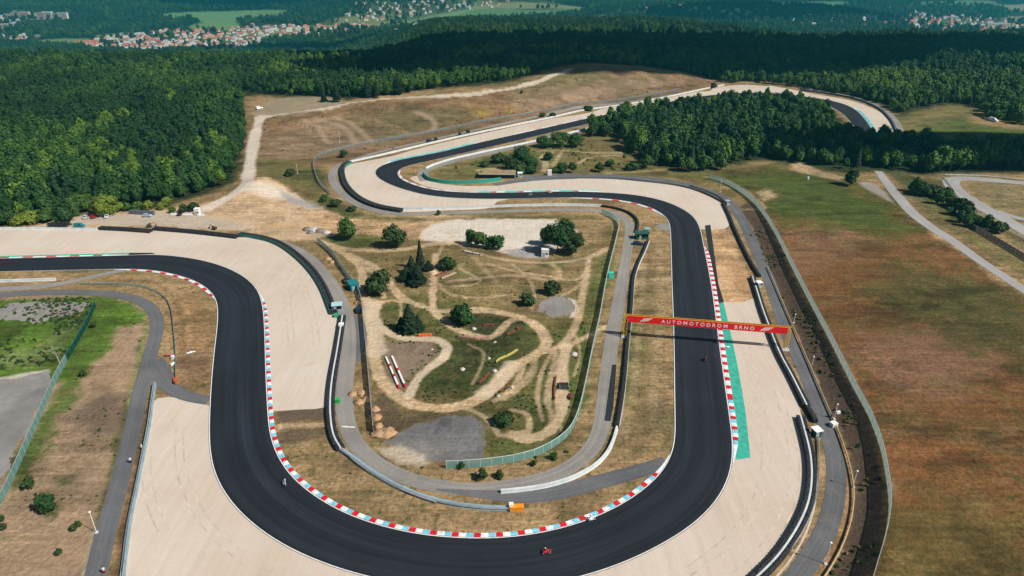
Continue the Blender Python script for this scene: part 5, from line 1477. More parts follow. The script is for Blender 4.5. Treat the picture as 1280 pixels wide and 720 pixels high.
def conifer_arrays(rg, h, r, levels=13, arms=11):
    V, F = [], []
    for k in range(levels):
        z = h * (.12 + .86 * k / levels); rr = r * (1 - k / levels) ** .85 * rg.uniform(.85, 1.1) + .12
        for i in range(arms):
            t = 2 * math.pi * (i + rg.uniform(-.4, .4)) / arms
            l = rr * rg.uniform(.75, 1.15); wd = .34 * rr + .15
            c, s = math.cos(t), math.sin(t)
            base = len(V)
            V += [(0, 0, z + h * .07), (c * l * .6 - s * wd, s * l * .6 + c * wd, z + .02 * h), (c * l, s * l, z - .035 * h - rg.uniform(0, .2)), (c * l * .6 + s * wd, s * l * .6 - c * wd, z + .01 * h)]
            F.append((base, base + 1, base + 2, base + 3))
    return np.array(V), [np.array(F)]

def trunk_mesh(name, h, r, m, limbs=4, rg=None):
    rg = rg or RNG
    mb = MB()
    bend = rg.uniform(-.15, .15, 2)
    mb.tube((0, 0, -.4), (bend[0], bend[1], h * .5), r, r * .72, 7)
    mb.tube((bend[0], bend[1], h * .48), (bend[0] * 1.6, bend[1] * 1.3, h), r * .72, r * .25, 7)
    for i in range(limbs):
        t = rg.uniform(0, 6.28); z = h * rg.uniform(.45, .8); l = h * rg.uniform(.16, .3)
        mb.tube((bend[0], bend[1], z), (bend[0] + l * math.cos(t), bend[1] + l * math.sin(t), z + l * .8), r * .4, r * .12, 5)
    return mb.mesh(name, m)

RT = np.random.default_rng(21)
PROTO = []       # (crown mesh, trunk mesh): h about 10 to 14
for i in range(5):
    rx = RT.uniform(3.0, 4.0); hz = RT.uniform(3.6, 4.8)
    V, F = crown_arrays(RT, rx, rx * RT.uniform(.85, 1.1), hz + .7, 6.6 + i * .2, 7, 380, .5)
    PROTO.append((arrays_mesh("broadleaf_crown", V, F, M_LEAF), trunk_mesh("broadleaf_trunk", 8.0, .2, M_BARK)))
for i in range(2):
    V, F = conifer_arrays(RT, 14.5 + i, 2.7, 15, 13)
    PROTO.append((arrays_mesh("conifer_crown", V, F, M_NEEDLE), trunk_mesh("conifer_trunk", 11, .19, M_BARK, 0)))

# ---- where the woods stand
def zone_world(px, step=10):
    return catmull(G(px)[:, :2], step, True)
WOOD_A = sdf_polygon
wood_left = flat([(-420, 285), (0, 281), (60, 271), (100, 261), (200, 257), (240, 247), (288, 231), (304, 206), (311, 172), (309, 128), (306, 119)])
W_FRONT = np.vstack([wood_left, G([(330, 118), (420, 123), (470, 122), (500, 118), (560, 110), (640, 101), (655, 98), (690, 85), (720, 80), (745, 80), (800, 83), (850, 90), (893, 100)])[:, :2],
                     flat([(905, 105), (940, 103), (985, 108), (1020, 114), (1060, 119), (1100, 130), (1122, 146), (1150, 136), (1194, 129), (1220, 134), (1225, 148), (1246, 153), (1285, 158), (1400, 162), (1900, 162)])])
W_POLY = np.vstack([W_FRONT, [(9000, 8000), (-9000, 8000), (-1200, 300)]])
C_POLY = flat([(782, 190), (770, 172), (738, 172), (736, 164), (755, 158), (778, 150), (800, 141), (860, 132), (905, 124), (960, 121.5), (1000, 127), (1022, 134), (1038, 145), (1052, 160), (1068, 172), (1120, 176), (1180, 189), (1290, 191), (1500, 189), (1500, 216), (1290, 214), (1200, 216), (1150, 219), (1108, 212), (1085, 211),
               (1062, 213), (1015, 207), (960, 200), (905, 208), (870, 212), (830, 212), (805, 206)])
TOWN_PX = [
    [(85, 52), (130, 46), (165, 42), (215, 36), (300, 34), (325, 28), (380, 32), (480, 26), (485, 34), (520, 33), (522, 38), (480, 41), (400, 50), (335, 52), (315, 63), (240, 62), (165, 68), (95, 60)],
    [(-20, 14), (90, 14), (92, 26), (30, 40), (-20, 42)], [(-20, 44), (40, 42), (40, 54), (-20, 56)],
    [(1110, 10), (1160, 4), (1300, 8), (1300, 46), (1240, 48), (1190, 44), (1130, 36), (1085, 34)]]
TOWN_W = [catmull(G(p)[:, :2], 60, True) for p in TOWN_PX]

LIGHT_W = [catmull(flat(p, 8), 12, True) for p in ([(40, 205), (70, 183), (110, 183), (100, 198), (70, 214)], [(105, 195), (120, 182), (150, 188), (150, 200), (125, 204)], [(195, 205), (205, 193), (225, 196), (222, 210), (205, 212)],
    [(-10, 262), (20, 250), (60, 256), (40, 272), (0, 276)], [(204, 120), (216, 116), (220, 124), (210, 128)], [(150, 215), (172, 205), (182, 215), (160, 226)], [(20, 225), (45, 218), (50, 232), (24, 238)], [(240, 175), (262, 168), (266, 180), (246, 186)], [(120, 150), (150, 142), (158, 152), (130, 158)], [(270, 205), (290, 198), (292, 212), (275, 216)], [(330, 85), (380, 72), (440, 76), (420, 95), (350, 100)], [(560, 70), (620, 45), (660, 60), (640, 80), (590, 90)],
    [(820, 95), (900, 100), (960, 96), (1010, 108), (900, 92)], [(1040, 100), (1110, 85), (1180, 90), (1120, 110)], [(650, 75), (720, 68), (820, 88), (740, 84)])]
HOUSE_XY = np.array(HOUSE_XY)
def wood_points():
    out = []
    for y0, y1, sp, sc in ((180, 720, 5.0, .79), (720, 1300, 7.4, 1.0), (1300, 2700, 11.0, 1.25), (2700, 4700, 19.0, 1.9), (4700, 6600, 34.0, 3.0)):
        Zm = y1 * CT + CH * ST
        gx, gy = np.meshgrid(np.arange(-.93 * Zm, .93 * Zm, sp), np.arange(y0, y1, sp))
        gx = gx + RNG.uniform(-.5, .5, gx.shape) * sp * .9; gy = gy + RNG.uniform(-.5, .5, gx.shape) * sp * .9
        x, y = gx.ravel(), gy.ravel()
        k = np.abs(x) < .90 * (y * CT + CH * ST)
        x, y = x[k], y[k]
        k = sdf_polygon(x, y, W_POLY) < -2.0
        if y0 < 400:
            k |= sdf_polygon(x, y, C_POLY) < -2.0
        x, y = x[k], y[k]
        if y1 > 1300:
            keep = np.ones(len(x), bool)
            for po in FAR_W:
                keep &= sdf_polygon(x, y, po) > 4
            th = RNG.uniform(0, 1, len(x))
            for po in TOWN_W:
                keep &= (sdf_polygon(x, y, po) > 0) | (th < .22)
            for k_ in range(0, len(HOUSE_XY), 64):
                q = HOUSE_XY[k_:k_ + 64]
                keep &= (((x[:, None] - q[None, :, 0]) / 15) ** 2 + ((y[:, None] - q[None, :, 1] + 12) / 26) ** 2).min(1) > 1
            openness = smooth(.56, .66, fbm(x / 520, y / 700, 77, 3)) * smooth(1000, 1400, y)
            keep &= th > openness * .82
            x, y = x[keep], y[keep]
        z = H(x, y)
        clump = fbm(x / 35, y / 35, 41, 3)
        s = sc * RNG.uniform(.6, 1.35, len(x)) * (.7 + .6 * clump)
        inC = (y < 720) & (sdf_polygon(x, y, C_POLY) < 0)
        s = np.where(inC, s * 1.38, s); s = np.where(inC & (y > 440) & (x > 120), s * .74, s); thin = ~(inC & (RNG.uniform(0, 1, len(x)) < .3))
        s = np.where(sdf_polygon(x, y, W_POLY) > -9, s * .8, s)            # the edge of the wood grows lower
        con = (RNG.uniform(0, 1, len(x)) < .02 + .12 * smooth(.55, .7, fbm(x / 120, y / 120, 63, 2)) + .04 * inC)
        idx = np.where(con, RNG.integers(5, 7, len(x)), RNG.integers(0, 5, len(x)))
        tone = .06 + .62 * smooth(.32, .68, fbm(x / 70, y / 70, 52, 4)) * RNG.uniform(.3, 1.1, len(x))
        tone = np.where(inC, RNG.uniform(0, .85, len(x)) ** 1.8, tone)
        front = (y < 720) & (x > 0) & (sdf_polygon(x, y, C_POLY) > -9)
        tone = np.where(front, RNG.uniform(.3, .8, len(x)), tone)
        for poly in LIGHT_W:                                              # stands of young light leaved trees
            tone = np.where((sdf_polygon(x, y, poly) < 6 * RNG.normal(size=len(x))) & (RNG.uniform(0, 1, len(x)) < .78), RNG.uniform(.7, .98, len(x)), tone)
        out.append(np.stack([x, y, z, s, idx, RNG.uniform(0, 6.28, len(x)), tone], -1)[thin])
    return np.concatenate(out)
WOOD = wood_points()

# the trees that show largest stand as things of their own
order = np.argsort(np.hypot(WOOD[:, 0], WOOD[:, 1]) + 0 * WOOD[:, 2])
vis = np.abs(WOOD[:, 0]) < .77 * (WOOD[:, 1] * CT + CH * ST)
order = order[vis[order]]
N_OWN = 235
own = order[:N_OWN]
rest = np.ones(len(WOOD), bool); rest[own] = False

KIND_T = {0: "broadleaf tree", 1: "conifer"}
for i in own:
    x, y, z, s, k, rz, tone = WOOD[i]
    k = int(k)
    left = x < -40
    nm = "conifer_tree" if k >= 5 else "broadleaf_tree"
    grp = ("conifers" if k >= 5 else "broadleaf trees") + (" in the front rows of the left wood" if left else " in the front rows of the wood right of centre")
    lab = ("pointed dark conifer" if k >= 5 else "round crowned green broadleaf tree") + (" in the front of the left wood" if left else " in the wood above the upper bend")
    t = empty(nm, (x, y, z), rz, lab, "tree", grp)
    t.scale = (s, s, s * (0.9 + .2 * ((i * 7919) % 100) / 100))
    link_mesh("trunk", PROTO[k][1], t); link_mesh("crown", PROTO[k][0], t)["tone"] = float(tone)

FULL = []
for c, t in PROTO:
    bm = bmesh.new(); bm.from_mesh(c); n0 = len(bm.faces); bm.from_mesh(t)
    me = bpy.data.meshes.new("forest_tree"); 
    bm.faces.ensure_lookup_table()
    for f in bm.faces[n0:]: f.material_index = 1
    bm.to_mesh(me); bm.free()
    me.materials.append(c.materials[0]); me.materials.append(t.materials[0])
    FULL.append(me)
stuff_points("forest", WOOD[rest], FULL, "dense green forest covering the hills down to the valley", "forest")

# ---- trees and bushes one by one
def bush_mesh(seed, rx, rz, m, leaves=420, leaf=.34, lobes=7, lift=.75):
    rg = np.random.default_rng(seed)
    V, F = crown_arrays(rg, rx, rx * .92, rz, rz * lift, lobes, leaves, leaf)
    return arrays_mesh("bush_crown", V, F, m)
BUSH = {}
def bush(px, wpx, hpx, label, m=None, name="round_bush", cat="bush", group=None, leaf=None, lobes=7):
    """px: the foot of the plant in the photo; wpx, hpx: how wide and high it shows"""
    p = at(*px)
    ppm = FPX / (p.y * CT + (CH - p.z) * ST)
    rx = wpx / ppm / 2 * .93
    cosv = p.y / math.hypot(p.y, CH)
    hh = max(rx * .9, hpx / ppm / max(cosv, .5) * .95)
    m = m or M_LEAF_D
    t = empty(name, p, RNG.uniform(0, 6.28), label, cat, group)
    n = int(np.clip(260 * rx, 220, 1500))
    rg = np.random.default_rng(int(px[0] * 31 + px[1] * 17))
    V, F = crown_arrays(rg, rx, rx * .95, hh * .52, hh * .52, lobes, n, leaf or float(np.clip(.16 * rx, .2, .42)))
    link_mesh("crown", arrays_mesh("crown", V, F, m), t)["tone"] = .3 + .1 * math.sin(px[0])
    link_mesh("trunk", trunk_mesh("trunk", hh * .6, .06 + .02 * hh, M_BARK, 3, rg), t)
    return t
def conifer(px, wpx, hpx, label, group=None):
    p = at(*px)
    ppm = FPX / (p.y * CT + (CH - p.z) * ST)
    h = hpx / ppm / max(p.y / math.hypot(p.y, CH), .5)
    rg = np.random.default_rng(int(px[0] * 13 + px[1]))
    t = empty("conifer_tree", p, 0, label, "tree", group)
    V, F = conifer_arrays(rg, h, wpx / ppm / 2, 18, 14)
    link_mesh("crown", arrays_mesh("crown", V, F, M_NEEDLE), t)
    link_mesh("trunk", trunk_mesh("trunk", h * .8, .05 + .012 * h, M_BARK, 0, rg), t)

bush((435, 299), 27, 26, "bright green round bush beside the grey rubble heap", M_LEAF_G)
bush((493, 309), 33, 27, "large dark green bush at the edge of the orange sand", M_LEAF_D)
conifer((526, 338), 15, 38, "tall slim conifer rising from the dark pine clump")
conifer((508, 350), 23, 17, "low dark pine left of the tall conifer")
conifer((522, 354), 26, 25, "dark broad pine at the foot of the tall conifer")
conifer((515, 343), 20, 24, "dark pine behind the low one by the tall conifer")
conifer((536, 337), 17, 12, "small dark pine right of the tall conifer")
bush((473, 368), 32, 28, "dark green leafy bush above the fork of the dirt tracks", M_LEAF_D)
bush((464, 360), 16, 13, "small leafy bush leaning on the larger one by the track fork", M_LEAF_D)
conifer((502, 412), 20, 16, "small dark pine on the left of the clump above the dirt loop")
conifer((512, 414), 31, 34, "largest dark pine of the clump above the dirt loop")
conifer((523, 413), 18, 20, "small dark pine on the right of the clump above the dirt loop")
for k, (x, y, ww, hh) in enumerate([(589, 306, 15, 20), (598, 309, 15, 19), (606, 310, 14, 16), (614, 311, 14, 16), (623, 312, 14, 18)]):
    bush((x, y), ww, hh, ["tallest green shrub at the left end of the row on the pale sand", "second green shrub of the row on the pale sand", "middle green shrub of the row on the pale sand", "fourth green shrub of the row on the pale sand", "dark end shrub at the right of the row on the pale sand"][k], M_LEAF_G if k < 3 else M_LEAF, "shrub", "shrub", "row of shrubs on the pale sand")
bush((697, 317), 34, 38, "large dark green tree behind the white shed", M_LEAF, "broadleaf_tree", "tree")
bush((684, 306), 20, 24, "dull thinner tree on the left of the clump by the white shed", M_LEAF_D, "broadleaf_tree", "tree")
bush((715, 318), 28, 28, "low dark tree on the right of the clump by the white shed", M_LEAF_D, "broadleaf_tree", "tree")
bush((707, 305), 26, 30, "dark tree at the back of the clump by the white shed", M_LEAF, "broadleaf_tree", "tree")
bush((578, 405), 30, 22, "green bush inside the upper dirt loop", M_LEAF)
bush((690, 367), 22, 16, "dark bush above the round grey pad", M_LEAF_D)
bush((660, 381), 18, 13, "dark bush left of the round grey pad", M_LEAF_D)
bush((604, 600), 15, 12, "round dark bush in front of the teal fence", M_LEAF_D)
bush((624, 598), 10, 8, "small dark bush right of the round one by the teal fence", M_LEAF_D)
bush((577, 585), 10, 8, "small green bush behind the left end of the teal fence", M_LEAF)
bush((692, 574), 10, 8, "small bush at the bend of the teal fence", M_LEAF)
bush((667, 582), 8, 6, "tiny bush outside the teal fence", M_LEAF)
bush((629, 528), 26, 8, "wide low dark bush below the dirt tracks", M_LEAF_D)
bush((559, 336), 26, 14, "low spreading shrub right of the dark pines", M_LEAF_D)
bush((1062, 232), 17, 21, "lone dark bush on the far edge of the right hand field", M_LEAF_D)
bush((60, 640), 22, 18, "low green bush on the dry ground at the lower left", M_LEAF)
bush((5, 662), 9, 7, "dark little bush at the left edge, lower of two", M_LEAF_D)
bush((2, 652), 8, 7, "dark little bush at the left edge, upper of two", M_LEAF_D)
bush((37, 610), 17, 11, "dull green bush beside the teal fence at the left", M_LEAF_D)
bush((92, 663), 8, 6, "small tuft bush left of the leaning post", M_LEAF_D)
bush((98, 658), 7, 6, "tiny tuft bush beside the leaning post", M_LEAF_D)
bush((74, 693), 9, 6, "small green tuft near the lower left corner", M_LEAF)
bush((104, 470), 9, 6, "dark tuft in the grass by the left fence", M_LEAF_D)
bush((117, 409), 9, 6, "dark tuft in the bright grass at the upper left", M_LEAF_D)
# left edge of the yard
bush((132, 268), 34, 24, "bright yellow green bush beside the parked cars", M_LEAF_Y)
bush((84, 284), 26, 30, "tall bushy olive tree at the end of the white wall", M_LEAF, "broadleaf_tree", "tree")
bush((103, 264), 34, 22, "wide mid green bush left of the yellow green one", M_LEAF_G)
bush((40, 278), 30, 14, "low yellowish bush at the edge of the yard", M_LEAF_Y)
bush((62, 276), 26, 16, "low green bush at the edge of the yard", M_LEAF_G)
bush((12, 280), 30, 16, "green bush by the yard at the left edge", M_LEAF)
bush((216, 266), 9, 8, "small green bush left of the white boxes", M_LEAF_G)
bush((230, 265), 12, 10, "dark round bush behind the low white wall", M_LEAF_D)
bush((243, 264), 14, 11, "larger dark bush behind the low white wall", M_LEAF_D)
bush((202, 262), 10, 9, "yellow green bush near the wood edge", M_LEAF_Y)
for k, (x, y, ww, hh) in enumerate([(24, 281, 22, 12), (75, 270, 22, 14), (92, 270, 16, 10), (148, 264, 18, 12), (160, 263, 14, 9), (172, 262, 16, 10), (186, 262, 16, 10), (-4, 281, 20, 14), (50, 274, 18, 12), (210, 257, 14, 10)]):
    bush((x, y), ww, hh, "light green bush in the fringe between the left wood and the yard", M_LEAF_G if k % 3 else M_LEAF_Y, "fringe_bush", "bush", "light bushes along the yard")
# centre meadow
for k, (x, y, ww, hh, mm, lab) in enumerate([(652, 206, 24, 22, M_LEAF, "tall dark tree of the clump in the centre meadow"), (664, 212, 20, 16, M_LEAF, "dark tree at the right of the clump in the centre meadow"), (640, 212, 20, 14, M_LEAF_D, "dark tree at the left of the clump in the centre meadow"),
        (625, 203, 22, 11, M_LEAF_D, "low dark bush beside the clump in the centre meadow"), (650, 217, 16, 11, M_LEAF_G, "bright green bush in front of the dark clump"), (663, 217, 16, 10, M_LEAF, "green bush in front of the dark clump"),
        (606, 208, 12, 7, M_LEAF_D, "small dark bush left of the clump"), (685, 200, 13, 9, M_LEAF, "round bush on the meadow path"), (703, 216, 15, 12, M_LEAF, "round green bush in the pair above the loop"), (715, 216, 11, 13, M_LEAF_D, "narrow dark bush in the pair above the loop"),
        (695, 216, 10, 8, M_LEAF_G, "small pale bush beside the pair above the loop"), (749, 215, 12, 11, M_LEAF_D, "dark bush alone above the loop"), (762, 208, 12, 8, M_LEAF, "low bush near the wood on the meadow"), (601, 221, 6, 7, M_LEAF_D, "tiny dark bush at the left of the brown shed roof"),
        (680, 184, 24, 14, M_LEAF, "leftmost tree of the row by the far straight"), (700, 183, 24, 17, M_LEAF_G, "middle tree of the row by the far straight"), (718, 184, 22, 17, M_LEAF, "right tree of the row by the far straight"), (740, 170, 16, 14, M_LEAF_D, "pointed dark tree near the far straight"), (757, 170, 18, 16, M_NEEDLE, "dark conifer like tree near the far straight"),
        (790, 212, 20, 9, M_LEAF, "low bush in front of the wood"), (808, 210, 18, 16, M_LEAF_G, "green tree standing before the wood"), (858, 214, 22, 18, M_LEAF_G, "bright green tree at the edge of the wood"), (880, 213, 22, 18, M_LEAF, "mid green tree at the edge of the wood"), (900, 212, 18, 22, M_LEAF_G, "pale green tree at the edge of the wood")]):
    bush((x, y), ww, hh, lab, mm, "broadleaf_tree" if hh > 13 else "round_bush", "tree" if hh > 13 else "bush")
# hedge by the country road
hx = [(1143, 240), (1150, 244), (1157, 246), (1164, 240), (1171, 246), (1172, 255), (1182, 250), (1190, 258), (1188, 268), (1198, 262), (1207, 270), (1200, 278), (1214, 278), (1222, 282), (1208, 283), (1232, 288), (1246, 291), (1254, 287)]
for k, (x, y) in enumerate(hx):
    bush((x, y), 17 + 5 * math.sin(k * 2.1), 13 + 5 * math.sin(k * 1.3 + 1), "dark green hedge bush between the country road and the car park road", [M_LEAF, M_LEAF_D, M_LEAF][k % 3], "hedge_bush", "bush", "hedge bushes beside the country road")
for k, (x, y, ww, hh, lab) in enumerate([(545, 176, 5, 5, "tiny green bush below the brown hillside beside the dark car"), (585, 168, 6, 6, "small bush on the far verge by the wall"), (575, 170, 5, 5, "small dark bush on the far verge"), (678, 146, 8, 5, "green bush on the verge of the far straight"), (691, 146, 8, 5, "dark bush on the verge of the far straight"), (735, 138, 12, 5, "bush beside the far wall"),
        (892, 110, 8, 6, "green bush at the end of the hillside"), (652, 117, 4, 4, "lone dark bush on the crest of the brown hillside"), (362, 220, 14, 8, "dark bush at the foot of the brown hillside"), (430, 197, 10, 9, "green bush inside the curved hairpin fence"), (420, 258, 14, 8, "green bush by the hairpin service road"), (405, 252, 10, 8, "dark bush behind the hairpin service road"), (440, 264, 12, 6, "low green bush below the hairpin service road"), (548, 269, 6, 6, "small bush by the long pale wall")]):
    bush((x, y), ww, hh, lab, M_LEAF if k % 2 else M_LEAF_D)
# edge of the wood along the crest: larger dark conifers
for k, (x, y, ww, hh) in enumerate([(421, 127, 13, 26), (460, 122, 14, 30), (471, 122, 10, 24), (405, 127, 10, 12), (497, 118, 20, 26)]):
    conifer((x, y), ww, hh, ["dark conifer at the left of the crest track", "tallest dark conifer beside the crest track", "narrow dark conifer beside the tallest", "small dark conifer on the crest", "wide conifer right of the tallest on the crest"][k])
def bare_tree(px, top):
    p = at(*px)
    t = empty("bare_tree", p, 0, "pale leafless little tree beside the green fence at the left", "tree")
    mb = MB(); rg = np.random.default_rng(4)
    mb.tube((0, 0, -.2), (-.5, .1, 3.2), .11, .07, 6); mb.tube((-.5, .1, 3.2), (-1.0, .2, 6.0), .07, .03, 6)
    mb.build("trunk", M_BIRCH, t)
    mb = MB()
    for i in range(13):
        z = rg.uniform(1.6, 5.6); a = rg.uniform(0, 6.28); l = rg.uniform(.7, 1.7) * (1.1 - z / 9)
        b = Vector((-.16 * z, .03 * z, z)); e = b + Vector((l * math.cos(a), l * math.sin(a), l * .9))
        mb.tube(b, e, .035, .012, 4)
        mb.tube(b.lerp(e, .6), b.lerp(e, .6) + Vector((rg.uniform(-.5, .5), rg.uniform(-.5, .5), .6)), .02, .008, 4)
    mb.build("crown", M_BIRCH, t)
bare_tree((76, 456), (67, 427))

# ---- weeds and tussocks: nobody could count them
V, F = crown_arrays(np.random.default_rng(3), .55, .5, .34, .22, 4, 60, .16); T1 = arrays_mesh("weed_tuft", V, F, M_LEAF_D)
V, F = crown_arrays(np.random.default_rng(5), .45, .6, .28, .18, 3, 48, .15); T2 = arrays_mesh("weed_tuft", V, F, M_LEAF)
V, F = crown_arrays(np.random.default_rng(6), .5, .45, .3, .2, 3, 48, .14); T3 = arrays_mesh("weed_tuft", V, F, mat("dry_tussock", (0.20, 0.15, 0.07), .9, .3))
def scatter(px, n, seed, green=.7, smin=.5, smax=1.5, clump=18):
    po = catmull(G(px)[:, :2], 10, True)
    rg = np.random.default_rng(seed)
    lo, hi = po.min(0), po.max(0)
    x = rg.uniform(lo[0], hi[0], n * 6); y = rg.uniform(lo[1], hi[1], n * 6)
    k = sdf_polygon(x, y, po) < -.5
    k &= fbm(x / clump, y / clump, seed, 3) + rg.uniform(-.12, .12, len(x)) > .52
    x, y = x[k][:n], y[k][:n]
    k = paint(x, y).mean(-1) < .155                       # nothing grows on the worn dirt and sand
    x, y = x[k], y[k]
    g = rg.uniform(0, 1, len(x)) < green
    idx = np.where(g, rg.integers(0, 2, len(x)), 2)
    return np.stack([x, y, H(x, y), rg.uniform(smin, smax, len(x)) ** 1.3, idx, rg.uniform(0, 6.28, len(x)), rg.uniform(0, .6, len(x))], -1)
TUFTS = np.concatenate([
    scatter([(470, 300), (640, 325), (750, 320), (745, 400), (720, 520), (690, 560), (600, 580), (605, 520), (520, 500), (470, 470), (462, 400), (440, 340)], 420, 11, .85, .25, .8),
    scatter([(490, 380), (640, 398), (700, 408), (730, 400), (715, 500), (690, 545), (640, 565), (610, 560), (600, 515), (520, 500), (470, 400)], 700, 31, 1.0, .3, .85, 5),
    scatter([(120, 410), (185, 400), (165, 500), (140, 600), (110, 720), (0, 720), (0, 640), (60, 560)], 420, 12, .5, .3, .8),
    scatter([(0, 380), (120, 373), (110, 400), (80, 450), (0, 465)], 500, 13, .9, .4, 1.2, 8),
    scatter([(1034, 722), (1068, 620), (1035, 510), (975, 370), (936, 280), (955, 275), (1000, 357), (1068, 492), (1105, 600), (1095, 705)], 900, 15, .5, .4, 1.1, 8),
    scatter([(330, 210), (325, 155), (560, 122), (740, 90), (880, 100), (640, 150), (430, 200)], 180, 16, .6, .6, 1.4, 30),
    scatter([(600, 583), (720, 560), (700, 578), (620, 600), (560, 598), (480, 570)], 260, 17, .7, .5, 1.2, 6),
    scatter([(545, 218), (640, 190), (700, 180), (770, 185), (800, 210), (700, 217)], 160, 18, .8, .6, 1.6, 12),
    scatter([(350, 560), (430, 600), (560, 655), (700, 650), (800, 600), (640, 640), (520, 622), (420, 560)], 300, 19, .3, .3, .7, 10),
])
stuff_points("weeds", TUFTS, [T1, T2, T3], "tufts of weeds and dry tussocks scattered over the rough ground", "weeds")
# ------------------------------------------------------------------ gantry over the straight
M_RED = mat("bright_red_banner", (0.78, 0.010, 0.016), .55, .06, .4)
M_YEL = mat("yellow_painted_truss", (0.60, 0.36, 0.035), .5, .15)
M_LET = mat("white_lettering", (0.80, 0.79, 0.78), .5, .04)
def gantry():
    A, B = at(780.5, 421), at(981.5, 437)
    L = (B - A).length; rz = math.atan2(B.y - A.y, B.x - A.x)
    g = empty("gantry", A, rz, "yellow truss gantry with long red banner spanning the straight", "gantry")
    def lattice(p, q, w_, name):
        mb = MB(); p, q = Vector(p), Vector(q); d = (q - p).normalized()
        a = Vector((0, 1, 0)) if abs(d.y) < .9 else Vector((1, 0, 0)); b = d.cross(a)
        n = max(2, int((q - p).length / w_))
        cs = [a * (sx * w_ / 2) + b * (sy * w_ / 2) for sx, sy in ((-1, -1), (1, -1), (1, 1), (-1, 1))]
        for c in cs: mb.tube(p + c, q + c, .075, n=6)
        for i in range(n):
            u, v = p.lerp(q, i / n), p.lerp(q, (i + 1) / n)
            for k in range(4):
                c0, c1 = cs[k], cs[(k + 1) % 4]
                mb.tube(u + c0, v + c1, .04, n=4); mb.tube(u + c0, u + c1, .04, n=4)
        return mb.build(name, M_YEL, g)
    top = 8.0
    for x in (0.0, L):
        lattice((x, .0, 0), (x, .0, top - 1.1), 1.1, "tower")
        MB().box((x, 0, .15), (2.0, 2.0, .3)).build("base_plate", M_CONC, g)
    lattice((-.55, .0, top - .55), (L + .55, .0, top - .55), .85, "beam")
    mb = MB(); mb.box((L / 2, -.5, top - 1.25), (L - .9, .12, 2.15)); ban = mb.build("banner", M_RED, g)
    mb = MB(); mb.box((L / 2, .5, top - 1.25), (L - .9, .12, 2.15)); mb.build("banner", M_RED, g)
    def text(s, x0, x1, h):
        cu = bpy.data.curves.new("lettering", 'FONT'); cu.body = s; cu.size = 1.0; cu.extrude = .02; cu.space_character = 1.55; cu.offset = .012
        o = bpy.data.objects.new("lettering", cu); COL.objects.link(o)
        bpy.context.view_layer.update()
        me = bpy.data.meshes.new_from_object(o.evaluated_get(bpy.context.evaluated_depsgraph_get()))
        bpy.data.objects.remove(o)
        xs = [v.co.x for v in me.vertices]; ys = [v.co.y for v in me.vertices]
        kx = (x1 - x0) / (max(xs) - min(xs)); ky = h / (max(ys) - min(ys))
        for v in me.vertices: v.co.x = (v.co.x - min(xs)) * kx; v.co.y = (v.co.y - min(ys)) * ky
        me.materials.clear(); me.materials.append(M_LET)
        t = link_mesh("lettering", me, ban)
        t.location = (x0, -.59, top - 1.25 - h / 2); t.rotation_euler = (R(90), 0, 0)
    text("AUTOMOTODROM", L * .222, L * .628, 1.15)
    text("BRNO", L * .672, L * .79, 1.15)
    for cx in (.128, .865):                                   # slanted winged emblem at either end
        mb = MB()
        def plate(poly):
            k = len(poly)
            vs = [(L * cx + x, -.582, top - 1.25 + z) for x, z in poly] + [(L * cx + x, -.562, top - 1.25 + z) for x, z in poly]
            mb.add(vs, [tuple(range(k)), tuple(range(2 * k - 1, k - 1, -1))] + [(i, (i + 1) % k, k + (i + 1) % k, k + i) for i in range(k)])
        plate([(-1.9, -.62), (-1.45, -.62), (-.35, .32), (1.9, .62), (1.9, .80), (-.7, .55)])
        plate([(-1.1, -.62), (-.65, -.62), (.1, .02), (1.2, .25), (1.5, .45), (-.1, .25)])
        plate([(-.2, -.35), (.55, -.2), (1.0, .12), (.25, -.02)])
        mb.build("emblem", M_LET, ban)
    return g
gantry()

# ------------------------------------------------------------------ people and motorcycles
def skin_body(name, joints, edges, mats, parent, root=0):
    me = bpy.data.meshes.new(name)
    me.from_pydata([j[:3] for j in joints], edges, [])
    o = link_mesh(name, me, parent)
    for m in mats: me.materials.append(m)
    md = o.modifiers.new("skin", 'SKIN'); md.use_smooth_shade = True
    for v, j in zip(me.skin_vertices[0].data if me.skin_vertices else [], joints):
        v.radius = (j[3], j[3])
    if me.skin_vertices:
        me.skin_vertices[0].data[root].use_root = True
    sb = o.modifiers.new("round", 'SUBSURF'); sb.levels = 1; sb.render_levels = 1
    return o
def skin_layer(me):
    if not me.skin_vertices:
        me.attributes.new if False else None
M_SKIN = mat("skin", (0.45, 0.27, 0.19), .6, .05)

def hand(mb, p, d, side):
    """palm, four fingers and a thumb, slightly curled along d"""
    p, d = Vector(p), Vector(d).normalized()
    a = d.cross(Vector((0, 0, 1))).normalized() if abs(d.z) < .9 else Vector((1, 0, 0))
    n = a.cross(d)
    mb.tube(p, p + d * .09, .042, .045, 8)
    for i, l in enumerate((.065, .08, .075, .055)):
        q = p + d * .085 + a * ((i - 1.5) * .021)
        k = q + d * l * .55 - n * .012
        mb.tube(q, k, .0095, .009, 5); mb.tube(k, k + d * l * .35 - n * .035, .009, .007, 5)
    q = p + d * .03 + a * (.042 * side)
    mb.tube(q, q + d * .045 + a * (.03 * side) - n * .01, .012, .009, 5)

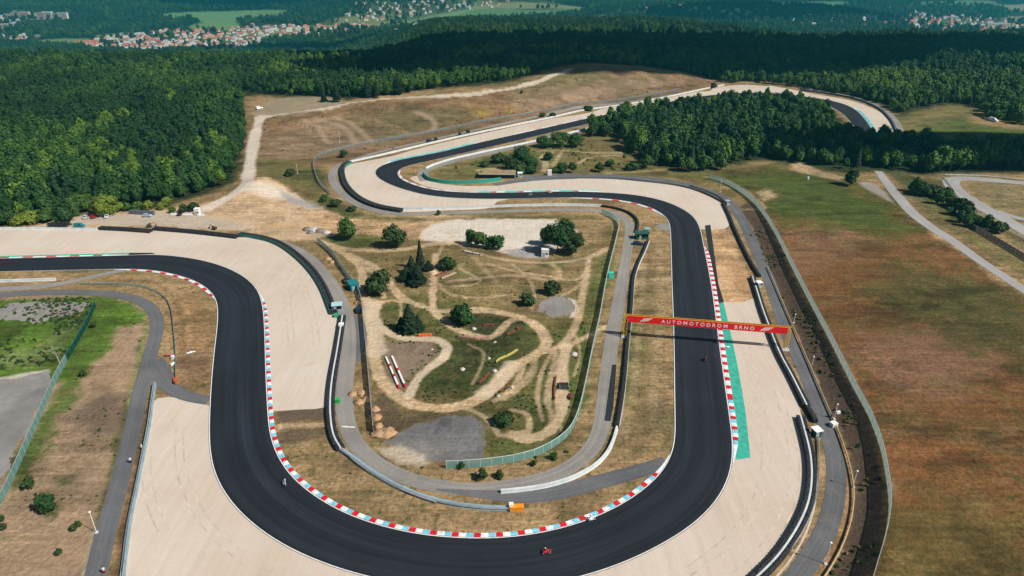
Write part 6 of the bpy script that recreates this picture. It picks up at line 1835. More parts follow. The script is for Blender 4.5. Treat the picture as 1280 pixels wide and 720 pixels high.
def rider(parent_loc, rot, suit, helmet, label, group):
    t = empty("person", parent_loc, 0, label, "person", group)
    t.rotation_euler = rot
    J = [(0, -.42, .86, .15), (0, -.12, 1.02, .17), (0, .10, 1.15, .17), (0, .20, 1.22, .075),
         (-.19, .12, 1.16, .085), (-.33, .28, .98, .06), (-.29, .52, .90, .045), (.19, .12, 1.16, .085), (.33, .28, .98, .06), (.29, .52, .90, .045),
         (-.13, -.40, .84, .115), (-.30, -.02, .70, .085), (-.20, -.38, .42, .065), (-.20, -.22, .36, .05), (.13, -.40, .84, .115), (.30, -.02, .70, .085), (.20, -.38, .42, .065), (.20, -.22, .36, .05)]
    E = [(0, 1), (1, 2), (2, 3), (2, 4), (4, 5), (5, 6), (2, 7), (7, 8), (8, 9), (0, 10), (10, 11), (11, 12), (12, 13), (0, 14), (14, 15), (15, 16), (16, 17)]
    tube_body("leather_suit", J, E, suit, t)
    mb = MB(); mb.sphere((0, .30, 1.34), .145, 14, 9, sz=1.0); h = mb.build("helmet", helmet, t, True)
    mb = MB(); mb.rings([[(x * .12, .30 + .143 * math.cos(a), 1.33 + z) for a in [x * .9] ] * 1 + [(0, .448, 1.33 + z), (.0, .44, 1.33 + z)] for x, z in ()]) if False else None
    mb = MB(); mb.box((0, .405, 1.345), (.19, .085, .075)); mb.build("visor", glass_mat(), h)
    mb = MB(); hand(mb, (-.29, .52, .90), (.1, .6, -.3), 1); hand(mb, (.29, .52, .90), (-.1, .6, -.3), -1); mb.build("glove", M_BELT_K, t)
    return t

def tube_body(name, J, E, m, parent):
    """one continuous skin grown round a skeleton"""
    me = bpy.data.meshes.new(name)
    bm = bmesh.new()
    lay = bm.verts.layers.skin.verify()
    vs = []
    for i, j in enumerate(J):
        v = bm.verts.new(j[:3]); v[lay].radius = (j[3], j[3]); v[lay].use_root = (i == 0); vs.append(v)
    for a, b in E: bm.edges.new((vs[a], vs[b]))
    bm.to_mesh(me); bm.free()
    me.materials.append(m)
    o = link_mesh(name, me, parent)
    o.modifiers.new("skin", 'SKIN').use_smooth_shade = True
    o.modifiers.new("round", 'SUBSURF').levels = 1
    return o

def motorcycle(px, toward, paint, suit, helmet, label, rlabel, lean=0.0):
    p = at(*px); p.z += .08
    rz = heading(px, toward)
    t = empty("motorcycle", p, 0, label, "motorcycle", "racing motorcycles on the track")
    rot = Matrix.Rotation(rz, 4, 'Z') @ Matrix.Rotation(lean, 4, 'Y')
    t.rotation_euler = rot.to_euler()
    mb = MB(); rings = []
    for y, rx, rz_, z in ((.90, .03, .06, .74), (.78, .13, .18, .72), (.55, .20, .27, .66), (.25, .23, .33, .58), (-.05, .20, .30, .56), (-.30, .15, .20, .64), (-.42, .10, .12, .72)):
        rings.append([(rx * math.cos(a), y, z + rz_ * math.sin(a)) for a in [2 * math.pi * k / 12 for k in range(12)]])
    mb.rings(rings); mb.build("fairing", paint, t, True)
    mb = MB(); rings = []
    for y, rx, rz_, z in ((-.30, .13, .08, .80), (-.55, .14, .08, .84), (-.80, .10, .07, .92), (-1.0, .04, .04, .97)):
        rings.append([(rx * math.cos(a), y, z + rz_ * math.sin(a)) for a in [2 * math.pi * k / 10 for k in range(10)]])
    mb.rings(rings); mb.build("tail_seat", paint, t, True)
    mb = MB(); mb.rings([[(-.16, .58, .92), (.16, .58, .92), (.14, .56, .94), (-.14, .56, .94)], [(-.09, .40, 1.10), (.09, .40, 1.10), (.08, .38, 1.11), (-.08, .38, 1.11)]]); mb.build("windscreen", glass_mat(), t)
    for y in (.72, -.68):
        w_ = MB().torus((0, y, .31), .235, .075, 20, 8).build("wheel", M_BELT_K, t, True)
        mb = MB(); mb.tube((-.04, y, .31), (.04, y, .31), .05, n=8)
        for k in range(6):
            a = math.pi * k / 3; mb.tube((0, y, .31), (0, y + .2 * math.cos(a), .31 + .2 * math.sin(a)), .016, n=5)
        mb.build("rim", M_STEEL, w_)
    mb = MB()
    for s in (-1, 1): mb.tube((s * .09, .72, .31), (s * .10, .48, .86), .028, n=6)
    mb.build("fork", M_STEEL, t)
    MB().tube((-.33, .50, .90), (.33, .50, .90), .018, n=6).build("handlebar", M_BELT_K, t)
    MB().tube((.12, -.2, .35), (.16, -.85, .62), .05, .065, 8).build("exhaust", M_STEEL, t)
    rider(p, t.rotation_euler, suit, helmet, rlabel, "motorcycle riders on the track")

M_SW, M_SR, M_SK, M_SG = mat("white_leather", (.62, .62, .64), .5, .1), mat("red_leather", (.38, .018, .02), .5, .1), mat("black_leather", (.02, .02, .023), .5, .1), mat("grey_leather", (.22, .22, .24), .5, .1)
M_PW, M_PR, M_PO, M_PK = mat("white_fairing_paint", (.66, .66, .68), .3, .05), mat("red_fairing_paint", (.42, .015, .02), .3, .05), mat("orange_fairing_paint", (.55, .14, .03), .3, .05), mat("black_fairing_paint", (.02, .02, .025), .3, .05)
motorcycle((354, 607), (342, 580), M_PW, M_SG, M_PW, "white racing motorcycle near the red and blue kerb at the lower left of the bend", "rider in grey leathers on the white motorcycle at the lower left of the bend", R(28))
motorcycle((741, 652), (708, 662), M_PW, M_SW, M_PR, "white racing motorcycle hugging the inside kerb of the lowest bend", "rider in white leathers beside the inside kerb", R(34))
motorcycle((684, 694), (645, 698), M_PR, M_SR, M_SW, "red and white racing motorcycle in the middle of the lowest bend", "rider in red leathers in the middle of the lowest bend", R(32))
motorcycle((881, 451), (882, 480), M_PK, M_SR, M_PR, "dark racing motorcycle alone on the straight below the gantry", "rider in red leathers on the straight below the gantry", 0)
motorcycle((896.5, 428), (898, 450), M_PK, M_SK, M_PW, "black racing motorcycle close to the kerb beneath the gantry shadow", "rider in black leathers close to the kerb by the gantry shadow", R(6))
motorcycle((688, 242.5), (760, 243), M_PO, M_SW, M_PR, "orange and white racing motorcycle entering the loop, ahead of the grey one", "rider in white leathers on the orange motorcycle entering the loop", R(-8))
motorcycle((663, 245), (720, 244), M_SG, M_SG, M_PW, "grey racing motorcycle following the orange one into the loop", "rider in grey leathers following the orange motorcycle", R(-8))

def person(px, top, legs, label, rz=0.0):
    p = at(*px); p.z += .05
    t = empty("person", p, rz, label, "person")
    J = [(0, 0, .95, .14), (0, 0, 1.2, .155), (0, 0, 1.42, .13), (0, .01, 1.54, .06), (-.2, 0, 1.42, .07), (-.26, .02, 1.15, .05), (-.24, .08, .9, .035), (.2, 0, 1.42, .07), (.26, .02, 1.15, .05), (.24, .08, .9, .035)]
    E = [(0, 1), (1, 2), (2, 3), (2, 4), (4, 5), (5, 6), (2, 7), (7, 8), (8, 9)]
    J += [(-.1, 0, .88, .105), (-.11, .03, .5, .075), (-.12, -.02, .09, .05), (-.12, .14, .05, .045), (.1, 0, .88, .105), (.11, .05, .5, .075), (.12, .06, .09, .05), (.12, .2, .05, .045)]
    E += [(0, 10), (10, 11), (11, 12), (12, 13), (0, 14), (14, 15), (15, 16), (16, 17)]
    tube_body("body", J, E, top, t)
    mb = MB(); mb.sphere((0, .02, 1.66), .105, 12, 8, sz=1.2); mb.sphere((0, .12, 1.65), .02, 6, 4); head = mb.build("head", M_SKIN, t, True)
    mb = MB(); mb.sphere((0, -.005, 1.70), .112, 12, 8, sz=1.05); mb.build("hair", mat("dark_hair", (.03, .02, .015), .8), head, True)
    mb = MB(); hand(mb, (-.24, .08, .9), (0, .1, -1), 1); hand(mb, (.24, .08, .9), (0, .1, -1), -1); mb.build("hand", M_SKIN, t)
    for s, y in ((-1, .0), (1, .04)):
        mb = MB(); mb.rings([[(s * .105 + r_ * math.cos(a), y * (1 - z) + r_ * math.sin(a), z) for a in [k * math.pi / 5 for k in range(10)]] for z, r_ in ((.93, .125), (.5, .095), (.1, .075))]); mb.build("trouser_leg", legs, t, True)
person((164, 579), M_SW, M_SK, "person in a white top standing on the left service road", 1.0)
person((178, 562), M_SW, M_SG, "person in pale clothes beside the narrow wall at the lower left", 2.0)
person((131, 717), M_SW, M_SR, "person in white and red at the bottom edge of the left service road", .4)

# ------------------------------------------------------------------ vehicles
def car(px, toward, paint, label, L=4.3, Wd=1.8, Hh=1.5, van=False, scale=1.0):
    p = at(*px); p.z += .06
    t = empty("delivery_van" if van else "parked_car", p, heading(px, toward), label, "van" if van else "car")
    t.scale = (scale,) * 3
    if van: prof = [(-.5, .35), (-.5, 1.95), (-.42, 2.1), (.18, 2.1), (.34, 1.35), (.48, 1.15), (.5, .35)]
    else: prof = [(-.5, .35), (-.49, .85), (-.42, 1.0), (-.34, 1.46), (.02, 1.5), (.20, 1.02), (.44, .86), (.5, .6), (.5, .35)]
    k = Hh / 1.5
    rings = []
    for x, tu in ((-.5, .9), (-.46, 1), (.46, 1), (.5, .9)):
        rings.append([(x * Wd * (1 if z < 1.05 else .84), y * L, (.3 + (z - .3) * tu) * k) for y, z in prof])
    MB().rings(rings).build("body", paint, t)
    mb = MB()
    zt, zb = (1.95, 1.3) if van else (1.42, 1.02)
    for s in (-1, 1):
        y0, y1, y2, y3 = ((.0, .30, .18, .0) if van else (-.36, .17, .03, -.31))
        x0, x1 = s * Wd * .455, s * Wd * .432
        mb.add([(x0, y0 * L, zb * k), (x0, y1 * L, zb * k), (x1, y2 * L, zt * k), (x1, y3 * L, zt * k)], [(0, 1, 2, 3)])
    f0, f1 = ((.345, .20) if van else (.21, .045))
    mb.add([(-Wd * .38, f0 * L, zb * k), (Wd * .38, f0 * L, zb * k), (Wd * .36, f1 * L, zt * k), (-Wd * .36, f1 * L, zt * k)], [(0, 1, 2, 3)])
    if not van: mb.add([(-Wd * .38, -.43 * L, zb * k), (Wd * .38, -.43 * L, zb * k), (Wd * .36, -.352 * L, zt * k), (-Wd * .36, -.352 * L, zt * k)], [(0, 1, 2, 3)])
    mb.build("window_glass", glass_mat(), t)
    for y in (-.3, .31):
        for s in (-1, 1):
            w_ = MB().torus((s * Wd * .46, y * L, .32), .23, .1, 14, 6).build("wheel", M_BELT_K, t)
            MB().tube((s * Wd * .46 - .05, y * L, .32), (s * Wd * .46 + .05, y * L, .32), .18, n=10).build("rim", M_STEEL, w_)
    for s in (-1, 1):
        MB().box((s * Wd * .33, L * .497, .72 * k), (.3, .05, .14)).build("headlight", M_WHITEP, t)
    return t
def pmat(n, c): return mat(n, c, .3, .05, .5)
C_BLUE, C_RED, C_SIL, C_TEAL, C_BLK, C_WHT = pmat("dark_blue_car_paint", (.01, .03, .08)), pmat("red_car_paint", (.25, .012, .02)), pmat("silver_car_paint", (.42, .44, .46)), pmat("teal_car_paint", (.015, .17, .19)), pmat("black_car_paint", (.012, .013, .016)), pmat("white_car_paint", (.72, .73, .74))
car((797.5, 306), (815, 307), C_BLUE, "dark blue car parked beside the marshal post on the inside of the loop", 4.6)
car((107, 272.5), (108, 268), C_SIL, "silver car with a dark roof at the left of the row in the yard", 4.2)
car((117, 272), (118, 268), C_RED, "dark red car between the silver car and the white cabin", 4.4, 1.9, 1.7)
car((134, 271.5), (135, 267), pmat("pale_cyan_paint", (.45, .58, .60)), "pale cyan car at the right of the row in the yard", 4.2)
car((100, 284), (106, 284), C_TEAL, "teal van behind the white wall at the upper left", 4.4, 1.8, 1.3, True)
car((226, 268.5), (222, 271), C_BLK, "black car in front of the low white wall", 4.3)
car((432.5, 353), (428, 346), C_BLK, "black car parked behind the teal kiosk", 4.3)
car((448.5, 389), (447, 380), C_BLUE, "dark blue car by the blue grey fence beside the infield road", 4.4, 1.85, 1.6)
car((537, 177), (545, 175), C_BLUE, "dark blue car on the verge of the far straight", 4.6, 1.9, 1.6)
car((638.5, 222), (644, 222), pmat("bright_blue_paint", (.02, .16, .34)), "bright blue van beside the brown shed", 5.2, 2.0, 1.5, True)
car((324, 136.5), (330, 135), C_WHT, "white van on the square at the end of the crest track", 6.0, 2.2, 1.6, True)
car((1241, 151.5), (1252, 154), C_WHT, "white van parked on the edge of the far meadow", 7.0, 2.4, 1.8, True)
car((184, 271), (188, 271), pmat("blue_grey_paint", (.30, .36, .44)), "blue grey car at the back of the yard by the dark bank", 4.3)

def digger(px, toward, label):
    p = at(*px); t = empty("excavator", p, heading(px, toward), label, "excavator"); t.scale = (.6, .6, .6)
    M = mat("dark_digger_paint", (.05, .045, .03), .5)
    for s in (-1, 1):
        MB().rings([[(s * .9 + dx, y, z) for y, z in ((-1.6, .2), (-1.4, 0), (1.4, 0), (1.6, .2), (1.6, .6), (1.4, .8), (-1.4, .8), (-1.6, .6))] for dx in (-.3, .3)]).build("track", M_BELT_K, t)
    MB().box((0, -.4, 1.5), (2.3, 2.6, 1.2)).build("body", M, t)
    c = MB().box((-.6, .4, 2.3), (1.0, 1.4, 1.4), taper=.9).build("cab", M, t)
    MB().box((-.6, 1.12, 2.4), (.8, .04, .9)).build("window_glass", glass_mat(), c)
    mb = MB(); mb.tube((.3, .8, 1.8), (.3, 3.2, 3.6), .22, .18, 6); mb.tube((.3, 3.2, 3.6), (.3, 4.4, 1.4), .18, .14, 6); mb.build("arm", M, t)
    MB().box((.3, 4.5, 1.0), (.9, .7, .8), taper=1.3).build("bucket", M_BELT_K, t)
digger((187, 284), (196, 283), "dark excavator at the gap between the two upper tyre walls")
digger((268, 287), (260, 286), "small dark excavator behind the straight black tyre wall")

# ------------------------------------------------------------------ huts and boxes
def hut(px, size, rz, wall_m, roof_m, label, name="marshal_hut", cat="hut", over=.25, door=True, pitch=.15, open_front=False):
    p = at(*px); p.z = float(H(np.array([p.x]), np.array([p.y]))[0])
    t = empty(name, p, rz, label, cat)
    a, b, h = size
    if open_front:
        mb = MB(); mb.box((0, b / 2 - .05, h / 2), (a, .1, h)); mb.box((-a / 2 + .05, -.05, h / 2), (.1, b - .1, h)); mb.box((a / 2 - .05, -.05, h / 2), (.1, b - .1, h)); mb.box((0, -b / 2 + .05, .5), (a - .2, .1, 1.0))
        mb.build("walls", wall_m, t)
    else:
        MB().box((0, 0, h / 2), (a, b, h)).build("walls", wall_m, t)
    mb = MB(); x, y = a / 2 + over, b / 2 + over
    mb.add([(-x, -y, h), (x, -y, h), (x, y, h + pitch), (-x, y, h + pitch), (-x, -y, h + .14), (x, -y, h + .14), (x, y, h + .14 + pitch), (-x, y, h + .14 + pitch)], [(0, 3, 2, 1), (4, 5, 6, 7), (0, 1, 5, 4), (1, 2, 6, 5), (2, 3, 7, 6), (3, 0, 4, 7)])
    mb.build("roof", roof_m, t)
    if door:
        d = MB().box((-a * .2, -b / 2 - .02, 1.0), (.9, .06, 2.0)).build("door", M_POST, t)
        MB().box((-a * .2 + .33, -b / 2 - .07, 1.0), (.06, .06, .14)).build("handle", M_STEEL, d)
        MB().box((a * .22, -b / 2 - .02, 1.5), (a * .32, .05, .7)).build("window", glass_mat(), t)
    return t
M_HG = mat("green_hut_paint", (.015, .10, .07), .6)
hut((1019.5, 545), (1.7, 1.7, 2.0), R(18), M_HG, M_WHITEP, "green marshal hut with a white roof behind the right tyre wall", open_front=True)
hut((681.5, 320), (2.9, 2.6, 3.0), R(-4), M_WHITEP, M_WHITEP, "white shed in front of the dark tree clump", "garden_shed", "shed", .1)
hut((763.5, 347), (1.9, 1.6, 2.0), R(0), mat("turquoise_kiosk_paint", (.06, .48, .40), .5), mat("turquoise_kiosk_paint", (.06, .48, .40), .5), "small turquoise box on the teal fence", "kiosk_box", "box", .05, False, 0)
hut((442, 361), (3.0, 4.2, 2.5), R(30), C_TEAL, C_TEAL, "teal kiosk beside the fence with a white dish on its roof", "kiosk", "kiosk", .15)
hut((802, 298), (5.0, 3.0, 2.6), R(4), M_HG, mat("dark_green_canopy", (.02, .075, .06), .7), "dark green marshal post on the inside of the loop", over=.4, open_front=True)
hut((808.5, 293.5), (2.4, 2.4, 2.8), R(4), M_POST, mat("grey_green_roof", (.22, .33, .30), .6), "small grey green hut behind the dark green marshal post", over=.2)
hut((422, 388), (3.2, 2.4, 2.3), R(10), M_POST, mat("pale_cyan_canopy", (.34, .52, .54), .6), "pale roofed marshal post at the end of the curved tyre wall", over=.2, open_front=True)
hut((421, 396), (1.6, 1.4, 1.0), R(10), mat("bright_green_box_paint", (.03, .30, .16), .5), mat("bright_green_box_paint", (.03, .30, .16), .5), "small green box in front of the pale roofed marshal post", "equipment_box", "box", .02, False, 0)
hut((427, 410), (1.5, 1.5, 1.5), R(5), M_WHITEP, M_WHITEP, "white box standing on the long double tyre wall line", "equipment_box", "box", .05, False, 0)
hut((422.5, 503), (1.2, 1.2, 1.1), R(0), mat("vivid_green_box_paint", (.03, .36, .08), .5), mat("vivid_green_box_paint", (.03, .36, .08), .5), "vivid green box between the tyre wall and the infield road", "equipment_box", "box", .02, False, 0)
hut((1041.5, 533), (1.5, 1.3, 1.1), R(18), M_WHITEP, M_WHITEP, "white cabinet at the foot of the second camera pole", "equipment_box", "box", .05, False, 0)
hut((127, 268.5), (3.0, 2.6, 3.2), 0, M_WHITEP, M_WHITEP, "tall white cabin between the red car and the cyan car", "site_cabin", "cabin", .1)
hut((247.5, 268.5), (2.2, 2.0, 3.0), 0, M_WHITEP, M_WHITEP, "tall white box at the end of the low white wall", "site_cabin", "cabin", .1)
hut((687, 219), (2.2, 2.0, 2.8), 0, M_WHITEP, M_WHITEP, "small white box behind the upper gravel trap", "equipment_box", "box", .05, False, 0)
hut((650, 221), (2.4, 2.4, 2.2), 0, mat("pale_cyan_canopy", (.34, .52, .54), .6), M_WHITEP, "pale marshal hut beside the bright blue van", over=.2)
hut((909, 256), (1.9, 1.8, 2.0), R(20), M_POST, M_STEEL, "grey roofed marshal hut at the top of the right tyre wall", over=.2, open_front=True)
hut((948, 359), (1.7, 1.6, 2.0), R(18), M_POST, M_WHITEP, "pale roofed marshal hut in the gap of the right tyre wall", over=.2, open_front=True)
hut((1010, 224), (.8, .8, 1.2), 0, M_WHITEP, M_WHITEP, "tiny white marker box by the meadow track", "equipment_box", "box", .02, False, 0)
wall([(214, 268), (232, 268.5), (255, 269)], "low white wall between the yard and the dark bushes", M_WHITEP, .5, .7)
wall([(163, 267), (178, 268), (193, 268.5)], "dark low bank wall at the back of the yard", mat("dark_barrier_wall", (0.10, 0.11, 0.13), .7), 1.5, 1.8)
def long_shed():
    p = at(622, 221); t = empty("flat_roofed_shed", p, R(-2), "long low brown roofed shed in the centre meadow", "shed")
    MB().box((0, 0, 1.2), (19, 6, 2.4)).build("walls", mat("dark_shed_wall", (.03, .032, .03), .8), t)
    MB().box((0, 0, 2.6), (20, 8, .4)).build("roof", mat("grassed_brown_roof", (.26, .19, .11), .9, .3, .4), t)
    MB().box((0, -4.05, 2.62), (20, .1, .5)).build("fascia", mat("pale_fascia", (.5, .46, .38), .7), t)
long_shed()

# ------------------------------------------------------------------ poles
def pole(px, h, label, box=False):
    p = at(*px); p.z = float(H(np.array([p.x]), np.array([p.y]))[0])
    t = empty("camera_pole", p, R(10), label, "pole", None)
    MB().tube((0, 0, -.3), (0, 0, h), .075, .055, 8).build("mast", M_WHITEP, t)
    mb = MB(); mb.sphere((0, 0, h + .05), .26, 10, 6, sz=.7); mb.build("camera_dome", M_WHITEP, t, True)
    MB().box((0, 0, .1), (.6, .6, .3)).build("foot", M_CONC, t)
    if box:
        b = MB().box((.75, 0, h * .45), (1.0, .5, .7)).build("sign_box", M_WHITEP, t)
        MB().tube((.0, 0, h * .45), (.3, 0, h * .45), .05, n=6).build("bracket", M_STEEL, t)
pole((992, 404), 3.2, "thin pale camera pole just beyond the gantry end")
pole((1013.5, 463), 4.6, "white camera pole on the dark bank below the gantry end")
pole((1042.5, 524), 4.6, "white camera pole with a side box beside the white cabinet", True)
pole((1066, 609), 4.6, "white camera pole against the dark bank at mid height of the right bend")
pole((1031.5, 705), 5.6, "white camera pole beside the road near the bottom right")
pole((121, 666), 5.6, "pale camera pole on the dry ground at the lower left")
pole((900, 240), 5.5, "thin white pole behind the top of the right tyre wall")
pole((425, 178), 7.0, "tall thin pole above the fence of the far hairpin")
pole((372, 217), 5.0, "thin pole on the slope left of the far hairpin")

# ------------------------------------------------------------------ motocross things
def mound_thing(px, r, h, m, label, name, cat, group=None, seed=0, long=1.0, rz=0.0):
    p = at(*px); t_rg = np.random.default_rng(seed + int(px[0]))
    mb = MB(); rings = []
    for k in range(6):
        u = k / 5; rr = r * (1 - u ** 1.6) + .05
        rings.append([(rr * long * math.cos(a) * t_rg.uniform(.7, 1.25), rr * math.sin(a) * t_rg.uniform(.7, 1.25), h * u - .05 + t_rg.uniform(-.13, .1) * h * (k > 0)) for a in [2 * math.pi * j / 14 for j in range(14)]])
    mb.rings(rings)
    o = mb.build(name, m, None, True); o.location = p; o.rotation_euler = (0, 0, rz)
    tag(o, label, cat, group)
M_EARTH = mat("orange_brown_earth", (.34, .215, .125), .95, .3, .7, bmp=.6)
M_STONE = mat("pale_stone", (.42, .38, .34), .9, .25, 1.0, bmp=.5)
for k, (x, y, r, h, lab) in enumerate([(441, 493, 1.3, 1.1, "small earth heap touching the infield road"), (452, 492, 1.4, 1.3, "round earth heap right of the road heap"), (457, 500, 1.5, 1.2, "earth heap against the blue grey fence"), (449, 503, 1.5, 1.1, "lowest earth heap of the group by the fence"), (469, 512, 1.3, 1.1, "upper earth heap of the row inside the fence"), (471, 522, 1.4, 1.1, "middle earth heap of the row inside the fence"), (473, 533, 1.3, 1.0, "lower earth heap of the row inside the fence"), (410, 324, 1.5, 1.1, "earth heap beside the curved service road"), (415, 328, 1.3, 1.0, "smaller earth heap beside the curved service road"), (447, 379, 1.3, 1.0, "earth heap between the teal kiosk and the blue car"), (474, 542, 2.2, .9, "flat earth heap at the corner of the grey pad"), (484, 541, 2.4, .9, "wide earth heap at the corner of the grey pad")]):
    mound_thing((x, y), r, h, M_EARTH, lab, "earth_heap", "heap", "earth heaps along the infield fence", k)
for k, (x, y, r, h) in enumerate([(384, 287, 2.2, 1.3), (392, 288, 2.6, 1.8), (400, 289, 2.4, 1.5), (408, 291, 2.0, 1.2), (388, 291, 1.8, 1.0), (414, 294, 1.8, .8)]):
    mound_thing((x, y), r, h, mat("dark_grey_rubble", (.16, .155, .15), .9, .5, 1.2, bmp=.8) if k % 2 == 0 else M_STONE, ["dark rubble heap at the left end of the rubble pile", "pale rubble heap second from the left", "dark rubble heap in the middle of the rubble pile", "pale rubble heap at the right of the rubble pile", "dark rubble heap in front of the pile", "flat white rubble heap at the right tip"][k], "rubble_heap", "heap", "heaps of the grey rubble pile", k)
for x, y, r, lab in [(578, 462, .9, "pale boulder in the green of the dirt loop"), (592, 411, .8, "white boulder below the green bush in the loop"), (618, 464, .9, "pale boulder beside the wide dirt track"), (611, 448, .6, "small stone left of the yellow strip"), (619, 428, .6, "small stone above the yellow strip"), (717, 443, 1.1, "pale boulder by the teal fence"), (735, 326, .7, "stone at the edge of the upper track"), (640, 484, .7, "white stone beside the lower dirt track"), (623, 495, .6, "small white stone lower on the dirt track"), (540, 437, .5, "small stone in the brown loop"), (432, 294, 1.0, "white stone beside the bright green bush")]:
    mound_thing((x, y), r, r * .9, M_STONE, lab, "boulder", "boulder", None, 3)
def block_row(p0, p1, n, cols, size, label, name, cat):
    a, b = at(*p0), at(*p1)
    rz = math.atan2(b.y - a.y, b.x - a.x)
    t = empty(name, a, rz, label, cat)
    L = (b - a).length / n
    mes = [MB().box((0, 0, size[1] / 2), (L * .96, size[0], size[1]), taper=.9).mesh("block", m) for m in cols]
    for i in range(n):
        o = link_mesh("block", mes[i % len(mes)], t); o.location = (L * (i + .5), 0, 0)
block_row((482.5, 447), (499, 486), 12, [M_WHITEP, M_WHITEP, M_WHITEP, mat("red_block_paint", (.42, .03, .04), .5)], (.55, .5), "left line of white and red blocks in the brown loop", "start_gate", "gate")
block_row((490, 446), (507, 485), 12, [M_WHITEP, M_WHITEP, M_WHITEP, M_WHITEP, M_WHITEP, mat("red_block_paint", (.42, .03, .04), .5)], (.55, .5), "right line of white and red blocks in the brown loop", "start_gate", "gate")
block_row((523, 420), (540, 419.5), 4, [mat("orange_block_paint", (.60, .14, .03), .5)], (.9, .7), "bright orange bar above the brown dirt loop", "course_barrier", "barrier")
block_row((594, 671.5), (594.5, 671.4), 1, [M_WHITEP], (.1, .1), "x", "course_barrier", "barrier") if False else None
def path_bar(px, w_, h, m, label, name="course_barrier", cat="barrier"):
    path = wpath(px, .8); t = empty(name, path[0], 0, label, cat)
    mb = MB(); mb.sweep(local(path, path[0]), [(-w_ / 2, 0), (-w_ / 2, h), (w_ / 2, h), (w_ / 2, 0)]); mb.build("bar", m, t)
    a = local(path, path[0])
    me = MB().box((0, 0, h / 2 + .1), (.12, w_ + .1, h + .2)).mesh("stake", M_BARK)
    for q in (a[0], a[len(a) // 2], a[-1]):
        o = link_mesh("stake", me, t); o.location = q
M_RST = mat("faded_red_strip", (.20, .055, .04), .7)
path_bar([(620, 453.5), (628, 447), (638, 444), (643, 440), (647, 437.5)], .6, .4, mat("yellow_strip_paint", (.46, .38, .10), .6), "bent yellow and white strip in the dark green of the loop")
path_bar([(604, 406.5), (612, 407), (620, 407)], .5, .4, M_RST, "faded red strip inside the upper dirt loop")
path_bar([(634, 419), (640, 416), (644, 413)], .5, .4, M_RST, "short faded red strip right of the dark hollow")
path_bar([(646, 412), (650, 410)], .8, .6, M_RST, "tiny red strip above the short one")
path_bar([(599, 480), (606, 472), (612, 466)], .4, .4, M_RST, "dark red strip left of the wide dirt track")
path_bar([(625, 490), (633, 485), (639, 477)], .4, .4, M_RST, "red strip along the right of the wide dirt track")
path_bar([(693, 499), (693, 485), (695, 472)], .4, .6, M_RST, "thin red tape beside the straight dirt lane")
path_bar([(573, 421), (585, 423), (600, 423.5), (610, 423)], .3, .5, mat("pink_tape", (.45, .22, .20), .7), "pinkish tape along the upper dirt loop")
path_bar([(712.5, 499), (714, 494)], .9, .7, M_RST, "dark red block beside the jump")
path_bar([(545, 345), (553, 342), (560, 340)], .7, .35, M_RST, "dark red plank pile right of the pines")
path_bar([(552, 349), (560, 345), (570, 341)], .7, .35, mat("pale_planks", (.42, .33, .27), .8), "pale plank pile right of the pines")
path_bar([(580, 315), (588, 317), (600, 319)], 1.0, .7, M_STONE, "row of white stones in front of the shrubs")
def jump():
    p = at(705, 483); t = empty("jump_ramp", p, 0, "dark wooden table jump across the straight dirt lane", "ramp")
    MB().rings([[(-1.2, y, z) for y, z in ((-1.6, 0), (-.7, .9), (.7, .9), (1.8, 0))], [(1.2, y, z) for y, z in ((-1.6, 0), (-.7, .9), (.7, .9), (1.8, 0))]]).build("deck", mat("dark_planks", (.025, .022, .02), .8), t)  # deck in one even near-black colour
    for s in (-1, 1): MB().box((s * 1.26, 0, .5), (.1, 3.0, .6)).build("side_board", M_POST, t)
jump()
def red_boat_tarp():
    p = at(212, 445); rz = R(10)
    t = empty("rescue_stretcher", p, rz, "dark red oval stretcher lying behind the guard rail end", "stretcher")
    mb = MB(); rings = []
    for x, r, z in ((-1.7, .06, .25), (-1.2, .38, .3), (0, .5, .34), (1.2, .38, .3), (1.7, .06, .25)):
        rings.append([(x, r * math.cos(a), z + .22 * math.sin(a)) for a in [2 * math.pi * k / 10 for k in range(10)]])
    mb.rings(rings); mb.build("shell", mat("dark_red_shell", (.25, .015, .03), .5), t, True)
    MB().box((0, 0, .6), (1.8, .4, .08)).build("pad", mat("pink_pad", (.45, .2, .22), .7), t)
red_boat_tarp()
hut((216.5, 448.5), (.8, .7, 1.0), 0, M_WHITEP, M_WHITEP, "upper white marshal chair box beside the red stretcher", "equipment_box", "box", .02, False, 0)
hut((216, 456), (.5, 1.3, .5), R(-25), M_WHITEP, M_WHITEP, "lower white board leaning at the guard rail", "equipment_box", "box", .02, False, 0)
path_bar([(219.4, 480), (219.5, 474.5)], .8, 1.0, mat("vivid_orange_pad", (.62, .10, .02), .5), "vivid orange pad on the guard rail end")
hut((646, 637.5), (3.0, 1.2, 1.1), R(3), mat("orange_barrier_plastic", (.70, .25, .02), .4), mat("orange_barrier_plastic", (.70, .25, .02), .4), "bright orange water barrier at the gap of the infield wall", "water_barrier", "barrier", .02, False, 0)
hut((639, 637), (.9, .9, 1.6), 0, M_WHITEP, M_WHITEP, "white post box beside the orange water barrier", "equipment_box", "box", .02, False, 0)
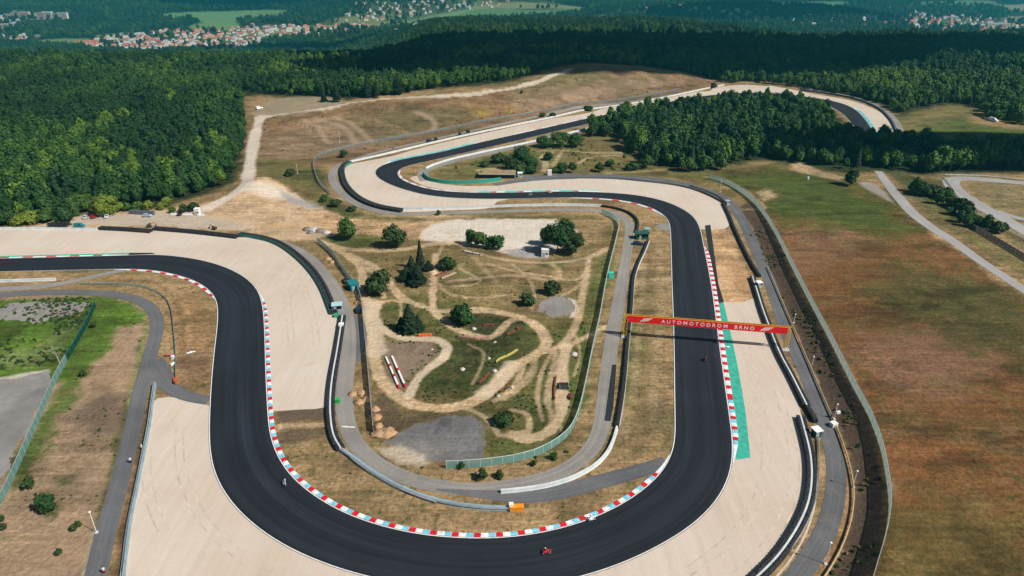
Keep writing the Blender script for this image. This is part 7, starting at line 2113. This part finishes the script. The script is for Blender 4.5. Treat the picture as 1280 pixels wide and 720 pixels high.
def scrap(px, label, sx=2.4, sy=.9, rz=.5):
    p = at(*px); mb = MB(); rg = np.random.default_rng(int(px[0]))
    vs = []; n = 5
    for i in range(n):
        for j in range(3):
            vs.append((sx * (i / (n - 1) - .5), sy * (j / 2 - .5) * (1 - abs(i - 2) * .2), .12 + rg.uniform(0, .25)))
    vs += [(a, b, c - .05) for a, b, c in vs]
    fs = []
    for i in range(n - 1):
        for j in range(2):
            a = i * 3 + j; fs.append((a, a + 1, a + 4, a + 3)); fs.append((a + 15, a + 18, a + 19, a + 16))
    mb.add(vs, fs)
    o = mb.build("plastic_sheet", M_WHITEP); o.location = p; o.rotation_euler = (0, 0, rz); tag(o, label, "plastic sheet")
scrap((239, 441), "crumpled white sheet lying on the brown verge at the left", 2.4, .9, .6)
scrap((908, 434), "white scrap lying on the teal painted strip", 1.8, .5, -.1)
def tyre_pile(px, label):
    p = at(*px); t = empty("tyre_bundle", p, 0, label, "tyres"); me = MB().torus((0, 0, 0), .24, .1, 14, 6, axis='z').mesh("tyre", M_BELT_K)
    for i in range(5):
        for k in range(2):
            o = link_mesh("tyre", me, t); o.location = (.7 * (i % 3) - .7, .7 * (i // 3), .1 + .2 * k)
tyre_pile((1015, 521), "dark tyre bundle behind the end of the straight tyre wall")
# ------------------------------------------------------------------ clouds: they throw the broad shadows over the woods
M_CLOUD, _nt, _b = new_mat("white_cloud")
_b.inputs["Base Color"].default_value = (.85, .85, .86, 1); _b.inputs["Roughness"].default_value = 1.0
def cloud(foot, parts, base=760.0, label="cloud"):
    """foot: where its shadow should fall, in metres; parts: (dx, dy, radius x, radius y, rz)"""
    off = SUN_DIR * (base / SUN_DIR.z)
    bm = bmesh.new()
    rg = np.random.default_rng(len(parts))
    for dx, dy, rx, ry in parts:
        r = bmesh.ops.create_icosphere(bm, subdivisions=4, radius=1)
        for v in r["verts"]:
            n = fbm(np.array([v.co.x * 2.2 + dx * .01]), np.array([v.co.y * 2.2 + v.co.z * 1.7 + dy * .01]), 5, 4)[0]
            k = .72 + .6 * n
            v.co = Vector((dx + v.co.x * rx * k, dy + v.co.y * ry * k, max(v.co.z, -.35) * min(rx, ry) * .45 * k))
    me = bpy.data.meshes.new("cloud"); bm.to_mesh(me); bm.free()
    me.polygons.foreach_set("use_smooth", [True] * len(me.polygons)); me.materials.append(M_CLOUD)
    o = link_mesh("cloud", me); o.location = (foot[0] + off.x, foot[1] + off.y, foot[2] + off.z)
    tag(o, label, "cloud", None, "stuff")
def shadow(px, parts, label, base=760.0):
    cloud(at(*px), parts, base, label)
shadow((840, 62), [(0, 0, 330, 330), (260, 60, 240, 260), (-300, -40, 240, 260), (520, 40, 200, 220)], "low white cloud above the dark belt of forest")
shadow((590, 82), [(0, 0, 190, 90), (110, 20, 120, 80)], "small cloud above the wood on the crest")
shadow((380, 62), [(0, 0, 230, 70), (-250, -10, 160, 60)], "small cloud above the left wood")
shadow((1240, 186), [(0, 0, 110, 46), (-90, 0, 70, 36), (110, 6, 90, 44)], "small cloud above the far right meadow", 500)
shadow((930, 14), [(0, 0, 520, 200), (500, 60, 380, 160)], "cloud above the distant dark hill")
shadow((300, 4), [(0, 0, 700, 240), (-600, 40, 400, 200)], "cloud above the distant left ridge")

# ------------------------------------------------------------------ the air
HZ = MB().box((0, 6500, -55), (30000, 14600, 350)).build("haze", [])
hm = bpy.data.materials.new("haze"); hm.use_nodes = True
hn = hm.node_tree; hn.nodes.clear()
ho = hn.nodes.new("ShaderNodeOutputMaterial"); hv = hn.nodes.new("ShaderNodeVolumePrincipled")
hv.inputs["Color"].default_value = (0.045, 0.44, 0.55, 1); hv.inputs["Density"].default_value = 0.00014; hv.inputs["Anisotropy"].default_value = 0.2
hn.links.new(hv.outputs[0], ho.inputs["Volume"])
HZ.data.materials.append(hm)
tag(HZ, "thin blue haze over the valley", "haze", None, "stuff")
